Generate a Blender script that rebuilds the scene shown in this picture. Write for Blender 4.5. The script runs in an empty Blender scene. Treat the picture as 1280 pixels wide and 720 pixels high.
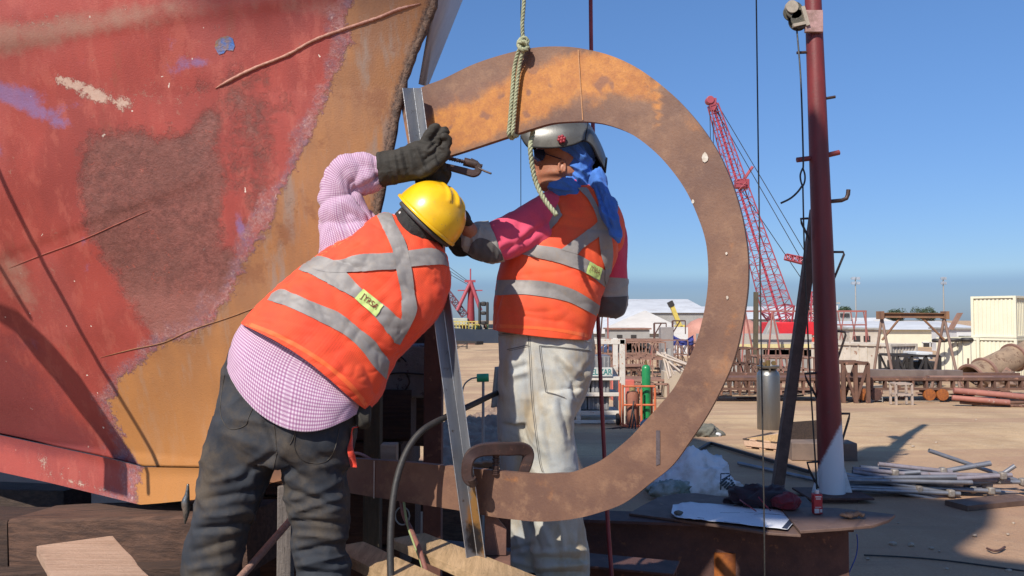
import bpy, bmesh, math, random
import numpy as np
from mathutils import Vector, Matrix, noise
from mathutils.bvhtree import BVHTree
random.seed(7)
SC = bpy.context.scene
COL = SC.collection
V = Vector
# ------------------------------------------------------------------ camera geometry
F, CX, CY, CAMZ = 1040.0, 640.0, 360.0, 2.4
PITCH = math.atan(40 / F)
_cp, _sp = math.cos(PITCH), math.sin(PITCH)

def ray(px, py):
    cx, cy = (px - CX) / F, (CY - py) / F
    dx, dy, dz = cx, _cp - cy * _sp, _sp + cy * _cp
    return V((dx / dy, 1.0, dz / dy))

def P(px, py, d):
    return V((0, 0, CAMZ)) + ray(px, py) * d

def proj(co):
    x, y, z = co[0], co[1], co[2] - CAMZ
    f = y * _cp + z * _sp
    u = -y * _sp + z * _cp
    return CX + F * x / f, CY - F * u / f

def gz(y):
    return 0.0 if y < 18 else (-0.04 * (y - 18) if y < 55 else -1.48)

def G(px, py):
    """point of the yard's ground seen at this place"""
    lo, hi = 1.0, 4000.0
    r = ray(px, py)
    for _ in range(60):
        m = (lo + hi) / 2
        if CAMZ + r.z * m > gz(m): lo = m
        else: hi = m
    return V((0, 0, CAMZ)) + r * lo

# ------------------------------------------------------------------ objects
BASE = {}
def _props(o, label=None, cat=None, group=None, kind=None):
    if cat and not kind: kind = 'thing'
    if label: o['label'] = label
    if cat: o['category'] = cat
    if group: o['group'] = group
    if kind: o['kind'] = kind

def thing(name, label, cat, loc, group=None):
    o = bpy.data.objects.new(name, None)
    o.empty_display_size = 0.1
    COL.objects.link(o)
    o.location = loc
    BASE[o] = V(loc)
    _props(o, label, cat, group)
    return o

def base_of(o):
    b = V((0, 0, 0))
    while o is not None:
        b += BASE.get(o, V((0, 0, 0)))
        o = o.parent
    return b

def emit(name, verts, faces, mat, parent=None, smooth=35, label=None, cat=None, group=None, kind=None,
         attrs=None, uvs=None, bevel=0, mats=None, midx=None, solid=0):
    vs = [V(v) for v in verts]
    if parent is None:
        xs = [v.x for v in vs]; ys = [v.y for v in vs]; zs = [v.z for v in vs]
        b = V(((min(xs) + max(xs)) / 2, (min(ys) + max(ys)) / 2, min(zs))) if kind != 'structure' else V((0, 0, 0))
        off = b
    else:
        b = V((0, 0, 0)); off = base_of(parent)
    me = bpy.data.meshes.new(name)
    me.from_pydata([tuple(v - off) for v in vs], [], [tuple(f) for f in faces])
    me.update()
    for m in (mats or [mat]): me.materials.append(m)
    if midx is not None: me.polygons.foreach_set('material_index', midx)
    for k, a in (attrs or {}).items():
        at = me.attributes.new(k, 'FLOAT', 'POINT'); at.data.foreach_set('value', np.asarray(a, dtype=np.float32))
    if uvs is not None:
        ul = me.uv_layers.new(name='UVMap')
        li = np.zeros(len(me.loops), dtype=np.int32); me.loops.foreach_get('vertex_index', li)
        ul.data.foreach_set('uv', np.asarray(uvs, dtype=np.float32)[li].ravel())
    if smooth:
        me.shade_smooth()
        if smooth < 180: me.set_sharp_from_angle(angle=math.radians(smooth))
    o = bpy.data.objects.new(name, me)
    COL.objects.link(o)
    o.location = b
    BASE[o] = V(b)
    if parent is not None: o.parent = parent
    _props(o, label, cat, group, kind)
    if solid:
        md = o.modifiers.new('solid', 'SOLIDIFY'); md.thickness = solid; md.offset = -1
    if bevel:
        md = o.modifiers.new('bevel', 'BEVEL'); md.width = bevel; md.segments = 2; md.limit_method = 'ANGLE'
        md.angle_limit = math.radians(40); md.harden_normals = False
    return o

def frame_of(d, up=V((0, 0, 1))):
    d = V(d).normalized()
    if abs(d.dot(up)) > 0.95: up = V((0, 1, 0))
    s = d.cross(up).normalized(); u = s.cross(d).normalized()
    return s, u

class MB:
    def __init__(s): s.v = []; s.f = []
    def add(s, vs, fs):
        n = len(s.v); s.v += [V(v) for v in vs]; s.f += [tuple(i + n for i in f) for f in fs]; return s
    def hexa(s, c):          # 8 corners: 4 bottom ring, 4 top ring
        return s.add(c, [(3, 2, 1, 0), (4, 5, 6, 7), (0, 1, 5, 4), (1, 2, 6, 5), (2, 3, 7, 6), (3, 0, 4, 7)])
    def box(s, c, size, ax=None):      # ax: 3 axes
        c = V(c); x, y, z = [V(a) for a in (ax or ((1, 0, 0), (0, 1, 0), (0, 0, 1)))]
        a, b, d = size[0] / 2, size[1] / 2, size[2] / 2
        q = [(-a, -b), (a, -b), (a, b), (-a, b)]
        return s.hexa([c + x * i + y * j - z * d for i, j in q] + [c + x * i + y * j + z * d for i, j in q])
    def bar(s, p, q, w, h, up=V((0, 0, 1))):      # rectangular bar from p to q: w sideways, h along up
        p, q = V(p), V(q); d = (q - p); L = d.length; d.normalize(); sd, u = frame_of(d, V(up))
        return s.box((p + q) / 2, (w, h, L), (sd, u, d))
    def cyl(s, p, q, r, r2=None, n=16, caps=True):
        p, q = V(p), V(q); r2 = r if r2 is None else r2; a, b = frame_of(q - p)
        vs = []
        for c, rr in ((p, r), (q, r2)):
            for i in range(n):
                t = 2 * math.pi * i / n; vs.append(c + a * (math.cos(t) * rr) + b * (math.sin(t) * rr))
        fs = [(i, (i + 1) % n, n + (i + 1) % n, n + i) for i in range(n)]
        if caps: fs += [tuple(range(n))[::-1], tuple(range(n, 2 * n))]
        return s.add(vs, fs)
    def pipe(s, p, q, r, t, n=18):      # open-ended hollow pipe
        p, q = V(p), V(q); a, b = frame_of(q - p); vs = []
        for c, rr in ((p, r), (q, r), (q, r - t), (p, r - t)):
            for i in range(n):
                th = 2 * math.pi * i / n; vs.append(c + a * (math.cos(th) * rr) + b * (math.sin(th) * rr))
        fs = []
        for k in range(4):
            for i in range(n): fs.append((k * n + i, k * n + (i + 1) % n, ((k + 1) % 4) * n + (i + 1) % n, ((k + 1) % 4) * n + i))
        return s.add(vs, fs)
    def tube(s, pts, r, n=10, caps=True):
        pts = [V(p) for p in pts]; N = len(pts); rs = r if isinstance(r, (list, tuple)) else [r] * N
        vs = []; a = None
        for k in range(N):
            t = (pts[min(k + 1, N - 1)] - pts[max(k - 1, 0)]).normalized()
            if a is None: a, b = frame_of(t)
            else:
                a = (a - t * a.dot(t)).normalized(); b = a.cross(t) * -1
            for i in range(n):
                th = 2 * math.pi * i / n; vs.append(pts[k] + a * (math.cos(th) * rs[k]) + t.cross(a) * (math.sin(th) * rs[k]))
        fs = [(k * n + i, k * n + (i + 1) % n, (k + 1) * n + (i + 1) % n, (k + 1) * n + i) for k in range(N - 1) for i in range(n)]
        if caps: fs += [tuple(range(n))[::-1], tuple(range((N - 1) * n, N * n))]
        return s.add(vs, fs)
    def lathe(s, c, prof, axis=V((0, 0, 1)), n=24):      # prof: (r, h)
        c = V(c); axis = V(axis).normalized(); a, b = frame_of(axis); vs = []
        for r, h in prof:
            for i in range(n):
                t = 2 * math.pi * i / n; vs.append(c + axis * h + a * (math.cos(t) * r) + b * (math.sin(t) * r))
        m = len(prof)
        fs = [(k * n + i, k * n + (i + 1) % n, (k + 1) * n + (i + 1) % n, (k + 1) * n + i) for k in range(m - 1) for i in range(n)]
        fs += [tuple(range(n))[::-1], tuple(range((m - 1) * n, m * n))]
        return s.add(vs, fs)
    def prism(s, poly, vec):      # poly: 3-D points of a flat outline
        n = len(poly); vec = V(vec)
        vs = [V(p) for p in poly] + [V(p) + vec for p in poly]
        fs = [tuple(range(n)), tuple(range(n, 2 * n))[::-1]] + [((i + 1) % n, i, n + i, n + (i + 1) % n) for i in range(n)]
        return s.add(vs, fs)
    def ball(s, c, r, nu=20, nv=12, ax=None):
        c = V(c); r = (r, r, r) if not hasattr(r, '__len__') else r; ax = ax or (V((1, 0, 0)), V((0, 1, 0)), V((0, 0, 1)))
        vs = [c - V(ax[2]) * r[2]]
        for j in range(1, nv):
            ph = -math.pi / 2 + math.pi * j / nv
            for i in range(nu):
                t = 2 * math.pi * i / nu
                vs.append(c + V(ax[0]) * (r[0] * math.cos(ph) * math.cos(t)) + V(ax[1]) * (r[1] * math.cos(ph) * math.sin(t)) + V(ax[2]) * (r[2] * math.sin(ph)))
        vs.append(c + V(ax[2]) * r[2]); L = len(vs) - 1
        fs = [(0, 1 + (i + 1) % nu, 1 + i) for i in range(nu)]
        for j in range(nv - 2):
            for i in range(nu): fs.append((1 + j * nu + i, 1 + j * nu + (i + 1) % nu, 1 + (j + 1) * nu + (i + 1) % nu, 1 + (j + 1) * nu + i))
        fs += [(L, 1 + (nv - 2) * nu + i, 1 + (nv - 2) * nu + (i + 1) % nu) for i in range(nu)]
        return s.add(vs, fs)
    def ibeam(s, p, q, w, h, t=0.012, up=V((0, 0, 1))):
        p, q = V(p), V(q); d = (q - p).normalized(); sd, u = frame_of(d, V(up))
        s.bar(p + u * (h - t) / 2, q + u * (h - t) / 2, w, t, up); s.bar(p - u * (h - t) / 2, q - u * (h - t) / 2, w, t, up)
        return s.bar(p, q, t, h - 2 * t - .002, up)
    def out(s, name, mat, parent=None, **k):
        return emit(name, s.v, s.f, mat, parent, **k)

def catmull(pts, n):
    """resample rows of numbers (lists) through a Catmull-Rom curve, n per span"""
    A = np.asarray(pts, dtype=float); out = []
    for i in range(len(A) - 1):
        p0 = A[max(i - 1, 0)]; p1 = A[i]; p2 = A[i + 1]; p3 = A[min(i + 2, len(A) - 1)]
        for k in range(n):
            t = k / n
            out.append(0.5 * ((2 * p1) + (-p0 + p2) * t + (2 * p0 - 5 * p1 + 4 * p2 - p3) * t * t + (-p0 + 3 * p1 - 3 * p2 + p3) * t ** 3))
    out.append(A[-1])
    return np.array(out)

def resample(pts, n):
    A = np.asarray(pts, dtype=float); d = np.r_[0, np.cumsum(np.linalg.norm(np.diff(A, axis=0), axis=1))]
    t = np.linspace(0, d[-1], n)
    return np.stack([np.interp(t, d, A[:, j]) for j in range(A.shape[1])], 1)

def sdist(pts, poly):
    """signed distance (positive inside) of 2-D points to a polygon"""
    pts = np.asarray(pts, float); poly = np.asarray(poly, float)
    d = np.full(len(pts), 1e9); ins = np.zeros(len(pts), bool)
    for i in range(len(poly)):
        a = poly[i]; b = poly[(i + 1) % len(poly)]; e = b - a; w = pts - a
        t = np.clip((w @ e) / max(e @ e, 1e-9), 0, 1)
        d = np.minimum(d, np.linalg.norm(w - t[:, None] * e, axis=1))
        c = ((a[1] > pts[:, 1]) != (b[1] > pts[:, 1]))
        with np.errstate(divide='ignore', invalid='ignore'):
            xi = a[0] + (pts[:, 1] - a[1]) / (b[1] - a[1]) * (b[0] - a[0])
        ins ^= c & (pts[:, 0] < xi)
    return np.where(ins, d, -d)

def blobs(pts, L):
    pts = np.asarray(pts, float); r = np.zeros(len(pts))
    for cx, cy, rx, ry, ang, amp in L:
        a = math.radians(ang); dx = pts[:, 0] - cx; dy = pts[:, 1] - cy
        u = (dx * math.cos(a) + dy * math.sin(a)) / rx; v = (-dx * math.sin(a) + dy * math.cos(a)) / ry
        r += amp * np.exp(-(u * u + v * v))
    return r

# ------------------------------------------------------------------ materials
class T:
    def __init__(s, name):
        s.m = bpy.data.materials.new(name); s.m.use_nodes = True; s.t = s.m.node_tree; s.t.nodes.clear()
        s.o = s.t.nodes.new('ShaderNodeOutputMaterial'); s.b = s.t.nodes.new('ShaderNodeBsdfPrincipled')
        s.t.links.new(s.b.outputs[0], s.o.inputs[0]); s._c = None
    def put(s, sock, v):
        if v is None: return
        if isinstance(v, bpy.types.NodeSocket): s.t.links.new(v, sock)
        elif isinstance(v, (tuple, list)) and len(v) == 3 and sock.type == 'RGBA': sock.default_value = (*v, 1)
        else: sock.default_value = v
    def node(s, ty, ins=None, **kw):
        n = s.t.nodes.new(ty)
        for k, v in kw.items(): setattr(n, k, v)
        for k, v in (ins or {}).items(): s.put(n.inputs[k], v)
        return n
    @property
    def co(s):
        if s._c is None: s._c = s.node('ShaderNodeTexCoord').outputs['Object']
        return s._c
    def scaled(s, sc):
        return s.node('ShaderNodeMapping', {0: s.co, 3: sc}).outputs[0]
    def noise(s, scale, detail=5, rough=.6, stretch=None, dist=0, vec=None):
        c = vec or (s.scaled(stretch) if stretch else s.co)
        return s.node('ShaderNodeTexNoise', {'Vector': c, 'Scale': scale, 'Detail': detail, 'Roughness': rough, 'Distortion': dist}).outputs[0]
    def attr(s, n): return s.node('ShaderNodeAttribute', attribute_name=n).outputs['Fac']
    def math(s, op, a, b=None, c=None, clamp=False):
        n = s.node('ShaderNodeMath', operation=op); n.use_clamp = clamp
        s.put(n.inputs[0], a)
        if b is not None: s.put(n.inputs[1], b)
        if c is not None: s.put(n.inputs[2], c)
        return n.outputs[0]
    def step(s, x, lo, hi):
        return s.node('ShaderNodeMapRange', {0: x, 1: lo, 2: hi, 3: 0., 4: 1.}, interpolation_type='SMOOTHSTEP').outputs[0]
    def mix(s, f, a, b, mode='MIX'):
        n = s.node('ShaderNodeMix', data_type='RGBA', blend_type=mode); n.clamp_factor = True
        s.put(n.inputs[0], f); s.put(n.inputs[6], a); s.put(n.inputs[7], b); return n.outputs[2]
    def bump(s, h, strength=.3, dist=.01, normal=None):
        return s.node('ShaderNodeBump', {'Strength': strength, 'Distance': dist, 'Height': h, 'Normal': normal} if normal else {'Strength': strength, 'Distance': dist, 'Height': h}).outputs[0]
    def fin(s, col, rough=.6, metal=0, normal=None, **kw):
        s.put(s.b.inputs['Base Color'], col); s.put(s.b.inputs['Roughness'], rough); s.put(s.b.inputs['Metallic'], metal)
        if normal is not None: s.put(s.b.inputs['Normal'], normal)
        for k, v in kw.items(): s.put(s.b.inputs[k.replace('_', ' ')], v)
        return s.m

_mc = {}
def mat(name, c1, c2=None, c3=None, sc=8, rough=.6, metal=0, bump=.25, bd=.004, spots=.0, stretch=None, fine=90, r2=None):
    """worn surface: two tones in soft clouds, fine grain, optional flecks of a third tone"""
    if name in _mc: return _mc[name]
    t = T(name); c2 = c2 or tuple(x * .75 for x in c1)
    n1 = t.noise(sc, 6, .65, stretch); n2 = t.noise(fine, 3, .6, stretch)
    col = t.mix(t.step(n1, .35, .65), c1, c2)
    col = t.mix(t.math('MULTIPLY', t.step(n2, .3, .75), .35), col, tuple(x * .6 for x in c1))
    if c3: col = t.mix(t.step(t.noise(sc * 2.3, 7, .7, stretch), .6 - spots, .66 - spots), col, c3)
    rr = t.math('ADD', t.math('MULTIPLY', n1, .25), (rough - .12))
    _mc[name] = t.fin(col, rr, metal, t.bump(t.math('ADD', n2, t.math('MULTIPLY', n1, 1.5)), bump, bd))
    return _mc[name]

def rnd(a, b): return random.uniform(a, b)
# ------------------------------------------------------------------ camera, sky, sun
cam = bpy.data.cameras.new('camera'); co = bpy.data.objects.new('camera', cam); COL.objects.link(co); SC.camera = co
cam.sensor_width = 36; cam.lens = F / 1280 * 36; cam.clip_start = .05; cam.clip_end = 9000
co.location = (0, 0, CAMZ); co.rotation_euler = (math.pi / 2 + PITCH, 0, 0)
SUND = V((.40, .60, -.655)).normalized()          # way the sunlight travels
su = bpy.data.lights.new('sun', 'SUN'); su.energy = 4.6; su.angle = math.radians(.53); su.color = (1, .93, .83)
so = bpy.data.objects.new('sun', su); COL.objects.link(so); so.rotation_euler = SUND.to_track_quat('-Z', 'Y').to_euler(); so.location = (-5, -5, 9)
W = bpy.data.worlds.new('World'); SC.world = W; W.use_nodes = True
nt = W.node_tree; bg = nt.nodes['Background']
sky = nt.nodes.new('ShaderNodeTexSky'); sky.sky_type = 'NISHITA'; sky.sun_disc = False
sky.sun_elevation = math.asin(-SUND.z); sky.sun_rotation = math.atan2(-SUND.x, -SUND.y); sky.air_density = 1.0; sky.dust_density = .4; sky.ozone_density = 2.0
def wn(ty, **k):
    n = nt.nodes.new(ty)
    for a, b in k.items(): setattr(n, a, b)
    return n
tc = wn('ShaderNodeTexCoord'); sx = wn('ShaderNodeSeparateXYZ'); nt.links.new(tc.outputs['Generated'], sx.inputs[0])
ns = wn('ShaderNodeTexNoise'); ns.inputs['Scale'].default_value = 2.2; nt.links.new(tc.outputs['Generated'], ns.inputs['Vector'])
ad = wn('ShaderNodeMath', operation='MULTIPLY_ADD'); nt.links.new(ns.outputs[0], ad.inputs[0]); ad.inputs[1].default_value = .018; nt.links.new(sx.outputs[2], ad.inputs[2])
mr = wn('ShaderNodeMapRange', interpolation_type='SMOOTHSTEP'); nt.links.new(ad.outputs[0], mr.inputs[0])
mr.inputs[1].default_value = .046; mr.inputs[2].default_value = .066; mr.inputs[3].default_value = 1; mr.inputs[4].default_value = 0
gr = wn('ShaderNodeMapRange', interpolation_type='SMOOTHSTEP'); nt.links.new(sx.outputs[2], gr.inputs[0])
gr.inputs[1].default_value = .0; gr.inputs[2].default_value = .45
tint = wn('ShaderNodeMix', data_type='RGBA', blend_type='MULTIPLY'); tint.inputs[0].default_value = 1
nt.links.new(sky.outputs[0], tint.inputs[6])
tcol = wn('ShaderNodeMix', data_type='RGBA'); nt.links.new(gr.outputs[0], tcol.inputs[0])
tcol.inputs[6].default_value = (.55, .71, 1.02, 1); tcol.inputs[7].default_value = (.78, 1.06, 1.40, 1)
nt.links.new(tcol.outputs[2], tint.inputs[7])
bank = wn('ShaderNodeMix', data_type='RGBA', blend_type='MULTIPLY'); nt.links.new(mr.outputs[0], bank.inputs[0])
nt.links.new(tint.outputs[2], bank.inputs[6]); bank.inputs[7].default_value = (.70, .74, .86, 1)
nt.links.new(bank.outputs[2], bg.inputs[0]); bg.inputs[1].default_value = .08
vs_ = SC.view_settings; vs_.view_transform = 'Standard'; vs_.look = 'None'; vs_.gamma = 1; vs_.exposure = 0.35; vs_.use_curve_mapping = False
SC.cycles.use_denoising = True

# ------------------------------------------------------------------ ground
def ground():
    ys = [-60, -30, -10, 0] + [i * 1.0 for i in range(1, 60)] + [64, 80, 110, 160, 250, 400, 700, 1300, 2600, 5000]
    xs = [-5000, -2000, -700, -250, -100, -50] + [i * 1.0 for i in range(-30, 31)] + [50, 100, 250, 700, 2000, 5000]
    v = []; f = []
    for y in ys:
        for x in xs:
            b = .03 * noise.noise(V((x * .5, y * .5, 0))) if abs(x) < 31 and 2 < y < 60 else 0
            v.append((x, y, gz(y) + b))
    n = len(xs)
    for j in range(len(ys) - 1):
        for i in range(n - 1): f.append((j * n + i, j * n + i + 1, (j + 1) * n + i + 1, (j + 1) * n + i))
    t = T('dirt')
    n1 = t.noise(.35, 6, .6, (1, .45, 1)); n2 = t.noise(2.5, 8, .7); n3 = t.noise(38, 4, .7)
    col = t.mix(t.step(n1, .38, .62), (.60, .41, .225), (.44, .29, .16))
    col = t.mix(t.math('MULTIPLY', t.step(n2, .42, .7), .55), col, (.64, .47, .29))
    col = t.mix(t.step(t.noise(1.1, 8, .75, (1, .6, 1)), .60, .70), col, (.24, .145, .09))
    col = t.mix(t.step(t.noise(14, 3, .6), .70, .74), col, (.55, .47, .36))
    col = t.mix(t.math('MULTIPLY', t.step(n3, .35, .7), .4), col, (.20, .13, .08))
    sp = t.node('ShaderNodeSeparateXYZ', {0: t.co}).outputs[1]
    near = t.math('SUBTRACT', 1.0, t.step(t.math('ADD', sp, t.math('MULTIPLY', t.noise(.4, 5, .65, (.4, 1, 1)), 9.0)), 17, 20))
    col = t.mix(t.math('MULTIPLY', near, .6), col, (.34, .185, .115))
    bandn = t.noise(.55, 5, .6, (.12, 1, 1)); col = t.mix(t.math('MULTIPLY', t.step(bandn, .47, .6), .6), col, (.36, .21, .13))
    trk = t.noise(2.6, 4, .55, (.07, 1, 1)); col = t.mix(t.math('MULTIPLY', t.step(trk, .58, .66), .4), col, (.28, .18, .11))
    col = t.mix(t.step(t.noise(55, 2, .5), .72, .76), col, (.60, .52, .42)); col = t.mix(t.step(t.noise(48, 2, .5, (1, 1.3, 1)), .72, .76), col, (.16, .11, .08))
    m = t.fin(col, .95, 0, t.bump(t.math('ADD', n3, t.math('MULTIPLY', n2, 4)), .6, .02))
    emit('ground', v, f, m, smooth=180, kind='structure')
ground()

# ------------------------------------------------------------------ hull
AX = math.radians(27); E_ = V((-math.cos(AX), math.sin(AX), 0)); N_ = V((-math.sin(AX), -math.cos(AX), 0)); A0 = V((-.4, 3.05, 0))
def on_plane(px, py, w=0.0):
    r = ray(px, py); d = (A0.dot(N_) + w) / (r.x * N_.x + N_.y); return P(px, py, d)
STEM = [(640, -1200), (636, -900), (625, -600), (610, -400), (585, -200), (568, -100), (545, 0), (505, 110), (472, 270), (430, 420), (375, 520), (330, 578)]
_st = [on_plane(*p) for p in STEM]
_sz = [p.z for p in _st][::-1]; _ss = [p.dot(E_) for p in _st][::-1]
ZK = _sz[0]
def stem_s(z): return float(np.interp(z, _sz, _ss))
def hull_w(s, z):
    t = min(max((z - ZK) / 2.6, 0), 1); t = 1 - (1 - t) ** 2.2
    k = .015 + .43 * t
    return 2.6 * (1 - math.exp(-max(s, 0) * k / 2.6)) + .04 * (1 - math.exp(-max(s, 0) * 8))
def hullpt(px, py, extra=0.0):
    w = 0.0
    for _ in range(14):
        p = on_plane(px, py, w + extra); w = .5 * w + .5 * hull_w(p.dot(E_) - stem_s(p.z), p.z)
    return p
RED = [(-900, -1300), (470, -1300), (455, -300), (443, 0), (433, 23), (437, 50), (423, 83), (410, 110), (400, 140), (390, 167), (373, 187), (367, 213), (355, 233),
       (338, 275), (322, 300), (302, 327), (293, 347), (287, 370), (263, 393), (240, 420), (213, 423), (187, 440), (177, 453), (150, 470), (137, 500), (147, 533),
       (163, 563), (173, 580), (172, 640), (-900, 640)]
DARK = [(110, 180), (130, 170), (160, 162), (200, 170), (240, 160), (265, 138), (278, 150), (272, 185), (282, 225), (278, 270), (275, 305), (300, 330), (285, 372), (262, 395),
        (240, 425), (196, 425), (170, 385), (150, 355), (128, 318), (113, 290), (112, 285), (108, 250), (104, 215)]
DARK2 = [(268, 110), (300, 95), (330, 100), (345, 140), (335, 200), (340, 260), (318, 290), (300, 230), (285, 160)]
BLUE = [(10, 115, 45, 14, 5, .9), (40, 135, 50, 12, 20, .8), (85, 133, 25, 8, -10, .6), (225, 85, 22, 12, -5, .8), (248, 78, 14, 8, 0, .8), (2, 190, 10, 14, 0, .9), (75, 75, 30, 14, 0, .4),
        (300, 285, 7, 28, -12, .9), (315, 300, 14, 22, 20, .5), (108, 300, 10, 10, 0, .7), (110, 335, 5, 10, 20, .7), (70, 155, 20, 10, 0, .6), (100, 215, 6, 12, 0, .35),
        (270, 370, 30, 16, -40, .55), (40, 430, 25, 16, 40, .4), (200, 60, 60, 25, 0, .25)]
SCUFF = [(100, 108, 35, 12, 20, .85), (130, 122, 35, 14, 15, .9), (160, 130, 14, 12, 0, .7), (75, 100, 22, 10, 0, .6), (275, 38, 22, 16, 0, .75), (50, 70, 40, 6, 0, .5), (118, 75, 14, 8, 20, .6),
         (150, 15, 130, 16, -8, .55), (30, 30, 60, 20, 0, .5), (380, 60, 26, 16, 0, .5), (330, 75, 40, 8, -20, .5), (300, 160, 14, 5, 10, .3), (75, 143, 10, 4, 0, .8), (25, 153, 6, 5, 0, 1),
         (52, 575, 10, 18, 0, .9), (100, 605, 60, 6, 14, .8), (150, 612, 40, 5, 14, .7), (80, 590, 30, 10, 20, .5), (430, 15, 30, 12, 0, .4)]
SHADE_MAROON = [(0, 500, 90, 60, 12, .9), (60, 545, 70, 30, 14, .8), (10, 420, 60, 50, 0, .4), (30, 250, 40, 60, 0, .15)]  # shade of the undercut lower-left plating, painted in as dark maroon
GRIME = [(120, 30, 180, 22, -8, .9), (5, 60, 60, 20, 0, .5), (400, 10, 60, 20, 0, .6), (20, 350, 26, 60, -25, .7)]
def hull_attrs(px):
    px = np.array(px)
    edge = np.interp(px[:, 1], [p[1] for p in STEM], [p[0] for p in STEM]) - px[:, 0]
    return dict(red=sdist(px, RED), dark=np.maximum(sdist(px, DARK), sdist(px, DARK2) * .25 - 5), blue=blobs(px, BLUE), scuff=blobs(px, SCUFF), grime=blobs(px, GRIME), maroon_shade=blobs(px, SHADE_MAROON),
                edge=edge, low=np.clip((px[:, 1] - 350) / 230, 0, 1), skirt=np.zeros(len(px)))
def hull_mat():
    t = T('hull_paint'); A = t.attr
    nA = t.noise(9, 6, .7); nB = t.noise(45, 5, .75); nC = t.noise(160, 3, .6)
    jag = t.math('ADD', t.math('MULTIPLY', t.math('SUBTRACT', nA, .5), 44), t.math('MULTIPLY', t.math('SUBTRACT', t.noise(30, 8, .85), .5), 34))
    sd = t.math('ADD', A('red'), jag)
    # bare primer: orange brown with vertical streaks
    st = t.noise(16, 5, .6, (1, 1, .16)); st2 = t.noise(5, 5, .6, (1, 1, .35))
    org = t.mix(t.step(st2, .35, .65), (.36, .16, .058), (.25, .115, .055))
    org = t.mix(t.math('MULTIPLY', t.step(st, .5, .68), .75), org, (.26, .19, .15))
    org = t.mix(t.math('MULTIPLY', t.step(t.noise(7, 6, .7), .54, .66), .7), org, (.22, .085, .035))
    org = t.mix(t.math('MULTIPLY', A('low'), .75), org, (.50, .215, .055))
    org = t.mix(t.math('MULTIPLY', t.step(nC, .55, .8), .3), org, (.2, .08, .03))
    # red paint
    red = t.mix(t.step(t.noise(3.2, 6, .65, (1, 1, .5)), .36, .64), (.36, .058, .042), (.26, .042, .032))
    red = t.mix(t.math('MULTIPLY', t.step(t.noise(13, 6, .7, (1, 1, .35)), .5, .62), .5), red, (.42, .10, .07))
    red = t.mix(t.math('MULTIPLY', t.step(nB, .62, .72), .55), red, (.24, .05, .035))
    red = t.mix(t.step(t.noise(24, 2, .5), .745, .755), red, (.7, .6, .5))
    chip = t.step(t.math('ADD', t.noise(19, 10, .9), t.math('MULTIPLY', t.noise(2.2, 3, .5), .35)), .80, .82)
    red = t.mix(t.math('MULTIPLY', chip, .8), red, t.mix(nB, (.42, .24, .17), (.20, .07, .05)))
    red = t.mix(t.math('MULTIPLY', t.step(t.noise(8, 5, .65, (1, 1, .07)), .60, .72), .45), red, (.25, .085, .045))
    red = t.mix(t.math('MULTIPLY', t.step(t.noise(1.1, 2, .4), .48, .52), .28), red, (.42, .10, .085))
    gm = t.math('MULTIPLY', t.step(t.math('ADD', A('grime'), t.math('MULTIPLY', t.math('SUBTRACT', nA, .5), 1.4)), .3, 1.0), .75)
    red = t.mix(gm, red, t.mix(nB, (.30, .15, .11), (.38, .25, .18)))
    red = t.mix(t.math('MULTIPLY', t.step(t.math('ADD', A('maroon_shade'), t.math('MULTIPLY', t.math('SUBTRACT', nA, .5), 1.0)), .3, .8), .8), red, t.mix(nB, (.16, .028, .03), (.24, .045, .045)))  # painted shade: red darkened where the lower-left plating turns under
    bl = t.step(t.math('ADD', A('blue'), t.math('MULTIPLY', t.math('SUBTRACT', t.noise(11, 9, .8), .5), 2.6)), .38, 1.05)
    red = t.mix(t.math('MULTIPLY', bl, .55), red, t.mix(nB, (.22, .15, .30), (.13, .20, .50)))
    dk = t.step(t.math('ADD', A('dark'), t.math('MULTIPLY', t.math('SUBTRACT', t.noise(13, 10, .85), .5), 80)), -9, 9)
    dcol = t.mix(t.step(t.noise(20, 9, .85), .36, .62), (.10, .038, .030), (.24, .088, .068)); dcol = t.mix(t.math('MULTIPLY', t.step(t.noise(4, 5, .7), .4, .65), .5), dcol, (.13, .06, .045))
    dcol = t.mix(t.step(t.noise(12, 9, .85), .58, .63), dcol, (.30, .075, .05))
    dcol = t.mix(t.math('MULTIPLY', t.step(A('low'), .0, .14), .55), dcol, (.36, .15, .12))
    red = t.mix(t.math('MULTIPLY', dk, .88), red, dcol)
    # lilac, scaly fringe where the paint has been scoured back
    fr = t.mix(t.step(t.noise(90, 5, .8), .40, .60), (.29, .10, .085), (.41, .215, .20))
    fr = t.mix(t.step(t.noise(14, 6, .75), .44, .58), fr, (.22, .12, .145))
    fr = t.mix(t.step(t.noise(55, 5, .8), .60, .66), fr, (.58, .43, .38))
    wd = t.math('MULTIPLY', t.step(t.noise(3.1, 4, .6), .38, .62), 16)
    band = t.math('MULTIPLY', t.step(sd, -3, -1), t.math('SUBTRACT', 1.0, t.step(t.math('SUBTRACT', sd, wd), 1, 16)))
    band = t.math('MULTIPLY', band, t.math('ADD', .45, t.math('MULTIPLY', t.step(t.noise(26, 9, .85), .42, .56), .55)))
    col = t.mix(t.step(sd, -1, 1), org, red)
    col = t.mix(t.math('MULTIPLY', band, .9), col, fr)
    sc = t.step(t.math('ADD', A('scuff'), t.math('MULTIPLY', t.math('SUBTRACT', t.noise(22, 10, .88), .5), 4.2)), .88, 1.08)
    col = t.mix(t.math('MULTIPLY', sc, .85), col, t.mix(nB, (.48, .30, .22), (.60, .50, .40)))
    # burnt edge by the stem
    ed = t.math('SUBTRACT', 1.0, t.step(t.math('ADD', A('edge'), t.math('MULTIPLY', t.math('SUBTRACT', nB, .5), 16)), 5, 14))
    ed = t.math('MULTIPLY', ed, t.math('SUBTRACT', 1.0, A('skirt')))
    col = t.mix(ed, col, t.mix(t.step(nC, .4, .6), (.05, .03, .025), (.20, .12, .08)))
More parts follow.
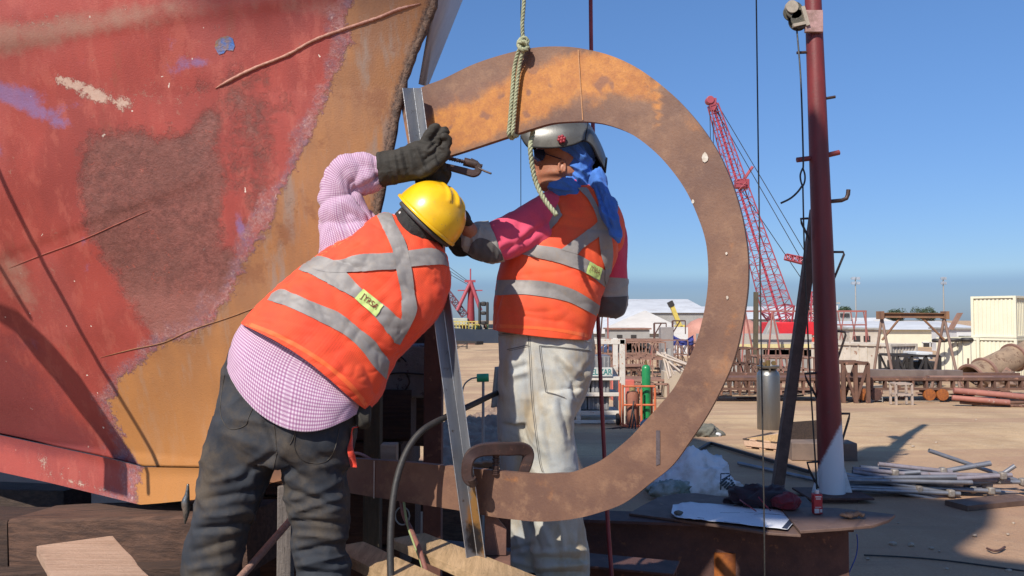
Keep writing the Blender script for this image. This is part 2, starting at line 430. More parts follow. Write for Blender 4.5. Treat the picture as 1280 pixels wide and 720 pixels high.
    h = t.math('ADD', t.math('MULTIPLY', nC, .35), t.math('MULTIPLY', t.step(sd, -2, 2), .8))
    h = t.math('ADD', h, t.math('MULTIPLY', t.math('MULTIPLY', band, nB), 1.0))
    h = t.math('SUBTRACT', h, t.math('MULTIPLY', dk, t.math('MULTIPLY', nB, 1.4)))
    h = t.math('ADD', h, t.math('MULTIPLY', sc, .5))
    rr = t.math('ADD', .50, t.math('MULTIPLY', nA, .3))
    return t.fin(col, rr, 0, t.bump(h, .55, .006))
MH = hull_mat()
hullt = thing('ship_bow', 'red and orange rusted steel bow of a ship filling the left side', 'ship', hullpt(180, 583))
KTX = [-900, -300, 0, 140, 180, 255, 330]; KTY = [380, 480, 543, 573, 583, 584, 578]
def kt(x): return float(np.interp(x, KTX, KTY))
def hull_wv(x, y, p):
    yk = 62 - .155 * x
    return .012 * noise.noise(p * 1.7) + .007 * noise.noise(p * 4.2) + .008 / (1 + math.exp(min(50, (y - yk) / 4.0))) * (1 if x < 420 else 0) + .006 / (1 + math.exp(min(50, (y - (322 - .37 * x)) / 2.5))) * max(0, min(1, (330 - x) / 120))
def hull_wob(x, y, e):
    p = hullpt(x, y); return p + N_ * (hull_wv(x, y, p) + e)
def build_hull():
    us = list(np.linspace(-300, -30, 24)) + list(np.linspace(-20, 560, 195))
    TOP = -130
    vsn = list(np.linspace(0, .17, 10)) + list(np.linspace(.175, 1, 200))
    rows = []
    pxs = []
    for v in vsn:
        ys = TOP + v * (578 - TOP)
        sxx = float(np.interp(ys, [p[1] for p in STEM], [p[0] for p in STEM]))
        for u in us:
            q = (u + 300) / (560 + 300); x = -300 + q * (sxx + 300)
            y = TOP + v * (kt(x) - TOP)
            pxs.append((x, y))
    verts = []
    for x, y in pxs:
        p = hullpt(x, y)
        wv = hull_wv(x, y, p)
        verts.append(p + N_ * wv)
    n = len(us)
    faces = [(j * n + i, (j + 1) * n + i, (j + 1) * n + i + 1, j * n + i + 1) for j in range(len(vsn) - 1) for i in range(n - 1)]
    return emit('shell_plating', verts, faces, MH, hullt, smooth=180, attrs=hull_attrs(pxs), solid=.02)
hull_o = build_hull()
def build_skirt():
    xs = np.linspace(-300, 330, 120)
    KBX = [-900, 0, 60, 155, 175, 200, 250, 330]; KBY = [430, 590, 603, 626, 631, 629, 624, 606]
    verts = []; px = []
    for r in range(9):
        for x in xs:
            t = r / 6
            if r <= 6:
                y = kt(x) + 1 + (float(np.interp(x, KBX, KBY)) - kt(x) - 1) * t; w = .10 + .008 * (1 if r == 0 else 0)
            else:
                y = float(np.interp(x, KBX, KBY)); w = .055 - .12 * (r - 6)
            p = on_plane(x, y, w) if r <= 6 else on_plane(x, y, .10) - N_ * (.12 * (r - 6))
            verts.append(p); px.append((x, y))
    n = len(xs)
    faces = [(j * n + i, j * n + i + 1, (j + 1) * n + i + 1, (j + 1) * n + i) for j in range(8) for i in range(n - 1)]
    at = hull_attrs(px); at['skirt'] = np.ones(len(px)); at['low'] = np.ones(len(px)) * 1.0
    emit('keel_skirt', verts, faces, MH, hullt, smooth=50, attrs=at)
build_skirt()
def upper_hull():
    # the rest of the ship, above and aft of the picture: it shades the yard
    zt = _sz[0]; vs = []; fs = []
    def pt(s_, z, side=1):
        zz = min(z, _sz[-1]); p = A0 + E_ * (stem_s(zz) + s_) + N_ * (hull_w(s_, z) * side); return V((p.x, p.y, z))
    for nm, s0, s1, zf0, z1 in (('upper_plating', 0, 4.2, None, 7.2), ('aft_plating', 4.2, 16, 0, 7.2)):
        for side in (1, -1):
            vs = []; fs = []
            for j in range(25):
                for i in range(31):
                    s_ = s0 + (s1 - s0) * i / 30
                    if nm == 'upper_plating': zb = (hullpt(300, -128).z) if side > 0 else 1.85
                    else: zb = 1.8
                    vs.append(pt(s_, zb + (z1 - zb) * j / 24, side) - N_ * (.004 * side))
            for j in range(24):
                for i in range(30): a = j * 31 + i; fs.append((a, a + 1, a + 32, a + 31))
            v2 = np.array([(300.0, -300.0)] * len(vs)); emit(nm, vs, fs, mat('hull_red_far', (.36, .06, .045), (.28, .05, .036), sc=1.5), hullt, smooth=180, solid=.015)
    mb = MB(); a_ = [pt(s_, 7.2, 1) for s_ in np.linspace(0, 16, 20)]; b_ = [pt(s_, 7.2, -1) for s_ in np.linspace(0, 16, 20)]
    mb.add(a_ + b_, [(i, i + 1, 21 + i, 20 + i) for i in range(19)]); mb.out('deck', mat('hull_red_far', (.36, .06, .045)), hullt)
upper_hull()
# unseen slab added high above, behind the camera, shaped to shade bench and near yard
_k = 16.0 / -SUND.z
_poly = [(1.0, 6.25), (3.7, 6.25), (6.6, 6.9), (4.9, 7.95), (4.5, 8.55), (5.95, 10.4), (4.9, 11.7), (7.0, 15.1), (6.5, 15.6), (4.6, 13.0), (4.4, 13.7), (3.8, 15.9), (2.1, 19.9), (1.2, 21)]
_poly = catmull(_poly + [_poly[0]], 3)[:-1]
MB().prism([V((x - SUND.x * _k, y - SUND.y * _k, 16)) for x, y in _poly], V((0, 0, .4))).out('shade_slab', mat('hull_red_far', (.36, .06, .045)), label='unseen slab added high overhead, outside the picture, to shade the yard', cat='shade slab')
# board and rods added out of the picture, shaped to cast shadows across the hull
def cast(pts, t, name, label, wd=None):
    q = [hullpt(x, y) if y < 585 else on_plane(x, y, .05) for x, y in pts]; c = [p - SUND * t for p in q]
    if wd is None: return MB().prism(c, SUND * .02).out(name, mat('ply', (.3, .2, .13)), label=label, cat='board')
    a = c[0] + (c[0] - c[-1]).normalized() * .8
    return MB().tube([a] + c, wd, 8).out(name, mat('ply', (.3, .2, .13)), label=label, cat='pole', smooth=60)
cast([(-14, 374), (18, 385), (60, 425), (100, 470), (140, 530), (173, 582), (173, 632), (143, 624), (144, 574), (108, 525), (78, 486), (45, 448), (18, 414), (-14, 394)], 1.45, 'shadow_board', 'narrow board added outside the picture beyond the left edge to shade the hull')
cast([(3, 218), (55, 330), (125, 457), (198, 583), (199, 628)], 1.15, 'shadow_rod', 'thin rod added outside the picture beyond the left edge to shade the hull', .0105)
cast([(-30, 290), (0, 335), (33, 392)], 1.25, 'shadow_rod', 'short rod added outside the picture beyond the left edge to shade the hull', .010)
def wline(pts, r, name, m, n=14, extra=.0015, sub=8):
    q = catmull(pts, sub); mb = MB()
    mb.tube([hull_wob(x, y, extra) for x, y in q], [r * min(1, .15 + i / 8, .15 + (len(q) - 1 - i) / 8) * (1 + .3 * noise.noise(V((i * .9, 0, 0)))) for i in range(len(q))], 8)
    return mb.out(name, m, hullt, smooth=180)
MW = mat('weld', (.36, .15, .10), (.50, .26, .19), sc=60, rough=.6, bump=.5)
MW2 = mat('weld_faint', (.38, .085, .06), (.36, .13, .09), sc=60, rough=.6)
wline([(270, 111), (290, 100), (320, 84), (360, 68), (395, 50), (440, 34), (475, 22), (500, 12), (527, 5)], .0062, 'weld_seam', MW)
wline([(10, 335), (60, 316), (110, 298), (150, 280), (190, 262)], .0019, 'weld_seam', MW2)
wline([(125, 447), (165, 437), (205, 428), (240, 412), (290, 395), (350, 372), (420, 345)], .0018, 'weld_seam', mat('weld_o', (.27, .11, .05), (.32, .17, .08), sc=60))
# hull punch hole with blue primer and rust
mb = MB(); hp = [(270, 60), (271, 52), (277, 47), (285, 45), (291, 48), (294, 58), (292, 64), (284, 63), (281, 67), (275, 69)]
mb.add([hull_wob(x, y, .002) for x, y in hp] + [hull_wob(282, 56, .001)], [(i, (i + 1) % 10, 10) for i in range(10)])
mb.out('patch_hole', mat('hole', (.05, .17, .50), (.30, .17, .07), sc=30, bump=.6, r2=1), hullt)
# flare plate of the far side of the bow, seen past the stem
mb = MB()
a = [on_plane(x, y, -.02) for x, y in ((545, -2), (525, 100), (505, 114))]
pl = [(585, -200), (545, 0), (527, 105)]
fl = [(655, -200), (577, -8), (531, 107)]
vv = []
for (x0, y0), (x1, y1) in zip(pl, fl):
    vv += [on_plane(x0 - 4, y0, -.05), on_plane(x1, y1, -.55)]
mb.add(vv, [(0, 1, 3, 2), (2, 3, 5, 4)])
mb.out('flare_plate', mat('flare', (.42, .42, .45), (.33, .32, .36), sc=4, rough=.5, stretch=(1, 1, .3)), hullt, solid=.015)
# stem bar: torn, burnt edge
mb = MB(); q = catmull(STEM[4:12], 14)
pp = [on_plane(x - 1, y, .012) for x, y in q]
mb.tube([p + V((noise.noise(p * 40), 0, noise.noise(p * 33))) * .006 for p in pp], [.014 + .006 * noise.noise(p * 30) for p in pp], 8)
mb.out('stem_bar', mat('burnt', (.07, .045, .035), (.18, .11, .075), sc=40, rough=.85, bump=.8, bd=.01), hullt, smooth=180)

# ------------------------------------------------------------------ contour ring plate
def ring():
    outer = [(300, 597), (340, 603), (400, 611), (440, 617), (502, 627), (573, 638), (615, 646), (647, 650), (672, 652), (697, 651), (720, 648), (745, 642), (780, 629), (813, 604),
             (840, 582), (862, 552), (882, 522), (901, 487), (917, 450), (927, 410), (934, 365), (935, 325), (931, 290), (924, 258), (912, 222), (895, 186), (870, 150), (838, 116),
             (800, 87), (765, 70), (730, 61), (700, 58), (665, 60), (625, 69), (590, 81), (555, 98), (527, 109), (500, 124)]
    inner = [(300, 566), (345, 569), (400, 571), (440, 573), (500, 577), (555, 582), (595, 586), (635, 590), (675, 593), (695, 592), (713, 591), (735, 583), (755, 573), (785, 549),
             (803, 530), (824, 507), (843, 484), (858, 455), (872, 422), (881, 385), (885, 350), (884, 315), (880, 293), (872, 270), (860, 243), (843, 217), (820, 191), (790, 168),
             (760, 156), (735, 152), (712, 152), (690, 154), (668, 160), (640, 169), (607, 180), (580, 189), (555, 197), (515, 212)]
    o = catmull(outer, 5); i = catmull(inner, 5); M = 12
    px = []
    for a, b in zip(o, i):
        for k in range(M + 1): px.append(tuple(a + (b - a) * k / M))
    front = [on_plane(x, y, .0) + N_ * (.002 * noise.noise(V((x * .02, y * .02, 3)))) for x, y in px]
    TH = .024; back = [p - N_ * TH for p in front]
    n = len(px); R = len(o); w = M + 1
    f = []
    for r in range(R - 1):
        for k in range(M):
            a = r * w + k; f.append((a, a + 1, a + w + 1, a + w)); f.append((n + a, n + a + w, n + a + w + 1, n + a + 1))
        a = r * w; f.append((a, a + w, n + a + w, n + a)); b = r * w + M; f.append((b, n + b, n + b + w, b + w))
    for k in range(M):
        f.append((k, n + k, n + k + 1, k + 1)); a = (R - 1) * w + k; f.append((a, a + 1, n + a + 1, n + a))
    RB = [(575, 165, 70, 24, -22, 1.3), (640, 125, 70, 30, -20, .95), (700, 105, 70, 32, -15, .95), (760, 90, 45, 22, 20, 1.1), (800, 110, 30, 20, 40, .6), (822, 135, 5, 36, 0, .9), (850, 560, 18, 60, 45, .2),
          (912, 420, 12, 55, 10, .45), (884, 490, 12, 30, 25, .35), (870, 160, 26, 12, 50, .6), (560, 145, 30, 16, -20, .5), (650, 600, 50, 8, 4, .45), (915, 300, 8, 50, 5, .4), (690, 620, 50, 16, 0, .25), (520, 160, 30, 20, 0, .3)]
    px2 = px + px
    mottle = blobs(px2, [(660, 100, 60, 20, -15, .7), (560, 130, 60, 25, -20, .6), (905, 350, 22, 90, 0, .3), (470, 600, 130, 30, 5, .6)])
    t = T('ring_rust')
    nA = t.noise(5, 7, .65); nB = t.noise(30, 6, .7); nC = t.noise(140, 3, .6)
    base = t.mix(t.step(nA, .36, .64), (.19, .098, .058), (.125, .062, .041))
    base = t.mix(t.math('MULTIPLY', t.step(t.attr('mottle'), .2, .9), .6), base, (.19, .085, .06))
    base = t.mix(t.math('MULTIPLY', t.step(t.noise(12, 6, .7), .5, .68), .55), base, (.27, .15, .085))
    rs = t.step(t.math('ADD', t.attr('rust'), t.math('MULTIPLY', t.math('SUBTRACT', t.noise(9, 7, .7), .5), 1.9)), .35, 1.0)
    col = t.mix(t.math('MULTIPLY', rs, .9), base, t.mix(t.step(nB, .35, .65), (.50, .20, .035), (.38, .14, .035)))
    col = t.mix(t.math('MULTIPLY', t.step(t.noise(17, 2, .4), .62, .72), rs), col, (.24, .10, .05))
    col = t.mix(t.math('MULTIPLY', t.step(nC, .5, .8), .3), col, (.08, .035, .025))
    col = t.mix(t.step(t.noise(20, 2, .5), .775, .785), col, (.62, .55, .48))
    m = t.fin(col, t.math('ADD', .48, t.math('MULTIPLY', nB, .3)), .0, t.bump(t.math('ADD', nC, nB), .25, .003))
    o_ = emit('ring_plate', front + back, f, m, smooth=30, attrs=dict(rust=blobs(px2, RB), mottle=mottle),
              label='big rusty steel ring plate with a round opening, joined to the ship bow', cat='steel plate')
    # chalk marks and paint dabs on the plate
    def dab(pts, name, mm, w=.003):
        mb = MB(); c = [on_plane(x, y, w) for x, y in pts]; cc = sum(c, V()) / len(c)
        mb.add(c + [cc], [(i, (i + 1) % len(c), len(c)) for i in range(len(c))]); mb.out(name, mm, o_)
    wh = mat('dab', (.62, .58, .50), (.45, .38, .30), sc=80)
    for cx, cy, rx, ry in ((881, 197, 5, 7), (866, 252, 2, 3), (908, 317, 1.5, 2), (909, 372, 1.6, 2.5)):
        dab([(cx + rx * math.cos(k * .785) * rnd(.75, 1.1), cy + ry * math.sin(k * .785) * rnd(.75, 1.1)) for k in range(8)], 'paint_dab', wh)
    dab([(820, 538), (825, 538), (825, 580), (820, 582)], 'scraped_strip', mat('strip', (.10, .075, .08), sc=50))
    dab([(467, 576), (468.6, 576), (468, 623), (466.6, 623)], 'chalk_line', mat('chalkl', (.5, .42, .36), sc=80))
    dab([(722, 62), (723.2, 62), (729, 150), (727.8, 150)], 'chalk_line', mat('chalk2', (.50, .24, .10), sc=80))
    # doubled plate end where the lower limb steps back
    return o_
ring_o = ring()

# ------------------------------------------------------------------ angle bar, clamps, ropes
MG = mat('mill_steel', (.20, .205, .215), (.14, .14, .15), (.33, .30, .26), sc=14, rough=.38, metal=.75, bump=.2, stretch=(1, 1, .15), spots=-.05)
MGE = mat('mill_edge', (.55, .54, .52), sc=30, rough=.35, metal=.8)
MBR = mat('brown_steel', (.060, .030, .024), (.038, .022, .018), (.11, .055, .035), sc=18, rough=.55, metal=.2)
def barpt(t, off, dd): return P(516.5 + (597 - 516.5) * t + off, 110 + 592 * t, 2.975 + (2.865 - 2.975) * t + dd)
def angle_bar():
    th = thing('steel_angle_bar', 'long bare steel angle bar leaning from the bow edge down across the ring plate', 'steel bar', barpt(1, 0, 0))
    mb = MB(); N = 30; vv = []
    for k in range(N + 1):
        t = k / N
        vv += [barpt(t, -13.5, -.03), barpt(t, -12.6, -.035), barpt(t, .3, -.006), barpt(t, 9.6, -.034), barpt(t, 10.6, -.028), barpt(t, 0, .004)]
    f = []
    for k in range(N):
        for j in range(6):
            a = k * 6 + j; b = k * 6 + (j + 1) % 6; f.append((a, b, b + 6, a + 6))
    f += [(5, 4, 3, 2, 1, 0), tuple(N * 6 + j for j in range(6))]
    vv2 = np.array([[*proj(v)] for v in vv])
    t = T('angle_steel')
    n1 = t.noise(14, 6, .65, (1, 1, .12)); nB = t.noise(50, 4, .7)
    c = t.mix(t.step(n1, .35, .65), (.17, .18, .20), (.26, .265, .275))
    c = t.mix(t.step(t.math('ADD', t.attr('burn'), t.math('MULTIPLY', t.math('SUBTRACT', nB, .5), .7)), .3, .7), c, (.36, .19, .06))
    c = t.mix(t.step(t.math('ADD', t.attr('burn2'), t.math('MULTIPLY', t.math('SUBTRACT', nB, .5), .7)), .3, .8), c, (.035, .03, .03))
    c = t.mix(t.step(t.noise(30, 5, .7), .60, .68), c, (.10, .085, .075))
    m = t.fin(c, .42, .55, t.bump(nB, .15, .003))
    emit('angle_section', vv, f, m, th, smooth=25, attrs=dict(burn=blobs(vv2, [(604, 640, 12, 60, 0, 1.0), (598, 655, 14, 30, 0, .8), (590, 600, 8, 30, 0, .3)]), burn2=blobs(vv2, [(592, 670, 16, 22, 0, .9), (596, 685, 10, 14, 0, .5)])))
    mb = MB()
    for o0, dd in ((-13.2, -.0355), (.3, -.0085), (10.0, -.036)):
        mb.tube([barpt(k / 10, o0, dd) for k in range(11)], .0016, 6)
    mb.out('bright_edge', MGE, th)
angle_bar()
def cclamp(name, label, pts, w, t, jaw=None):
    th = thing(name, label, 'clamp', P(*pts[0]))
    q = catmull(pts, 6); c = [P(*p) for p in q]
    mb = MB(); vs = []; n = len(c)
    for k in range(n):
        tg = (c[min(k + 1, n - 1)] - c[max(k - 1, 0)]).normalized(); vw = V((0, 1, 0)); sd = tg.cross(vw).normalized(); dp = sd.cross(tg).normalized()
        ww = w * (.75 + .25 * math.sin(math.pi * k / (n - 1)))
        for j in range(8):
            ca, sa = ((1, .78), (.82, 1), (-.82, 1), (-1, .78), (-1, -.78), (-.82, -1), (.82, -1), (1, -.78))[j]
            vs.append(c[k] + sd * (ww * ca) + dp * (t * sa))
    f = [(k * 8 + i, k * 8 + (i + 1) % 8, (k + 1) * 8 + (i + 1) % 8, (k + 1) * 8 + i) for k in range(n - 1) for i in range(8)] + [tuple(range(8))[::-1], tuple(range((n - 1) * 8, n * 8))]
    emit('clamp_frame', vs, f, MBR, th, smooth=28)
    return th
th = cclamp('welding_clamp', 'dark brown C-shaped clamp hooked over the lower limb of the ring beside the angle bar',
            [(590, 603, 2.80), (584, 594, 2.80), (586, 574, 2.80), (597, 564, 2.82), (615, 561, 2.84), (635, 561, 2.86), (652, 561, 2.89), (660, 566, 2.90), (659, 577, 2.90), (654, 592, 2.90), (652, 602, 2.90)], .0215, .016)
mb = MB()
for k in range(12): mb.cyl(P(620, 566 + k * 2.3, 2.87), P(620, 567.7 + k * 2.3, 2.87), .0135 if k % 2 else .011, n=10)
mb.box(P(618, 563, 2.86), (.04, .03, .02)); mb.out('screw', MBR, th)
mb = MB(); mb.cyl(P(589, 598, 2.79), P(592, 606, 2.80), .016, n=12); mb.out('pad', MBR, th)
th = cclamp('screw_clamp', 'dark clamp with a screw rod at the top of the angle bar by the glove',
            [(536, 204, 2.93), (560, 209, 2.92), (580, 214, 2.92), (592, 217, 2.92), (598, 213, 2.92), (596, 206, 2.92), (588, 201, 2.92)], .012, .013)
mb = MB(); mb.cyl(P(540, 193, 2.92), P(603, 207.5, 2.92), .006, n=10)
for k in range(14): mb.cyl(P(556 + k * 3.0, 196.8 + k * .69, 2.92), P(557.4 + k * 3.0, 197.1 + k * .69, 2.92), .0075, n=10)
mb.cyl(P(580, 202, 2.92), P(596, 206, 2.92), .015, n=12)
mb.out('screw', MBR, th)
mb = MB(); mb.tube([P(598, 210, 2.91), P(606, 214, 2.90), P(614, 217, 2.89)], .0035, 8); mb.out('lever', MBR, th)

def rope_strands(mb, pts, R, pitch=5.0, strands=3, sub=None):
    c = catmull(pts, 12); c = resample(c, max(20, int(np.linalg.norm(np.diff(c, axis=0), axis=1).sum() / (R * .45))))
    c = [V(p) for p in c]; n = len(c); L = 0; a = None
    fr = []
    for k in range(n):
        t = (c[min(k + 1, n - 1)] - c[max(k - 1, 0)]).normalized()
        if a is None: a, _ = frame_of(t)
        a = (a - t * a.dot(t)).normalized(); b = t.cross(a)
        if k: L += (c[k] - c[k - 1]).length
        fr.append((c[k], a.copy(), b.copy(), L))
    for s in range(strands):
        ps = []
        for (p, x, y, l) in fr:
            th = l / (R * pitch) * 2 * math.pi + s * 2 * math.pi / strands
            ps.append(p + x * (math.cos(th) * R * .5) + y * (math.sin(th) * R * .5))
        mb.tube(ps, R * .56, 7)
def ropeM(name, c1, c2): return mat(name, c1, c2, sc=60, rough=.9, bump=.7, fine=400, bd=.002)
MR = ropeM('rope', (.40, .42, .27), (.27, .28, .17))
rp = thing('rope', 'pale twisted rope knotted round the top limb of the ring plate', 'rope', on_plane(640, 165, .02))
mb = MB(); rope_strands(mb, [P(657, -60, 2.80), P(655, 0, 2.82), P(653, 30, 2.83), P(654, 52, 2.84)], .0072); mb.out('hanging_line', MR, rp, smooth=180)
mb = MB()
rope_strands(mb, [on_plane(656, 54, .03), on_plane(649, 62, .035), on_plane(643, 85, .022), on_plane(640, 120, .02), on_plane(637, 155, .02), on_plane(636, 168, .018), on_plane(640, 173, -.01), on_plane(644, 168, -.035)], .0072)
rope_strands(mb, [on_plane(660, 57, .02), on_plane(654, 64, .035), on_plane(649, 85, .022), on_plane(645, 120, .02), on_plane(642, 155, .02), on_plane(641, 167, .018), on_plane(646, 170, -.01), on_plane(650, 162, -.035)], .0072)
mb.out('loop', MR, rp, smooth=180)
mb = MB()
kn = []
for k in range(26):
    t = k / 25 * 4 * math.pi
    kn.append(on_plane(654 + 6 * math.cos(t) * (1 - .2 * k / 25), 55 + 5 * math.sin(t * 1.0) + 3 * math.cos(t * .5), .03 + .018 * math.sin(t * .75)))
rope_strands(mb, kn, .0078); mb.out('knot', MR, rp, smooth=180)
mb = MB(); rope_strands(mb, [on_plane(667, 150, -.045), on_plane(666, 166, -.05), on_plane(663, 184, -.03), P(665, 205, 2.86), P(670, 228, 2.87), P(681, 250, 2.86), P(696, 269, 2.85)], .0088); mb.out('tail', MR, rp, smooth=180)

def cable(name, pts, r, m, label, cat, group=None, n=8, par=None, sub=10):
    mb = MB(); mb.tube([V(p) for p in catmull(pts, sub)], r, n)
    return mb.out(name, m, par, smooth=180, label=label, cat=cat, group=group)
MK = mat('black_rubber', (.02, .019, .018), (.035, .03, .028), sc=20, rough=.6)
MWIRE = mat('wire', (.06, .055, .05), (.03, .03, .03), sc=60, rough=.5, metal=.4)
cable('red_hose', [P(738, -40, 3.7), P(739, 60, 3.7), P(741, 150, 3.7), P(744, 300, 3.68), P(748, 410, 3.65), P(751, 480, 3.62), P(755, 560, 3.6), P(759, 640, 3.55), P(766, 740, 3.5)], .009,
      mat('red_hose', (.30, .03, .03), (.17, .02, .025), sc=8, rough=.45), 'thin dark red hose hanging down behind the ring past the worker elbow', 'hose')
cable('hoist_cable', [P(945, -30, 3.5), P(948, 200, 3.5), P(951, 400, 3.45), P(955, 640, 3.4), P(956, 740, 3.4)], .0032, MWIRE, 'thin steel hoist cable hanging from top to bottom just right of the ring', 'cable')
cable('thin_wire', [P(651, -20, 5), P(651, 170, 5), P(651, 290, 5), P(650, 420, 5)], .0022, MWIRE, 'thin dark wire hanging in the sky left of the worker with the welding hood', 'wire')
cable('black_hose', [P(700, 470, 3.9), P(660, 477, 3.75), P(622, 491, 3.3), P(590, 506, 3.05), P(560, 520, 2.96), P(532, 535, 2.88), P(513, 556, 2.84), P(499, 588, 2.80), P(491, 628, 2.76), P(488, 680, 2.72), P(489, 740, 2.68)], .0115, MK,
      'thick black hose arching over the lower limb of the ring left of the angle bar', 'hose')
cable('brown_hose', [P(500, 600, 3.12), P(504, 640, 3.05), P(515, 665, 2.95), P(526, 692, 2.85), P(538, 735, 2.75)], .009, mat('hose_b', (.24, .09, .065), (.12, .06, .05), sc=20), 'brown hose sloping down to the plank below the ring', 'hose')
cable('green_hose', [P(503, 610, 3.1), P(508, 650, 3.0), P(517, 678, 2.9), P(526, 702, 2.83), P(534, 735, 2.75)], .0045, mat('hose_g', (.28, .33, .14), sc=20), 'thin green hose running alongside the brown hose below the ring', 'hose')
cable('coiled_cord', [P(503 + 9 * math.cos(t * .7), 645 + 11 * math.sin(t * .7), 3.4) for t in range(10)], .003, mat('cord_w', (.35, .36, .33), sc=30), 'pale loop of cord in the dark under the ring', 'cord')
cable('pink_hose', [P(420, 572, 3.3), P(440, 567, 3.25), P(452, 568, 3.22), P(466, 576, 3.2)], .006, mat('hose_p', (.45, .22, .18), sc=20), 'pinkish hose curving over the lower limb beside the dark jeans', 'hose')
# ------------------------------------------------------------------ cloth and body tools
def loft(secs, n=72, sub=8, p=.82, closed=(False, False)):
    """secs: [Lx, Ly, Rx, Ry, dL, dR, halfdepth, sagx, sagy] -> verts, faces, uv"""
    S = [list(s) + [0] * (9 - len(s)) for s in secs]
    A = catmull(S, sub); verts = []; uv = []; cl = 0; prev = None
    per = np.mean([(P(a[2], a[3], a[5]) - P(a[0], a[1], a[4])).length / 2 + a[6] for a in A]) * math.pi
    for a in A:
        pl, pr = P(a[0], a[1], a[4]), P(a[2], a[3], a[5]); c = (pl + pr) / 2; h = (pr - pl) / 2
        vy = V((0, 1, 0)); vy = (vy - h * (vy.dot(h) / max(h.dot(h), 1e-9))).normalized()
        dm = (a[4] + a[5]) / 2
        sag = P(CX + a[7], CY + a[8], dm) - P(CX, CY, dm)
        if prev is not None: cl += (c - prev).length
        prev = c
        for i in range(n):
            th = 2 * math.pi * i / n; cc, ss = math.cos(th), math.sin(th)
            x = math.copysign(abs(cc) ** p, cc); y = math.copysign(abs(ss) ** p, ss)
            q = c + h * x + vy * (a[6] * y)
            if y < 0: q = q + sag * (1 - x * x)
            verts.append(q); uv.append((((i + n // 4) % n) / n * per, cl))
    R = len(A)
    faces = [(k * n + i, (k + 1) * n + i, (k + 1) * n + (i + 1) % n, k * n + (i + 1) % n) for k in range(R - 1) for i in range(n)]
    if closed[0]: faces.append(tuple(range(n)))
    if closed[1]: faces.append(tuple(range((R - 1) * n, R * n))[::-1])
    return verts, faces, uv

def normals_of(verts, faces):
    me = bpy.data.meshes.new('tmp'); me.from_pydata([tuple(v) for v in verts], [], faces); me.update()
    nn = np.zeros(len(verts) * 3, np.float32); me.vertices.foreach_get('normal', nn); bpy.data.meshes.remove(me)
    return nn.reshape(-1, 3)

def remesh(parts, voxel, smooth=4):
    vs = []; fs = []
    for v, f in parts:
        n = len(vs); vs += [tuple(q) for q in v]; fs += [tuple(i + n for i in g) for g in f]
    me = bpy.data.meshes.new('tmp'); me.from_pydata(vs, [], fs); me.update()
    o = bpy.data.objects.new('tmp', me); COL.objects.link(o)
    m = o.modifiers.new('r', 'REMESH'); m.mode = 'VOXEL'; m.voxel_size = voxel
    if smooth: s = o.modifiers.new('s', 'SMOOTH'); s.iterations = smooth; s.factor = .6
    dg = bpy.context.evaluated_depsgraph_get(); ev = o.evaluated_get(dg); m2 = ev.to_mesh()
    V2 = np.zeros(len(m2.vertices) * 3, np.float32); m2.vertices.foreach_get('co', V2)
    F2 = [tuple(p.vertices) for p in m2.polygons]; ev.to_mesh_clear()
    bpy.data.objects.remove(o); bpy.data.meshes.remove(me)
    return [V(v) for v in V2.reshape(-1, 3)], F2

def ridge(q, d, s, st, seed):
    q = q * s; q = q - d * (q.dot(d) * (1 - st)) + V((seed, seed * 1.7, -seed))
    q = q + V((noise.noise(q * .6), noise.noise(q * .6 + V((5, 5, 5))), noise.noise(q * .6 + V((9, 1, 4))))) * .7
    return max(0.0, 1 - abs(noise.noise(q)) * 2.6) ** 1.6 - .22

def wrinkle(verts, faces, dirs, creases=(), seed=0.0, outward=True):
    """dirs: (direction, scale, stretch, amplitude); creases: (x1,y1,x2,y2,width px,amplitude m) on the side seen"""
    nn = normals_of(verts, faces); c = np.array([v[:] for v in verts]).mean(0)
    px = np.array([proj(v) for v in verts]); out = []
    cam_ = np.array([0, 0, CAMZ]); vv = np.array([v[:] for v in verts])
    facing = np.einsum('ij,ij->i', nn, cam_ - vv); facing = facing / np.linalg.norm(cam_ - vv, axis=1)
    fw = np.clip(facing * 2.5 + .25, 0, 1); cr = np.zeros(len(verts))
    for x1, y1, x2, y2, w, amp in creases:
        a = np.array([x1, y1]); e = np.array([x2 - x1, y2 - y1]); t = ((px - a) @ e) / (e @ e); tc = np.clip(t, 0, 1)
        bend = np.sin(tc * 3.14) * 0.0
        d = np.linalg.norm(px - (a + tc[:, None] * e), axis=1)
        endf = np.clip(np.minimum(t + .15, 1.15 - t) / .3, 0, 1)
        g = np.exp(-(d / (w * .75)) ** 1.4) - .45 * np.exp(-((d - 1.8 * w) / w) ** 2)
        cr += amp * g * endf
    for i, v in enumerate(verts):
        f = 0.0
        for k, (d, s, st, amp) in enumerate(dirs): f += amp * ridge(V(v), d, s, st, seed + k * 3.3)
        out.append(V(v) + V(nn[i]) * (f + cr[i] * fw[i]))
    return out

def pxdir(dx, dy): return V((dx, 0, -dy)).normalized()

class Surf:
    def __init__(s, *objs):
        s.t = []
        for o in objs:
            b = base_of(o)
            s.t.append((BVHTree.FromPolygons([tuple(v.co + b) for v in o.data.vertices], [tuple(p.vertices) for p in o.data.polygons]), o))
    def hit(s, px, py, off=.0025):
        r = ray(px, py).normalized(); best = None
        for t, o in s.t:
            h = t.ray_cast(V((0, 0, CAMZ)), r)
            if h[0] is not None and (best is None or h[3] < best[3]): best = h
        if best is None: return None
        n = best[1]
        if n.dot(r) > 0: n = -n
        return best[0] + n * off * .6 - r * off * .4

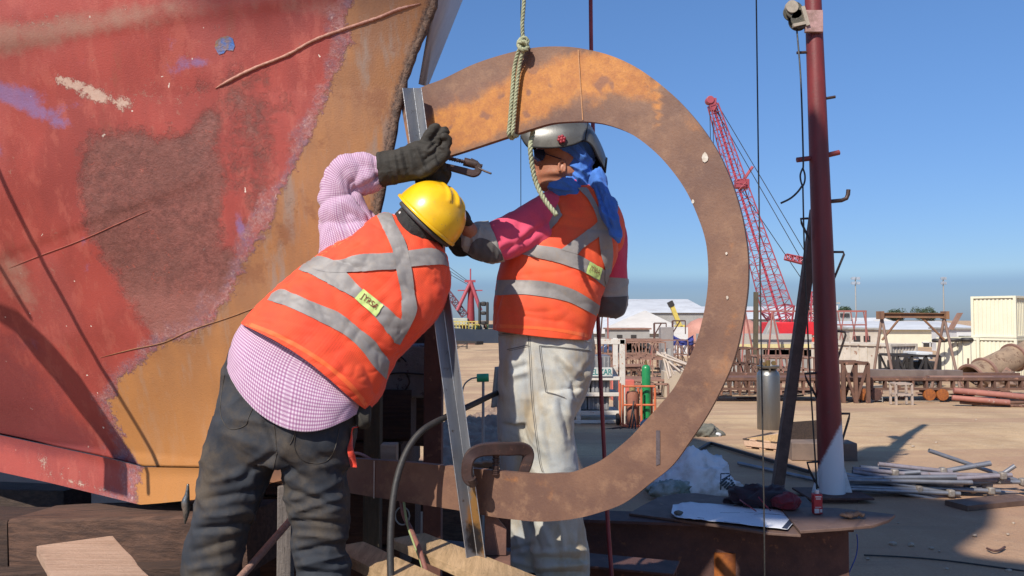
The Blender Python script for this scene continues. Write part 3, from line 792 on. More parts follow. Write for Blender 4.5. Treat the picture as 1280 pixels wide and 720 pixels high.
def decal(name, surf, left, right, m, parent, n=60, mcols=10, off=.003, label=None, smooth=180):
    a = resample(catmull(left, 6), n); b = resample(catmull(right, 6), n)
    vs = []; ok = []
    for i in range(n):
        for j in range(mcols + 1):
            q = a[i] + (b[i] - a[i]) * j / mcols; h = surf.hit(q[0], q[1], off)
            ok.append(h is not None); vs.append(h if h is not None else V((0, 0, 0)))
    w = mcols + 1; fs = []
    for i in range(n - 1):
        for j in range(mcols):
            k = (i * w + j, i * w + j + 1, (i + 1) * w + j + 1, (i + 1) * w + j)
            if all(ok[x] for x in k):
                L = [(vs[k[x]] - vs[k[(x + 1) % 4]]).length for x in range(4)]
                if max(L) < .05: fs.append(k)
    used = sorted({i for f in fs for i in f}); mp = {u: i for i, u in enumerate(used)}
    if not fs: return None
    return emit(name, [vs[u] for u in used], [tuple(mp[i] for i in f) for f in fs], m, parent, smooth=smooth, solid=0, label=label)

def stitch(name, surf, pts, r, m, parent, off=.001):
    mb = MB(); q = resample(catmull(pts, 8), 60); run = []
    for x, y in q:
        h = surf.hit(x, y, off)
        if h is None or (run and (h - run[-1]).length > .05):
            if len(run) > 2: mb.tube(run, r, 5)
            run = []
            if h is None: continue
        run.append(h)
    if len(run) > 2: mb.tube(run, r, 5)
    return mb.out(name, m, parent, smooth=180) if mb.v else None

def text_decal(name, surf, txt, quad, m, parent, off=.005, shear=.2, padx=.1, pady=.2):
    cu = bpy.data.curves.new('t', 'FONT'); cu.body = txt; cu.shear = shear; cu.resolution_u = 3; cu.offset = .002
    o = bpy.data.objects.new('t', cu); COL.objects.link(o)
    dg = bpy.context.evaluated_depsgraph_get(); me = o.evaluated_get(dg).to_mesh()
    vs = [v.co.copy() for v in me.vertices]; fs = [tuple(p.vertices) for p in me.polygons]; o.evaluated_get(dg).to_mesh_clear(); bpy.data.objects.remove(o)
    x0 = min(v.x for v in vs); x1 = max(v.x for v in vs); y0 = min(v.y for v in vs); y1 = max(v.y for v in vs)
    q = [np.array(c, float) for c in quad]; out = []
    for v in vs:
        u = padx + (1 - 2 * padx) * (v.x - x0) / (x1 - x0); w = pady + (1 - 2 * pady) * (y1 - v.y) / (y1 - y0)
        p = (q[0] * (1 - u) + q[1] * u) * (1 - w) + (q[3] * (1 - u) + q[2] * u) * w
        h = surf.hit(p[0], p[1], off) if surf else None
        if h is None: return None
        out.append(h)
    return emit(name, out, fs, m, parent, smooth=0)

# ------------------------------------------------------------------ cloth materials
def fabric(name, c1, c2, sc=9, weave=420, bump=.25, rough=.85, dirt=None, damt=.5, sheen=.25, dsc=4, mesh_=False, trans=0, dstretch=None, fold=(9, .5)):
    t = T(name)
    n1 = t.noise(sc, 5, .6); w = t.node('ShaderNodeTexNoise', {'Vector': t.co, 'Scale': weave, 'Detail': 2.0}).outputs[0]
    col = t.mix(t.step(n1, .35, .65), c1, c2)
    if dirt: col = t.mix(t.math('MULTIPLY', t.step(t.noise(dsc, 6, .65, dstretch), .44, .66), damt), col, dirt)
    col = t.mix(t.math('MULTIPLY', t.step(w, .4, .7), .28), col, tuple(x * .5 for x in c1))
    rg = t.node('ShaderNodeTexNoise', {'Vector': t.co, 'Scale': fold[0], 'Detail': 3.0, 'Roughness': .45, 'Distortion': .6}, noise_type='RIDGED_MULTIFRACTAL', normalize=True).outputs[0]
    h = w
    if mesh_:      # knitted mesh: little square holes
        mp = t.node('ShaderNodeMapping', {0: t.node('ShaderNodeUVMap').outputs[0], 3: (640, 640, 640)}).outputs[0]
        se = t.node('ShaderNodeSeparateXYZ', {0: mp}); a = t.math('ABSOLUTE', t.math('SINE', se.outputs[0])); b = t.math('ABSOLUTE', t.math('SINE', se.outputs[1]))
        g = t.math('MULTIPLY', a, b); col = t.mix(t.math('MULTIPLY', t.step(g, .45, .9), .38), col, tuple(x * .42 for x in c1)); h = t.math('ADD', h, t.math('MULTIPLY', g, -1.0))
    return t.fin(col, rough, 0, t.bump(h, bump, .002, t.bump(rg, fold[1], .012)), Sheen_Weight=sheen, Sheen_Roughness=.5)
MO = fabric('vest_orange', (.88, .085, .022), (.80, .06, .018), sheen=.1, mesh_=True, rough=.75, fold=(8, .55))
MO2 = fabric('vest_orange_plain', (.88, .10, .02), (.80, .07, .018), sheen=.1, rough=.7, fold=(8, .55), dirt=(.55, .10, .04), damt=.35)
MOE = fabric('vest_edge', (.9, .14, .025), (.85, .12, .02), sheen=.3, rough=.7)
def silver():
    t = T('reflective_tape'); n = t.noise(12, 6, .7); n2 = t.noise(500, 2, .5)
    c = t.mix(t.step(n, .35, .7), (.27, .25, .235), (.20, .185, .175)); c = t.mix(t.math('MULTIPLY', t.step(t.noise(30, 6, .7), .5, .7), .5), c, (.30, .24, .18))
    return t.fin(c, .55, .0, t.bump(t.math('ADD', n2, t.noise(60, 4, .6)), .18, .003))
MS = silver()
MJ = fabric('dark_denim', (.014, .018, .026), (.026, .030, .038), sc=7, dirt=(.085, .064, .042), damt=.8, bump=.35, dsc=5, sheen=0)
ML = fabric('pale_denim', (.52, .485, .39), (.36, .38, .38), sc=6, dirt=(.40, .31, .19), damt=.9, bump=.3, dsc=5, dstretch=(1.6, 1, .5), sheen=.05, fold=(9, .3))
MPK = fabric('pink_cloth', (.72, .075, .15), (.60, .055, .12), sc=6, sheen=.2, fold=(9, .3))
MCU = fabric('grey_cuff', (.36, .35, .31), (.30, .29, .26), sc=8)
MDK = fabric('dark_patch', (.095, .088, .085), (.07, .065, .065), sc=8)
MBL = fabric('blue_cloth', (.055, .19, .60), (.035, .13, .45), sc=8, sheen=.1, fold=(20, .9))
MGL = fabric('black_glove', (.020, .017, .012), (.032, .027, .020), sc=12, bump=.5, weave=200, rough=.8, sheen=0)
MTH = mat('thread', (.03, .03, .035), sc=30)
MTH2 = mat('thread2', (.16, .15, .14), sc=30)
MLB = mat('label_yellow', (.56, .70, .22), (.50, .66, .20), sc=30, rough=.6)
MTX = mat('label_text', (.22, .012, .012), sc=30)
def gingham():
    t = T('gingham'); mp = t.node('ShaderNodeMapping', {0: t.node('ShaderNodeUVMap').outputs[0], 3: (1, 1, 1)}).outputs[0]
    se = t.node('ShaderNodeSeparateXYZ', {0: mp})
    def ln(s, per):
        f = t.math('FRACT', t.math('MULTIPLY', s, 1 / per)); return t.math('SUBTRACT', t.step(f, .42, .52), t.step(f, .90, .99))
    a = ln(se.outputs[0], .0056); b = ln(se.outputs[1], .0056)
    c = t.mix(t.math('MULTIPLY', a, .58), (.62, .50, .58), (.24, .04, .17)); c = t.mix(t.math('MULTIPLY', b, .58), c, (.22, .04, .17))
    w = t.noise(500, 2, .5)
    return t.fin(c, .85, 0, t.bump(w, .2, .002), Sheen_Weight=.2)
MGI = gingham()
MSK = None
def skin():
    t = T('skin'); n = t.noise(30, 5, .6); n2 = t.noise(180, 3, .6)
    c = t.mix(t.step(n, .35, .65), (.40, .175, .105), (.34, .135, .08)); return t.fin(c, .5, 0, t.bump(n2, .25, .0015), Subsurface_Weight=.12, Subsurface_Scale=.01)
MSK = skin()
MHAIR = mat('black_hair', (.012, .011, .011), (.03, .028, .026), sc=60, rough=.7, bump=.9, fine=300)
MSTRAP = mat('strap', (.06, .06, .06), sc=40)

def tubes(*ch):
    r = []
    for pts in ch:
        mb = MB(); q = catmull([list(P(a, b, d)) + [rr] for a, b, d, rr in pts], 6)
        mb.tube([V(x[:3]) for x in q], [x[3] for x in q], 14)
        mb.ball(P(*pts[0][:3]), pts[0][3] * .98, 14, 8); mb.ball(P(*pts[-1][:3]), pts[-1][3] * .98, 14, 8); r.append((mb.v, mb.f))
    return r

def stripes(surf, defs, vest):
    for k, (a, b) in enumerate(defs): decal('reflective_stripe', surf, a, b, MS, vest, n=90, mcols=12, off=.0065 + .0012 * k)

# ------------------------------------------------------------------ left worker (leaning, yellow helmet)
LW = thing('person', 'worker in yellow hard hat and pink checked shirt leaning over with one glove raised', 'person', P(335, 827, 2.75))
def left_worker():
    D = 2.75
    # body
    parts = tubes([(372, 500, 2.78, .115), (395, 440, 2.80, .105), (440, 370, 2.84, .115), (490, 325, 2.88, .10), (508, 300, 2.89, .055), (520, 280, 2.89, .055)],
                  [(445, 305, 2.87, .055), (425, 265, 2.87, .05), (428, 225, 2.87, .04), (470, 210, 2.87, .032), (520, 205, 2.87, .03)],
                  [(530, 320, 2.92, .055), (540, 360, 3.0, .045), (543, 300, 3.02, .038), (541, 235, 2.96, .03)],
                  [(320, 530, 2.76, .085), (285, 640, 2.74, .065), (262, 740, 2.75, .05), (260, 815, 2.76, .04)],
                  [(400, 545, 2.76, .085), (400, 640, 2.75, .065), (403, 740, 2.75, .05), (405, 815, 2.76, .04)])
    mb = MB(); up = V((.66, -.08, .70)).normalized(); fw = V((-.45, .75, .45)); fw = (fw - up * fw.dot(up)).normalized(); sd = up.cross(fw)
    hc = P(522, 279, 2.885)
    mb.ball(hc, (.074, .092, .105), 28, 18, (sd, fw, up)); parts.append((mb.v, mb.f))
    m2 = MB(); m2.ball(hc + fw * .09 - up * .03, (.014, .018, .022), 12, 8, (sd, fw, up)); parts.append((m2.v, m2.f))       # nose
    m2 = MB(); m2.ball(hc + fw * .05 - up * .075, (.045, .04, .04), 12, 8, (sd, fw, up)); parts.append((m2.v, m2.f))       # chin
    for s in (-1, 1):
        m2 = MB(); m2.ball(hc + sd * (.076 * s) - up * .02 - fw * .005, (.010, .018, .03), 12, 8, (sd, fw, up)); parts.append((m2.v, m2.f))
    v, f = remesh(parts, .008, 3)
    emit('body', v, f, MSK, LW, smooth=180)
    # trousers
    pel, pf, _ = loft([(300, 415, 452, 490, 2.80, 2.80, .11), (284, 455, 450, 515, 2.78, 2.78, .125), (275, 500, 445, 540, 2.76, 2.77, .14), (268, 545, 440, 562, 2.75, 2.76, .135), (266, 568, 436, 585, 2.75, 2.76, .11)], closed=(True, True))
    l1, f1, _ = loft([(270, 520, 356, 530, 2.75, 2.75, .11), (258, 560, 348, 570, D, D, .105), (252, 600, 334, 604, D, D, .098), (246, 640, 319, 640, D, D, .092), (237, 670, 308, 672, D, D, .085), (231, 700, 300, 705, D, D, .082),
                      (228, 740, 297, 745, D, D, .08), (226, 790, 291, 792, D, D, .078), (228, 818, 290, 820, D, D, .078)], closed=(True, True))
    l2, f2, _ = loft([(340, 528, 442, 522, 2.76, 2.76, .11), (350, 566, 437, 566, D, D, .105), (358, 600, 431, 598, D, D, .098), (360, 628, 436, 628, D, D, .092), (367, 655, 435, 660, D, D, .085), (368, 682, 430, 690, D, D, .08),
                      (372, 703, 437, 705, D, D, .085), (375, 740, 436, 740, D, D, .08), (378, 790, 434, 792, D, D, .078), (378, 818, 432, 820, D, D, .078)], closed=(True, True))
    v, f = remesh([(pel, pf), (l1, f1), (l2, f2)], .0062, 3)
    CR = [(345, 566, 300, 600, 5, -.010), (346, 570, 380, 600, 5, -.012), (345, 560, 330, 520, 4, -.008), (270, 600, 330, 588, 5, .006), (255, 625, 325, 612, 5, -.008), (250, 645, 315, 640, 6, .007),
          (245, 662, 312, 655, 4, -.008), (240, 690, 300, 672, 5, -.006), (236, 712, 298, 700, 5, .007), (362, 612, 420, 632, 4, -.008), (365, 640, 432, 620, 5, .009), (368, 650, 430, 655, 4, -.009), (370, 668, 432, 672, 5, .009),
          (368, 690, 425, 680, 4, -.010), (372, 706, 436, 694, 5, .012), (375, 716, 432, 716, 4, -.010), (275, 540, 330, 560, 8, .006), (360, 560, 400, 600, 6, .006), (395, 560, 436, 600, 6, -.007), (392, 585, 436, 578, 6, .006)]
    v = wrinkle(v, f, [(pxdir(1, -.25), 9, .4, .007), (pxdir(1, .45), 17, .35, .0035), (pxdir(.4, 1), 9, .4, .006)], CR, 1.3)
    tr = emit('trousers', v, f, MJ, LW, smooth=180)
    S = Surf(tr)
    for pts in ([(281, 468), (276, 500), (277, 522), (288, 536), (306, 532), (311, 521), (322, 497)], [(340, 515), (344, 540), (346, 563)], [(371, 532), (366, 548), (362, 556)], [(371, 535), (368, 560), (380, 576), (405, 578), (418, 562), (424, 535)], [(346, 566), (340, 590), (325, 625), (312, 665), (303, 715)]):
        stitch('seam', S, pts, .0014, mat('thread_dark', (.055, .045, .035)), tr)
    # boots
    for x in (262, 408):
        mb = MB(); b = P(x, 824, 2.76)
        mb.ball(b + V((0, .05, .02)), (.055, .14, .05), 20, 12); mb.cyl(b + V((0, -.02, .02)), b + V((0, -.02, .14)), .052, .055, 18)
        vv, ff = remesh([(mb.v, mb.f)], .008, 2); vv = [V((q.x, q.y, max(q.z, b.z - .015))) for q in vv]
        emit('boot', vv, ff, MGL, LW, smooth=180)
    # shirt: tail, collar and sleeves
    tv, tf, tu = loft([(289, 452, 453, 512, 2.77, 2.77, .172, 2, 44), (292, 432, 457, 500, 2.775, 2.775, .168, 2, 22), (302, 410, 462, 490, 2.785, 2.785, .145, 0, 5), (325, 385, 478, 470, 2.80, 2.80, .14), (365, 350, 500, 435, 2.82, 2.83, .135),
                       (415, 315, 540, 395, 2.85, 2.87, .125), (450, 290, 552, 350, 2.87, 2.89, .11), (476, 274, 545, 310, 2.88, 2.90, .085), (494, 268, 532, 292, 2.885, 2.90, .065)], n=150, sub=11)
    tv = wrinkle(tv, tf, [(pxdir(.8, .55), 9, .35, .004), (pxdir(.6, -.8), 16, .3, .002)], [(330, 430, 420, 530, 10, .005), (400, 470, 440, 530, 7, -.005), (300, 440, 320, 500, 6, -.005), (420, 500, 450, 490, 5, .006)], 4.0)
    sh = emit('shirt', tv, tf, MGI, LW, smooth=180, uvs=tu, solid=.002)
    sv, sf, su_ = loft([(400, 340, 490, 300, 2.86, 2.88, .085), (399, 312, 474, 276, 2.86, 2.88, .080), (398, 290, 462, 262, 2.87, 2.88, .074), (399, 268, 456, 254, 2.87, 2.88, .07), (399, 244, 452, 246, 2.87, 2.88, .068),
                        (401, 222, 450, 243, 2.87, 2.88, .066), (412, 204, 451, 242, 2.87, 2.88, .064), (428, 192, 455, 242, 2.87, 2.87, .062), (446, 187, 462, 240, 2.87, 2.87, .06), (462, 188, 472, 236, 2.87, 2.87, .056), (475, 194, 479, 230, 2.87, 2.87, .05)], n=110, sub=10, closed=(True, False))
    sv = wrinkle(sv, sf, [(pxdir(.6, .8), 13, .35, .014), (pxdir(1, -.3), 9, .4, .012), (pxdir(.3, 1), 26, .35, .004)],
                 [(452, 243, 420, 215, 4, -.012), (455, 240, 432, 200, 4, -.009), (450, 247, 408, 232, 4, .009), (452, 250, 410, 258, 4, -.009), (458, 258, 415, 285, 4, .008), (462, 266, 432, 300, 4, -.010), (440, 262, 434, 290, 4, .007),
                  (444, 195, 470, 235, 4, .007), (430, 198, 452, 236, 3, .007), (418, 208, 446, 230, 3, -.007), (405, 240, 408, 290, 5, .006), (468, 190, 474, 232, 3, .008)], 7.0)
    emit('sleeve', sv, sf, MGI, LW, smooth=180, uvs=su_)
    ev, ef, eu = loft([(515, 300, 556, 322, 2.93, 2.93, .06), (522, 325, 562, 338, 2.96, 2.95, .062), (525, 350, 561, 358, 3.0, 2.99, .06), (526, 375, 553, 382, 3.04, 3.03, .05), (528, 350, 556, 345, 3.06, 3.06, .05), (530, 300, 556, 300, 3.03, 3.03, .045), (530, 250, 554, 250, 2.97, 2.97, .04)], n=80, sub=8)
    ev = wrinkle(ev, ef, [(pxdir(1, .2), 16, .3, .005)], [], 2.0)
    emit('sleeve', ev, ef, MGI, LW, smooth=180, uvs=eu)
    # vest
    vv, vf, vu = loft([(306, 403, 462, 511, 2.775, 2.775, .165, 6, -15), (321, 387, 476, 494, 2.785, 2.785, .168, 3, -7), (341, 367, 484, 474, 2.795, 2.80, .165), (362, 347, 498, 448, 2.81, 2.815, .160), (385, 330, 519, 427, 2.83, 2.84, .156),
                       (411, 312, 544, 404, 2.845, 2.86, .15), (437, 294, 560, 372, 2.86, 2.885, .14), (456, 278, 561, 341, 2.875, 2.90, .122), (469, 269, 556, 314, 2.88, 2.905, .10), (482, 266, 543, 298, 2.885, 2.905, .078), (492, 268, 533, 292, 2.885, 2.90, .066)], n=190, sub=13, p=.78)
    CR = [(455, 375, 492, 425, 4, .006), (440, 378, 490, 432, 4, -.010), (452, 390, 485, 438, 4, .010), (470, 405, 488, 450, 4, -.008), (400, 340, 378, 331, 4, -.006), (478, 475, 440, 455, 8, .008), (470, 500, 430, 470, 5, -.007), (482, 466, 478, 440, 5, -.008),
          (368, 362, 368, 388, 3, -.008), (385, 340, 410, 395, 6, .006), (492, 318, 494, 338, 3, -.006), (446, 290, 432, 320, 4, .006), (425, 305, 418, 325, 4, -.006), (455, 280, 448, 312, 4, .005), (515, 350, 518, 400, 4, -.006), (535, 330, 525, 395, 7, .006),
          (500, 345, 508, 395, 4, .004), (466, 300, 490, 305, 4, -.005), (400, 420, 450, 470, 9, .006), (350, 395, 380, 430, 8, -.004), (510, 300, 538, 310, 4, -.006), (515, 312, 540, 313, 4, .006)]
    vv = wrinkle(vv, vf, [(pxdir(.75, .65), 7, .3, .0085), (pxdir(.6, -.75), 13, .25, .0035), (pxdir(.9, .2), 30, .4, .003)], CR, 9.0)
    ve = emit('safety_vest', vv, vf, MO, LW, smooth=180, uvs=vu, solid=.003)
    S = Surf(ve)
    stripes(S, [([(340, 368), (352, 362), (369, 368), (399, 381), (427, 393), (452, 413), (469, 427), (478, 440), (486, 452)], [(335, 376), (341, 377), (366, 386), (399, 402), (430, 418), (452, 438), (466, 457), (476, 468), (482, 474)]),
                ([(378, 333), (395, 321), (420, 327), (433, 341), (453, 362), (476, 378), (499, 398), (506, 405)], [(374, 338), (388, 343), (405, 352), (421, 361), (443, 373), (468, 396), (484, 416), (495, 430)]),
                ([(382, 327), (395, 321), (420, 326), (449, 319), (489, 317), (509, 314), (540, 311), (556, 318)], [(384, 331), (400, 340), (433, 341), (450, 340), (471, 338), (496, 337), (513, 334), (549, 331), (559, 334)]),
                ([(470, 267), (477, 282), (489, 309), (492, 322), (497, 347), (501, 369), (501, 398), (491, 428)], [(488, 265), (494, 280), (504, 298), (510, 314), (514, 336), (518, 369), (519, 393), (499, 430)])], ve)
    decal('hem_binding', S, [(309, 402), (350, 418), (400, 447), (440, 480), (462, 509)], [(306, 406), (348, 423), (398, 452), (437, 485), (459, 514)], MOE, ve, n=80, mcols=3, off=.004)
    decal('armhole_binding', S, [(385, 329), (408, 312), (436, 294), (455, 278), (468, 268)], [(388, 332), (411, 315), (439, 297), (458, 281), (471, 270)], MOE, ve, n=60, mcols=3, off=.004)
    q = [(454, 361), (479.5, 382), (469.5, 396), (443, 374)]
    lb = decal('maker_label', S, [q[0], q[3]], [q[1], q[2]], MLB, ve, n=20, mcols=14, off=.011)
    text_decal('lettering', S, 'JYRSA', q, MTX, lb or ve, off=.0135, shear=-.05, padx=.14, pady=.22)
    # gloves
    gv, gf, _ = loft([(472, 191, 477, 234, 2.865, 2.865, .056), (490, 189, 492, 230, 2.865, 2.865, .053), (506, 184, 510, 226, 2.865, 2.865, .05), (520, 178, 528, 224, 2.865, 2.865, .05), (536, 178, 546, 214, 2.865, 2.87, .046), (548, 186, 552, 205, 2.87, 2.87, .03)], n=60, sub=8, closed=(True, True))
    fin = tubes([(528, 190, 2.86, .020), (534, 172, 2.855, .0175), (541, 162, 2.85, .015), (546, 159, 2.85, .0125)],
                [(538, 190, 2.87, .021), (548, 172, 2.865, .0185), (554, 164, 2.86, .016), (557, 165, 2.855, .013)],
                [(545, 196, 2.85, .020), (555, 186, 2.84, .018), (560, 176, 2.84, .0165), (556, 171, 2.83, .0145)],
                [(542, 206, 2.86, .020), (552, 198, 2.84, .018), (558, 190, 2.835, .016), (554, 185, 2.83, .013)],
                [(512, 212, 2.85, .022), (526, 216, 2.84, .0195), (536, 212, 2.83, .0175), (543, 206, 2.825, .014)])
    v, f = remesh([(gv, gf)] + fin, .0042, 2)
    v = wrinkle(v, f, [(pxdir(.1, 1), 22, .35, .004), (pxdir(1, -.2), 40, .4, .002)], [(535, 188, 545, 178, 2, -.006), (530, 200, 550, 185, 2.5, -.005), (505, 190, 512, 222, 3, -.006), (492, 192, 498, 226, 3, .005), (520, 185, 532, 215, 3, .005)], 3.0)
    emit('glove', v, f, MGL, LW, smooth=180)
    gv, gf, _ = loft([(526, 262, 556, 262, 2.97, 2.97, .045), (526, 240, 556, 240, 2.95, 2.95, .045), (528, 225, 559, 226, 2.94, 2.94, .045), (532, 212, 554, 214, 2.93, 2.93, .04), (537, 204, 550, 206, 2.93, 2.93, .03)], n=50, sub=8, closed=(True, True))
    fin = tubes([(534, 214, 2.93, .018), (536, 203, 2.92, .016), (539, 198, 2.90, .014)], [(543, 214, 2.93, .018), (545, 203, 2.92, .016), (547, 200, 2.90, .014)], [(551, 218, 2.94, .018), (554, 210, 2.92, .016), (552, 206, 2.90, .014)], [(553, 226, 2.94, .018), (559, 219, 2.93, .016), (556, 213, 2.91, .0135)],
                [(532, 232, 2.92, .018), (528, 222, 2.90, .016), (531, 213, 2.89, .014)])
    v, f = remesh([(gv, gf)] + fin, .0045, 2); v = wrinkle(v, f, [(pxdir(1, 0), 24, .35, .003)], [], 5.0)
    emit('glove', v, f, MGL, LW, smooth=180)
    # hair, scarf
    mb = MB(); mb.ball(hc - up * .012 - fw * .012, (.084, .094, .10), 32, 20, (sd, fw, up)); hv = wrinkle(mb.v, mb.f, [(up, 40, .3, .005)], [], 1.0)
    keep = [i for i, q_ in enumerate(hv) if (q_ - hc).dot(fw) < .035]
    ks = set(keep); ff = [g for g in mb.f if all(i in ks for i in g)]; mp = {u: i for i, u in enumerate(keep)}
    emit('hair', [hv[i] for i in keep], [tuple(mp[i] for i in g) for g in ff], MHAIR, LW, smooth=180, solid=.004)
    cv, cf, cu_ = loft([(489, 282, 534, 302, 2.89, 2.90, .075), (493, 274, 534, 298, 2.885, 2.89, .074), (497, 266, 530, 288, 2.885, 2.885, .070), (502, 262, 528, 278, 2.885, 2.885, .062)], n=80, sub=6)
    cv = wrinkle(cv, cf, [(pxdir(.8, .6), 34, .3, .006)], [], 8.0)
    emit('neck_cloth', cv, cf, fabric('neck_grey', (.50, .46, .44), (.20, .17, .17), sc=55, weave=300), LW, smooth=180, solid=.003)
    # hard hat
    rc = P(534.5, 274, 2.875); R1, R2, HH = .119, .128, .128
    t = T('yellow_plastic'); n = t.noise(7, 5, .6); n2 = t.noise(60, 5, .75)
    c = t.mix(t.step(n, .4, .65), (.84, .50, .008), (.72, .40, .006)); c = t.mix(t.step(t.noise(24, 9, .85), .58, .64), c, (.50, .31, .06)); c = t.mix(t.step(t.noise(9, 4, .7, (6, 1, 1)), .66, .69), c, (.42, .27, .06))
    MY = t.fin(c, .33, 0, t.bump(n2, .06, .002), Coat_Weight=.25, Coat_Roughness=.2)
    vs = []; fs = []; nu, nv = 96, 40
    for j in range(nv + 1):
        ph = math.pi / 2 * j / nv; rr = math.cos(ph) ** .82; hh = math.sin(ph) ** .92
        for i in range(nu):
            th = 2 * math.pi * i / nu; a, b = math.cos(th), math.sin(th); x, y = R1 * rr * a, R2 * rr * b
            bulge = 0
            for cx_, am in ((0, .0075), (-.036, .0055), (.036, .0055)):
                bulge += am * math.exp(-((x - cx_) / .0075) ** 2) * min(1, max(0, (hh - .35) / .25)) * (1 if y > -.085 else 0)
            k = 1 + bulge / .12
            vs.append(rc + sd * (x * k) + fw * (y * k) + up * (HH * hh * k))
    for j in range(nv):
        for i in range(nu): fs.append((j * nu + i, j * nu + (i + 1) % nu, (j + 1) * nu + (i + 1) % nu, (j + 1) * nu + i))
    hh_ = emit('hard_hat', vs, fs, MY, LW, smooth=60, solid=.003)
    mb = MB(); pr = [(1.0, .004), (1.045, .001), (1.055, -.004), (1.045, -.009), (1.0, -.008), (.985, -.002)]
    vs = []
    for k, (s, h) in enumerate(pr):
        for i in range(nu):
            th = 2 * math.pi * i / nu; y = R2 * s * math.sin(th); ex = .045 * max(0, math.sin(th)) ** 3 * (s > 1.02)
            vs.append(rc + sd * (R1 * s * math.cos(th)) + fw * (y + ex) + up * (h - .25 * ex))
    fs = [(k * nu + i, k * nu + (i + 1) % nu, ((k + 1) % 6) * nu + (i + 1) % nu, ((k + 1) % 6) * nu + i) for k in range(6) for i in range(nu)]
    emit('brim', vs, fs, MY, hh_, smooth=60)
    mb = MB(); mb.tube([rc + sd * (.107 * math.cos(a)) + fw * (.115 * math.sin(a)) - up * .018 for a in np.linspace(math.pi * .95, math.pi * 2.05, 24)], .009, 8); mb.out('headband', MSTRAP, hh_, smooth=180)
left_worker()
# glove tucked in the back pocket and orange strap
pg = thing('pocket_glove', 'black work glove tucked in the hip pocket of the dark jeans, orange strap dangling', 'glove', P(453, 533, 2.70))
gv, gf, _ = loft([(444, 505, 462, 506, 2.74, 2.74, .03), (445, 515, 464, 518, 2.735, 2.735, .034), (446, 527, 463, 528, 2.73, 2.73, .032), (449, 535, 458, 536, 2.73, 2.73, .02)], n=40, closed=(True, True))
gv = wrinkle(gv, gf, [(pxdir(.2, 1), 30, .4, .006)], [], 2.0); emit('glove_body', gv, gf, MGL, pg, smooth=180)
mb = MB(); c = catmull([(452, 530), (446, 534), (441, 536), (440, 548), (438, 560), (440, 572), (442, 584)], 5); w = np.interp(np.arange(len(c)), [0, 10, 20, len(c) - 1], [.004, .006, .010, .012])
vs = []
for k, (x, y) in enumerate(c):
    q = P(x, y, 2.71 + .01 * math.sin(k * .5)); sdv = V((math.cos(k * .12), -math.sin(k * .12), 0)); vs += [q - sdv * w[k], q + sdv * w[k]]
emit('strap', vs, [(2 * k, 2 * k + 1, 2 * k + 3, 2 * k + 2) for k in range(len(c) - 1)], fabric('orange_strap', (.75, .04, .02), (.7, .05, .02)), pg, smooth=180, solid=.003)
ch = thing('chipping_hammer', 'small shiny pointed hammer hanging beside the left thigh of the dark jeans', 'hammer', P(233, 655, 2.78))
mb = MB(); q = catmull([list(P(x, y, 2.76)) + [r] for x, y, r in ((235, 605, .004), (234, 618, .008), (232, 628, .014), (233, 638, .012), (232, 648, .007), (231, 655, .002))], 5)
mb.tube([V(x[:3]) for x in q], [x[3] for x in q], 10); mb.out('head', mat('hammer_steel', (.30, .29, .26), (.12, .12, .11), sc=50, rough=.3, metal=.8), ch, smooth=180)
mb = MB(); mb.cyl(P(230, 632, 2.76), P(252, 624, 2.80), .007, n=10); mb.out('handle', MBR, ch)

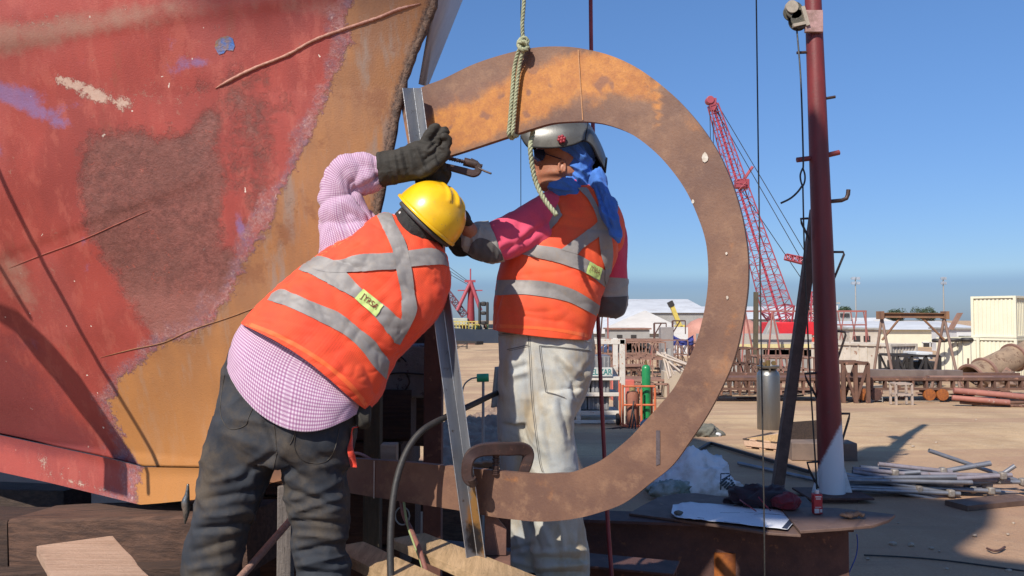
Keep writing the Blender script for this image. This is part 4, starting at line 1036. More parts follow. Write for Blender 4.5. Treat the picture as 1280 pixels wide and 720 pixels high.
# ------------------------------------------------------------------ right worker (behind the ring, raised welding hood)
RW = thing('person', 'worker in pale dirty trousers with raised grey welding hood and blue head cloth', 'person', P(690, 756, 3.3))
def right_worker():
    parts = tubes([(682, 490, 3.3, .12), (683, 420, 3.3, .115), (700, 340, 3.3, .12), (718, 275, 3.3, .095), (715, 245, 3.3, .06), (708, 222, 3.3, .058)],
                  [(690, 275, 3.25, .055), (650, 295, 3.2, .05), (615, 305, 3.15, .042), (595, 300, 3.12, .036), (585, 285, 3.06, .03)],
                  [(765, 290, 3.33, .055), (766, 340, 3.36, .048), (763, 380, 3.4, .042), (740, 370, 3.6, .034), (700, 330, 3.7, .03)],
                  [(655, 510, 3.33, .085), (658, 620, 3.33, .065), (664, 745, 3.34, .045)], [(690, 510, 3.27, .085), (694, 620, 3.26, .065), (702, 745, 3.26, .045)])
    # head: profile to the left
    rows = [(163, 683, 728), (172, 674, 737), (182, 670, 741), (190, 670.5, 742), (196, 670, 742), (201, 669, 741), (206, 668, 740), (211, 668.5, 738), (216, 669.5, 737), (220, 669, 736), (225, 669.5, 735), (231, 671, 733), (237, 676, 731), (242, 686, 729)]
    hv, hf, _ = loft([(a, y, b, y, 3.30, 3.30, .074 if 170 < y < 225 else .058) for y, a, b in rows], n=64, sub=6, p=.95, closed=(True, True))
    parts.append((hv, hf))
    m2 = MB(); m2.ball(P(667, 207, 3.30), (.017, .014, .016), 14, 10); parts.append((m2.v, m2.f))       # nose
    m2 = MB(); m2.ball(P(669, 200, 3.30), (.010, .010, .024), 14, 10); parts.append((m2.v, m2.f))
    for yy in (217, 221): m2 = MB(); m2.ball(P(669.3, yy, 3.30), (.010, .024, .0065), 14, 10); parts.append((m2.v, m2.f))       # lips
    m2 = MB(); m2.ball(P(673, 230, 3.30), (.018, .026, .016), 14, 10); parts.append((m2.v, m2.f))       # chin
    v, f = remesh(parts, .0065, 2)
    bo = emit('body', v, f, MSK, RW, smooth=180)
    mb = MB()
    for k in range(14):
        a = k / 13 * 4.3 - .6; mb.ball(P(702.5 + 5.2 * math.cos(a) * .8, 209 - 8 * math.sin(a), 3.221), .0055, 10, 7)
    mb.ball(P(703, 211, 3.230), (.010, .012, .022), 14, 10)
    ev, ef = remesh([(mb.v, mb.f)], .003, 3); emit('ear', ev, ef, MSK, RW, smooth=180)
    mb = MB(); mb.ball(P(676, 196, 3.245), (.012, .010, .006), 14, 8); mb.out('eye', mat('eye_white', (.55, .5, .45), rough=.3), RW, smooth=180)
    mb = MB()
    for k in range(18):
        h = k / 17; q = P(666 + 24 * h, 193 + 2 * h, 3.0); 
    gl = [(667, 187), (672, 186), (680, 187), (682, 193), (679, 200), (672, 202), (668, 199)]
    mb = MB(); c = [P(x, y, 3.225 + .003 * (x - 667) * .2) for x, y in gl]; mb.prism(c, V((.0, .006, 0))); mb.bar(P(681, 192, 3.222), P(702, 199, 3.216), .002, .004); mb.out('safety_glasses', mat('dark_lens', (.015, .02, .05), rough=.12), RW)
    # trousers
    pel, pf, _ = loft([(626, 400, 738, 404, 3.3, 3.3, .125), (624, 435, 741, 440, 3.3, 3.3, .145), (624, 470, 738, 474, 3.3, 3.3, .15), (624, 500, 728, 500, 3.3, 3.3, .14), (626, 525, 715, 525, 3.3, 3.3, .115)], closed=(True, True))
    a1, f1, _ = loft([(624, 490, 690, 495, 3.33, 3.33, .115), (623, 535, 685, 535, 3.33, 3.33, .11), (624, 570, 685, 572, 3.33, 3.33, .10), (628, 610, 686, 612, 3.33, 3.33, .092), (634, 650, 686, 652, 3.33, 3.33, .085), (640, 685, 684, 690, 3.33, 3.33, .08),
                      (640, 712, 682, 714, 3.33, 3.33, .08), (643, 745, 682, 748, 3.33, 3.33, .075)], closed=(True, True))
    a2, f2, _ = loft([(652, 490, 732, 485, 3.25, 3.27, .115), (655, 510, 722, 505, 3.25, 3.26, .115), (656, 535, 717, 532, 3.25, 3.25, .11), (660, 570, 720, 572, 3.25, 3.25, .10), (664, 610, 724, 612, 3.25, 3.25, .095), (665, 650, 728, 650, 3.25, 3.25, .09), (664, 680, 733, 682, 3.25, 3.25, .09),
                      (666, 702, 736, 703, 3.25, 3.25, .092), (669, 718, 735, 718, 3.25, 3.25, .088), (668, 735, 737, 735, 3.25, 3.25, .088), (672, 748, 730, 748, 3.25, 3.25, .08)], closed=(True, True))
    v, f = remesh([(pel, pf), (a1, f1), (a2, f2)], .0062, 2)
    CR = [(696, 448, 716, 478, 4, -.010), (716, 478, 720, 500, 4, -.012), (708, 455, 735, 470, 5, .007), (740, 455, 722, 475, 4, -.008), (720, 500, 716, 530, 5, -.007), (640, 470, 660, 465, 4, .006), (640, 462, 660, 455, 4, -.006), (690, 510, 706, 560, 5, .008),
          (700, 500, 712, 545, 4, -.009), (680, 520, 690, 575, 5, -.006), (670, 540, 690, 580, 6, .006), (630, 690, 668, 680, 3, -.007), (640, 700, 665, 708, 4, .008), (668, 690, 735, 688, 3.5, .008), (672, 698, 730, 700, 3, -.010), (670, 709, 735, 705, 4, .012), (672, 718, 732, 716, 3, -.010),
          (668, 728, 735, 726, 4, .010), (664, 655, 676, 690, 4, -.008), (676, 655, 690, 685, 4, .006), (700, 655, 706, 690, 4, .006), (640, 660, 655, 690, 4, .007), (655, 440, 664, 520, 3, -.004), (686, 430, 720, 470, 5, .004)]
    v = wrinkle(v, f, [(pxdir(.25, 1), 7, .45, .0075), (pxdir(1, .4), 12, .4, .0035), (pxdir(.7, .7), 30, .4, .001)], CR, 6.3)
    tr = emit('trousers', v, f, ML, RW, smooth=180)
    S = Surf(tr)
    for pts in ([(660, 414), (662, 450), (664, 490), (668, 530), (674, 575), (678, 590)], [(674, 432), (700, 434), (737, 438)], [(674, 432), (676, 450), (679, 470), (682, 490)], [(682, 490), (695, 493), (706, 497)], [(634, 437), (648, 434), (660, 431)], [(622, 418), (660, 414)]):
        stitch('seam', S, pts, .0017, MTH2, tr)
        stitch('seam', S, [(x + 2.2, y + 1.6) for x, y in pts], .001, MTH2, tr)
    decal('waistband', S, [(668, 411), (700, 414), (738, 420)], [(667, 418), (700, 421), (738, 428)], ML, tr, n=40, mcols=4, off=.004)
    mb = MB(); 
    for x in (664, 703):
        b = P(x, 752, 3.28); mb = MB(); mb.ball(b + V((-.06, .03, .02)), (.13, .055, .05), 20, 12); mb.cyl(b + V((0, 0, .02)), b + V((0, 0, .12)), .052, .052, 18)
        vv, ff = remesh([(mb.v, mb.f)], .008, 2); vv = [V((q.x, q.y, max(q.z, b.z - .015))) for q in vv]; emit('boot', vv, ff, MGL, RW, smooth=180)
    # shirt: sleeves, cuffs
    sv, sf, su_ = loft([(712, 238, 725, 320, 3.30, 3.28, .075), (694, 236, 706, 312, 3.28, 3.26, .08), (676, 243, 688, 312, 3.25, 3.23, .08), (657, 256, 670, 314, 3.22, 3.20, .078), (634, 268, 650, 319, 3.19, 3.17, .074), (612, 279, 632, 325, 3.16, 3.14, .07), (603, 282, 622, 326, 3.15, 3.14, .066)], n=100, sub=10, closed=(True, False))
    sv = wrinkle(sv, sf, [(pxdir(.8, -.6), 10, .35, .004), (pxdir(.3, 1), 14, .35, .0025)], [(648, 275, 655, 310, 4, -.004), (640, 312, 665, 280, 5, .004), (625, 285, 660, 290, 6, .003), (628, 315, 655, 300, 4, -.007), (655, 300, 690, 275, 4, -.007), (668, 262, 690, 300, 5, .006), (612, 285, 622, 318, 3, -.005)], 2.7)
    emit('sleeve', sv, sf, MPK, RW, smooth=180, solid=.002)
    cv, cf, _ = loft([(611, 278, 631, 327, 3.16, 3.14, .074), (600, 279, 620, 328, 3.15, 3.13, .072), (590, 280, 606, 327, 3.13, 3.12, .066), (581, 284, 594, 322, 3.12, 3.11, .056), (575, 291, 583, 315, 3.115, 3.11, .042), (572, 297, 577, 308, 3.115, 3.11, .02)], n=90, sub=10)
    cv = wrinkle(cv, cf, [(pxdir(.3, 1), 18, .35, .006), (pxdir(.8, .5), 26, .35, .003)], [(592, 283, 586, 310, 2.5, -.006), (600, 282, 596, 305, 2.5, .006), (583, 288, 580, 308, 2.5, .005)], 3.9)
    cu = emit('cuff', cv, cf, MCU, RW, smooth=180, solid=.002)
    Sc = Surf(cu)
    decal('elbow_patch', Sc, [(590, 304), (597, 298), (604, 298), (612, 301), (620, 308), (628, 318)], [(584, 318), (590, 327), (602, 327.5), (612, 327.5), (622, 327), (630, 324)], MDK, cu, n=50, mcols=16, off=.003)
    sv, sf, _ = loft([(742, 268, 775, 270, 3.33, 3.33, .06), (748, 290, 783, 290, 3.34, 3.34, .065), (748, 315, 783, 317, 3.35, 3.35, .066), (746, 335, 784, 337, 3.36, 3.36, .066), (744, 350, 785, 352, 3.37, 3.37, .064)], n=80, sub=10)
    sv = wrinkle(sv, sf, [(pxdir(.3, 1), 14, .35, .006)], [], 1.7); emit('sleeve', sv, sf, MPK, RW, smooth=180, solid=.002)
    cv, cf, _ = loft([(743, 347, 785, 349, 3.365, 3.365, .067), (742, 362, 785, 364, 3.37, 3.37, .067), (741, 377, 784, 381, 3.375, 3.375, .065), (743, 389, 780, 393, 3.38, 3.38, .055), (750, 396, 770, 398, 3.39, 3.39, .03)], n=80, sub=10, closed=(False, True))
    cv = wrinkle(cv, cf, [(pxdir(1, .2), 16, .35, .004)], [], 5.7); cu2 = emit('cuff', cv, cf, MCU, RW, smooth=180)
    decal('elbow_patch', Surf(cu2), [(742, 369), (755, 371), (770, 371), (784, 370)], [(742, 389), (752, 396), (770, 397), (781, 391)], MDK, cu2, n=50, mcols=14, off=.003)
    fv, ff, _ = loft([(745, 355, 782, 372, 3.42, 3.42, .055), (735, 350, 770, 372, 3.55, 3.55, .05), (715, 335, 742, 362, 3.66, 3.66, .045)], n=50, sub=6); emit('sleeve', fv, ff, MPK, RW, smooth=180, solid=.002)
    cv, cf, _ = loft([(682, 243, 746, 243, 3.3, 3.3, .095), (688, 236, 741, 236, 3.3, 3.3, .085), (692, 229, 738, 229, 3.3, 3.3, .075)], n=70, sub=6); cv = wrinkle(cv, cf, [(pxdir(1, 0), 20, .3, .005)], [], 4.1)
    emit('collar', cv, cf, MPK, RW, smooth=180, solid=.003)
    # vest
    vv, vf, vu = loft([(616, 412, 739, 425, 3.30, 3.30, .165, 0, 2), (617, 390, 743, 402, 3.30, 3.30, .165), (620, 365, 751, 376, 3.30, 3.30, .165), (624, 340, 760, 350, 3.30, 3.31, .165), (631, 320, 769, 326, 3.30, 3.32, .162), (645, 300, 778, 300, 3.30, 3.32, .155), (660, 282, 777, 276, 3.30, 3.32, .145),
                       (677, 262, 769, 256, 3.30, 3.31, .125), (687, 248, 757, 242, 3.30, 3.30, .10), (691, 239, 746, 235, 3.30, 3.30, .085)], n=190, sub=13, p=.80)
    CR = [(672, 330, 720, 348, 5, .006), (690, 335, 735, 372, 5, -.008), (706, 345, 740, 384, 5, .007), (665, 322, 700, 334, 4, -.006), (690, 385, 735, 410, 6, -.006), (655, 385, 700, 398, 6, .004), (700, 380, 742, 398, 5, .006), (740, 360, 748, 400, 5, -.007), (727, 350, 746, 378, 4, -.006),
          (665, 298, 700, 308, 4, -.005), (618, 405, 738, 416, 4, .003), (712, 300, 725, 260, 5, .004), (765, 270, 770, 320, 4, -.004)]
    vv = wrinkle(vv, vf, [(pxdir(.85, .4), 7, .3, .008), (pxdir(.95, .25), 15, .25, .003), (pxdir(.2, 1), 12, .4, .002)], CR, 12.0)
    ve = emit('safety_vest', vv, vf, MO2, RW, smooth=180, uvs=vu, solid=.003)
    S = Surf(ve)
    stripes(S, [([(616, 351), (630, 350), (652, 350), (682, 352), (712, 360), (733, 371), (749, 382)], [(615, 369), (630, 369), (652, 368), (679, 371), (706, 376), (725, 384), (746, 396)]),
                ([(650, 302), (668, 306), (701, 311), (723, 319), (736, 326), (756, 338)], [(640, 315), (656, 319), (685, 325), (712, 333), (733, 342), (757, 360)]),
                ([(701, 312), (712, 304), (723, 296), (744, 280), (752, 268)], [(722, 318), (727, 312), (733, 307), (748, 296), (758, 284)]),
                ([(722, 236), (735, 250), (745, 270), (747, 285), (750, 315), (755, 334), (755, 350), (757, 361)], [(733, 235), (745, 255), (757, 280), (762, 292), (765, 312), (763, 337), (759, 352), (758, 362)]),
                ([(698, 256), (690, 269), (678, 284), (664, 297)], [(703, 270), (693, 283), (682, 294), (668, 302)])], ve)
    decal('hem_binding', S, [(617, 405), (660, 407), (700, 411), (738, 418)], [(617, 410), (660, 411), (700, 415), (738, 423)], MOE, ve, n=60, mcols=3, off=.004)
    q = [(736, 327), (752, 335), (748, 350), (732, 341)]
    lb = decal('maker_label', S, [q[0], q[3]], [q[1], q[2]], MLB, ve, n=16, mcols=12, off=.012)
    text_decal('lettering', S, 'JYRSA', q, MTX, lb or ve, off=.0145, shear=.1, padx=.12, pady=.22)
    # glove, near the bar
    gv, gf, _ = loft([(580, 284, 594, 300, 3.12, 3.11, .045), (577, 276, 592, 284, 3.10, 3.10, .042), (574, 270, 588, 275, 3.06, 3.06, .036), (572, 268, 582, 270, 3.02, 3.02, .025)], n=40, sub=6, closed=(True, True))
    fin = tubes([(584, 274, 3.07, .016), (580, 267, 3.03, .015), (573, 265, 3.00, .013)], [(580, 276, 3.07, .016), (574, 270, 3.02, .015), (568, 270, 2.99, .013)], [(580, 281, 3.07, .016), (573, 277, 3.02, .015), (567, 277, 2.99, .013)], [(579, 286, 3.07, .015), (573, 284, 3.03, .014), (568, 284, 3.0, .012)], [(586, 280, 3.05, .017), (582, 274, 3.01, .015), (576, 272, 2.97, .013)])
    v, f = remesh([(gv, gf)] + fin, .0045, 2); emit('glove', v, f, MGL, RW, smooth=180)
    gv, gf, _ = loft([(566, 302, 577, 312, 3.14, 3.14, .03), (570, 306, 588, 322, 3.16, 3.16, .045), (585, 312, 604, 328, 3.18, 3.18, .045)], n=40, sub=6, closed=(True, True))
    fin = tubes([(572, 306, 3.12, .014), (566, 300, 3.10, .013), (566, 293, 3.09, .011)], [(574, 310, 3.15, .014), (566, 306, 3.14, .013), (562, 300, 3.13, .011)], [(576, 314, 3.17, .014), (568, 312, 3.17, .013), (563, 307, 3.17, .011)], [(580, 317, 3.19, .013), (572, 317, 3.20, .012), (567, 313, 3.2, .011)], [(580, 308, 3.10, .014), (573, 300, 3.08, .013), (570, 294, 3.07, .012)])
    v, f = remesh([(gv, gf)] + fin, .0045, 2); emit('glove', v, f, MGL, RW, smooth=180)
    # blue head cloth: cap, neck drape, tail
    cv, cf, _ = loft([(684, 158, 722, 152, 3.30, 3.30, .07), (672, 168, 733, 166, 3.30, 3.30, .095), (674, 178, 738, 176, 3.30, 3.30, .098), (688, 188, 740, 188, 3.30, 3.30, .096), (703, 199, 740, 203, 3.30, 3.30, .09), (711, 212, 740, 216, 3.30, 3.30, .085), (706, 225, 741, 230, 3.30, 3.30, .083), (699, 235, 740, 241, 3.29, 3.30, .083)], n=120, sub=10, closed=(True, False))
    cv = wrinkle(cv, cf, [(pxdir(.75, .65), 17, .3, .012), (pxdir(.5, .85), 32, .3, .006)], [(692, 190, 740, 222, 3, .010), (690, 196, 730, 235, 2.6, -.010), (700, 190, 748, 214, 3, -.008), (706, 215, 722, 238, 3, .009), (715, 212, 740, 232, 2.5, -.008)], 2.2)
    emit('head_cloth', cv, cf, MBL, RW, smooth=180, solid=.002)
    cv, cf, _ = loft([(685, 228, 716, 222, 3.22, 3.215, .018), (686, 234, 722, 230, 3.215, 3.21, .02), (690, 240, 728, 238, 3.215, 3.21, .02), (697, 246, 728, 244, 3.215, 3.21, .012)], n=70, sub=8, closed=(True, True))
    cv = wrinkle(cv, cf, [(pxdir(.9, .3), 24, .3, .010)], [], 3.2); emit('head_cloth_flap', cv, cf, MBL, RW, smooth=180)
    cv, cf, _ = loft([(734, 222, 750, 211, 3.24, 3.24, .03), (741, 236, 757, 228, 3.21, 3.22, .028), (747, 250, 763, 243, 3.18, 3.20, .026), (752, 266, 770, 258, 3.15, 3.17, .024), (759, 280, 773, 274, 3.13, 3.15, .02), (766, 293, 774, 290, 3.13, 3.14, .014), (772, 304, 775, 303, 3.13, 3.13, .005)], n=70, sub=10, closed=(True, True))
    cv = wrinkle(cv, cf, [(pxdir(.45, .9), 22, .2, .014)], [(745, 230, 765, 285, 2, -.010), (752, 228, 770, 275, 2, .008)], 6.6); emit('head_cloth_tail', cv, cf, MBL, RW, smooth=180)
    # welding hood pushed up: open shell
    t = T('hood_grey'); n = t.noise(9, 5, .6); n2 = t.noise(70, 5, .75)
    c = t.mix(t.step(n, .35, .65), (.15, .15, .14), (.095, .095, .09)); c = t.mix(t.math('MULTIPLY', t.step(n2, .52, .68), .7), c, (.08, .075, .07))
    MHD = t.fin(c, .36, .35, t.bump(n2, .12, .002)); MIN = mat('hood_inside', (.012, .012, .013), rough=.8)
    # rows from front edge to back edge (left to right), each an arch seen from the side
    nu, nv = 40, 60; vs = []; fs = []
    top = catmull([(650, 168), (654, 158), (664, 149), (682, 143), (704, 141), (722, 145), (735, 153), (745, 168), (753, 184), (758, 198)], 8)
    low = catmull([(651, 170), (656, 178), (663, 183), (680, 184.5), (698, 184), (715, 181), (730, 176), (740, 182), (748, 198), (756, 212)], 8)
    lof = catmull([(651, 170), (656, 179), (663, 185), (680, 188), (698, 192), (715, 198), (730, 208), (741, 218), (749, 222), (756, 216)], 8)
    top = resample(top, nv); low = resample(low, nv); lof = resample(lof, nv)
    for k in range(nv):
        half = .128 * math.sin(math.pi * min(1, max(.0, (k / (nv - 1)) * .93 + .06))) ** .42
        for j in range(nu + 1):
            an = math.pi * j / nu; h = math.sin(an) ** .62; w = -math.cos(an)
            fr = min(1, max(0, (w + .35) / .9)); lw = low[k] * (1 - fr) + lof[k] * fr; x = lw + (top[k] - lw) * h
            vs.append(P(x[0], x[1], 3.30 + w * half))
    for k in range(nv - 1):
        for j in range(nu): fs.append((k * (nu + 1) + j, k * (nu + 1) + j + 1, (k + 1) * (nu + 1) + j + 1, (k + 1) * (nu + 1) + j))
    ho = emit('welding_hood', vs, fs, MHD, RW, smooth=50)
    ctr = P(703, 178, 3.3)
    emit('hood_lining', [v + (ctr - v).normalized() * .006 for v in vs], fs, MIN, ho, smooth=180)
    rimv = [vs[k * (nu + 1)] for k in range(nv)]; mb = MB(); mb.tube(rimv, .0035, 6); mb.tube([vs[k * (nu + 1) + nu] for k in range(nv)], .0035, 6); mb.tube(vs[-(nu + 1):], .005, 6); mb.out('rim', MIN, ho, smooth=180)
    mb = MB(); pk = P(702, 174, 3.165)
    mb.cyl(pk + V((0, .03, 0)), pk, .012, n=12)
    for k in range(6): a = k * math.pi / 3 + .3; mb.ball(pk + V((math.cos(a) * .011, -.002, math.sin(a) * .011)), (.007, .007, .007), 10, 7)
    mb.ball(pk, (.010, .010, .010), 10, 7); mb.out('knob', mat('knob_red', (.35, .03, .05), rough=.5), ho, smooth=180)
    mb = MB(); mb.tube([vs[int(nv * .66) * (nu + 1) + j] for j in range(0, 22)], .0022, 6); mb.out('seam_line', MIN, ho, smooth=180)
right_worker()
# ------------------------------------------------------------------ near timber, staging and steel
def PZ(px, py, z):
    r = ray(px, py); t = (z - CAMZ) / r.z; return V((r.x * t, t, z))
def wood(name, c1, c2, grain=(1, 14, 14), **k):
    t = T(name); n = t.noise(3.5, 6, .65, grain); n2 = t.noise(2.2, 5, .7); n3 = t.noise(120, 3, .6)
    col = t.mix(t.step(n, .35, .65), c1, c2); col = t.mix(t.math('MULTIPLY', t.step(n2, .48, .7), .5), col, tuple(x * .5 for x in c2))
    col = t.mix(t.math('MULTIPLY', t.step(t.noise(9, 6, .75, grain), .62, .66), .7), col, tuple(x * .3 for x in c2))
    return t.fin(col, .85, 0, t.bump(t.math('ADD', t.noise(3.5, 9, .8, grain), t.math('MULTIPLY', n3, .3)), .9, .012))
WD = wood('old_timber', (.072, .039, .025), (.036, .020, .014)); WD2 = wood('old_timber_grey', (.095, .062, .045), (.05, .034, .026))
WP = wood('pale_plank', (.60, .41, .29), (.48, .31, .21), (1.2, 22, 22)); WY = wood('yellow_plank', (.56, .37, .20), (.40, .26, .13), (14, 1.5, 14)); WG = wood('upright_timber', (.11, .09, .055), (.07, .058, .038), (14, 14, 1))
RS = mat('rust_dark', (.10, .045, .034), (.065, .032, .028), (.17, .075, .04), sc=9, rough=.75, bump=.5)
RS2 = mat('rust_mid', (.20, .095, .065), (.13, .065, .048), (.27, .14, .08), sc=7, rough=.8, bump=.4)
RP = mat('plate_brown', (.145, .088, .066), (.105, .062, .048), (.20, .12, .08), sc=6, rough=.7, bump=.3)
def timber(name, p, q, w, h, m, label, cat='timber', group=None, bevel=.008, par=None, up=V((0, 0, 1))):
    """rough sawn baulk: subdivided and knocked out of true"""
    p, q = V(p), V(q); d = (q - p); L = d.length; d.normalize(); sd, u = frame_of(d, up); n = max(4, int(L / .06)); vs = []; fs = []
    prof = [(-.5, -.46), (-.46, -.5), (.46, -.5), (.5, -.46), (.5, .46), (.46, .5), (-.46, .5), (-.5, .46)]
    for k in range(n + 1):
        c = p + d * (L * k / n)
        for j, (a, b) in enumerate(prof):
            nz = noise.noise(V((k * .35, j * 1.7, p.x * 7))) * .03
            vs.append(c + sd * (w * (a + nz * (1 if a > 0 else -1))) + u * (h * (b + nz)))
    for k in range(n):
        for j in range(8): fs.append((k * 8 + j, k * 8 + (j + 1) % 8, (k + 1) * 8 + (j + 1) % 8, (k + 1) * 8 + j))
    fs += [tuple(range(8))[::-1], tuple(range(n * 8, n * 8 + 8))]
    return emit(name, vs, fs, m, par, smooth=30, label=label, cat=cat, group=group)
def plank(name, a, b, w, z, th, m, label, group=None):
    """a, b: points of the centre line on the plane z"""
    a, b = V(a), V(b); return timber(name, V((a.x, a.y, z - th / 2)), V((b.x, b.y, z - th / 2)), w, th, m, label, 'plank', group)
plank('plank', (-1.52, 2.93), (-1.02, 2.22), .235, 1.632, .035, WP, 'pale pinkish plank lying on the dark timbers at the bottom left corner')
plank('plank', (-.60, 3.06), (-.05, 2.35), .13, 1.585, .04, WY, 'yellowish plank with a dark shadow across it below the ring, nearer the black hose')
plank('plank', (-.39, 3.12), (.16, 2.41), .15, 1.60, .03, WY, 'pale plank lying beside the yellowish plank, on its right')
g = 'dark baulks stacked under the keel'
timber('baulk', P(-260, 610, 5.0), P(97, 627, 4.25), .17, .135, WD2, 'weathered grey round-edged baulk poking out under the red keel at the far left', group=g)
timber('baulk', P(-260, 672, 3.9), P(42, 676, 3.66), .30, .235, WD, 'dark baulk ending left of the sunlit brown one under the keel', group=g)
timber('baulk', P(44, 674, 3.66), P(330, 669, 3.48), .30, .235, wood('brown_timber', (.13, .068, .043), (.065, .035, .024)), 'brown baulk with a light upper edge directly under the orange keel end', group=g)
timber('baulk', P(-260, 738, 3.78), P(300, 716, 3.42), .34, .16, WD, 'lowest baulk showing along the bottom edge behind the pale pinkish plank', group=g)
random.seed(11)
def crib(x0, x1, y0, y1, z0, z1, h, labels, group):
    """layers of baulks laid crosswise, down to the ground"""
    z = z1 - h / 2; k = 0
    while z > z0:
        if k % 2 == 0:
            for yy in (y0 + h / 2, y1 - h / 2): timber('baulk', V((x0 + rnd(-.05, .05), yy, z)), V((x1 + rnd(-.05, .05), yy + rnd(-.03, .03), z)), h * 1.1, h * .98, WD, labels[0], group=group)
        else:
            n = 3
            for i in range(n):
                xx = x0 + h * .7 + (x1 - x0 - h * 1.4) * i / (n - 1); timber('baulk', V((xx, y0 - rnd(.0, .06), z)), V((xx + rnd(-.04, .04), y1 + .05, z)), h * 1.1, h * .98, WD, labels[1], group=group)
        z -= h; k += 1
crib(-1.75, -.50, 4.05, 5.0, 0, 2.06, .25, ('dark baulk lying lengthwise in the block stack behind the leaning worker', 'dark baulk lying endwise in the block stack behind the leaning worker'), 'blocking timbers behind the leaning worker')
crib(-3.3, -1.35, 3.45, 4.3, 0, 1.36, .24, ('dark baulk lying lengthwise in the low stack under the keel', 'dark baulk lying endwise in the low stack under the keel'), 'blocking timbers under the keel')
# painted block with cracks on the stack
pb = emit('painted_block', *(lambda m: (m.v, m.f))(MB().box(P(500, 462, 4.25), (.36, .30, .26))), mat('flaked_white', (.20, .20, .205), (.15, .15, .155), (.05, .045, .045), sc=7, rough=.8, bump=.8, spots=.02), bevel=.012,
          label='block flaked with grey-white paint in the dark gap beside the leaning worker', cat='block')
b0 = base_of(pb)
mb = MB(); 
for pts in ([(480, 442), (492, 452), (500, 446), (508, 452)], [(478, 470), (498, 466), (530, 468)], [(508, 466), (512, 478), (506, 488)]): mb.tube([P(x, y, 4.096) for x, y in catmull(pts, 4)], .004, 5)
mb.out('crack', mat('crack', (.015, .012, .012)), pb)
timber('back_board', P(455, 455, 4.5), P(545, 452, 4.5), .08, .9, WD, 'wide dark board standing upright behind the painted block', 'board', up=V((0, 0, 1)))
def post(name, pa, pb_, w, dth, m, label, cat='post', bev=.004):
    return MB().bar(pa, pb_, w, dth, V((0, 1, 0))).out(name, m, label=label, cat=cat, bevel=bev, smooth=30)
post('steel_post', P(543, 395, 3.95), V((P(543, 395, 3.95).x - .01, 3.95, 0)), .085, .10, mat('post_red', (.13, .055, .038), (.08, .036, .028), (.19, .09, .055), sc=6, rough=.8, bump=.4), 'reddish brown steel post standing just left of the angle bar')
post('timber_post', P(467, 462, 3.8), V((P(467, 462, 3.8).x, 3.8, 0)), .075, .08, WG, 'greenish brown timber upright beside the leaning worker hip')
post('timber_post', P(358, 606, 3.3), V((P(358, 606, 3.3).x, 3.3, 0)), .055, .06, wood('grey_post', (.20, .17, .15), (.13, .11, .10), (14, 14, 1)), 'grey timber upright seen between the legs of the dark jeans')
MB().cyl(P(372, 640, 3.15), P(285, 740, 2.6), .013, n=14).out('broom_handle', wood('handle', (.42, .24, .18), (.34, .19, .14)), label='slanting pinkish wooden pole seen between the legs of the dark jeans', cat='pole', smooth=60)
bk = MB().box(P(487, 566, 3.32), (.062, .07, .075)).out('wood_block', wood('pale_block', (.40, .30, .22), (.30, .22, .16)), label='small pale wooden block standing on the lower limb of the ring', cat='block', bevel=.003)
# steel foot the angle bar stands on
ft = thing('steel_pedestal', 'brown steel box pedestal carrying the foot of the angle bar', 'pedestal', V((P(598, 700, 2.9).x, 2.9, 0)))
mb = MB(); tz = P(598, 702, 2.87).z
mb.box(V((P(600, 700, 2.9).x, 2.9, tz / 2 - .005)), (.155, .15, tz - .01)); mb.out('column', RS, ft, bevel=.004)
MB().box(V((P(603, 700, 2.9).x + .01, 2.90, tz - .002)), (.175, .17, .012)).out('top_plate', RS2, ft, bevel=.003)
mb = MB(); a = V((P(606, 700, 2.92).x, 2.92, tz + .006)); mb.prism([a, a + V((.075, 0, 0)), a + V((.075, 0, .09)), a + V((.03, 0, .145)), a + V((0, 0, .15))], V((0, .014, 0))); mb.out('gusset', RS2, ft, bevel=.002)
mb = MB(); mb.prism([a + V((0, .1, 0)), a + V((.09, .1, 0)), a + V((.09, .1, .15)), a + V((0, .1, .22))], V((0, .012, 0))); mb.out('gusset', RS, ft, bevel=.002)
# staging the workers stand on (just below the picture)
st = thing('staging_platform', 'timber staging platform under the two workers', 'platform', V((-.3, 2.6, 0)))
zf = P(262, 824, 2.76).z - .018
for k in range(9):
    MB().box(V((-.35, 1.75 + .21 * k, zf - .025)), (2.9, .195, .045)).out('deck_board', WD2, st, bevel=.004)
for x in (-1.6, -.3, .95):
    for y in (1.85, 3.35): MB().box(V((x, y, (zf - .16) / 2)), (.1, .1, zf - .16)).out('leg', WD, st, bevel=.004)
    MB().box(V((x, 2.6, zf - .105)), (.1, 1.8, .11)).out('bearer', WD, st, bevel=.004)
# long dark beams under and behind the ring
def ibeam(name, p, q, w, h, m, label, t=.014):
    return MB().ibeam(p, q, w, h, t).out(name, m, label=label, cat='steel beam', bevel=.003, smooth=25)
ibeam('steel_beam', V((.40, 5.5, .93)), V((2.1, 5.25, .93)), .28, .40, RS, 'dark brown steel beam running under the bench plate that holds the paper drawing', .02)
ibeam('steel_beam', V((-.6, 5.1, .9)), V((.9, 4.6, .9)), .25, .30, RS, 'dark steel beam in the shade behind the pale trousers under the ring')
ibeam('steel_beam', V((-.2, 3.9, .95)), V((.6, 3.75, .95)), .2, .25, RS, 'short dark steel beam low behind the trousers of the standing worker')
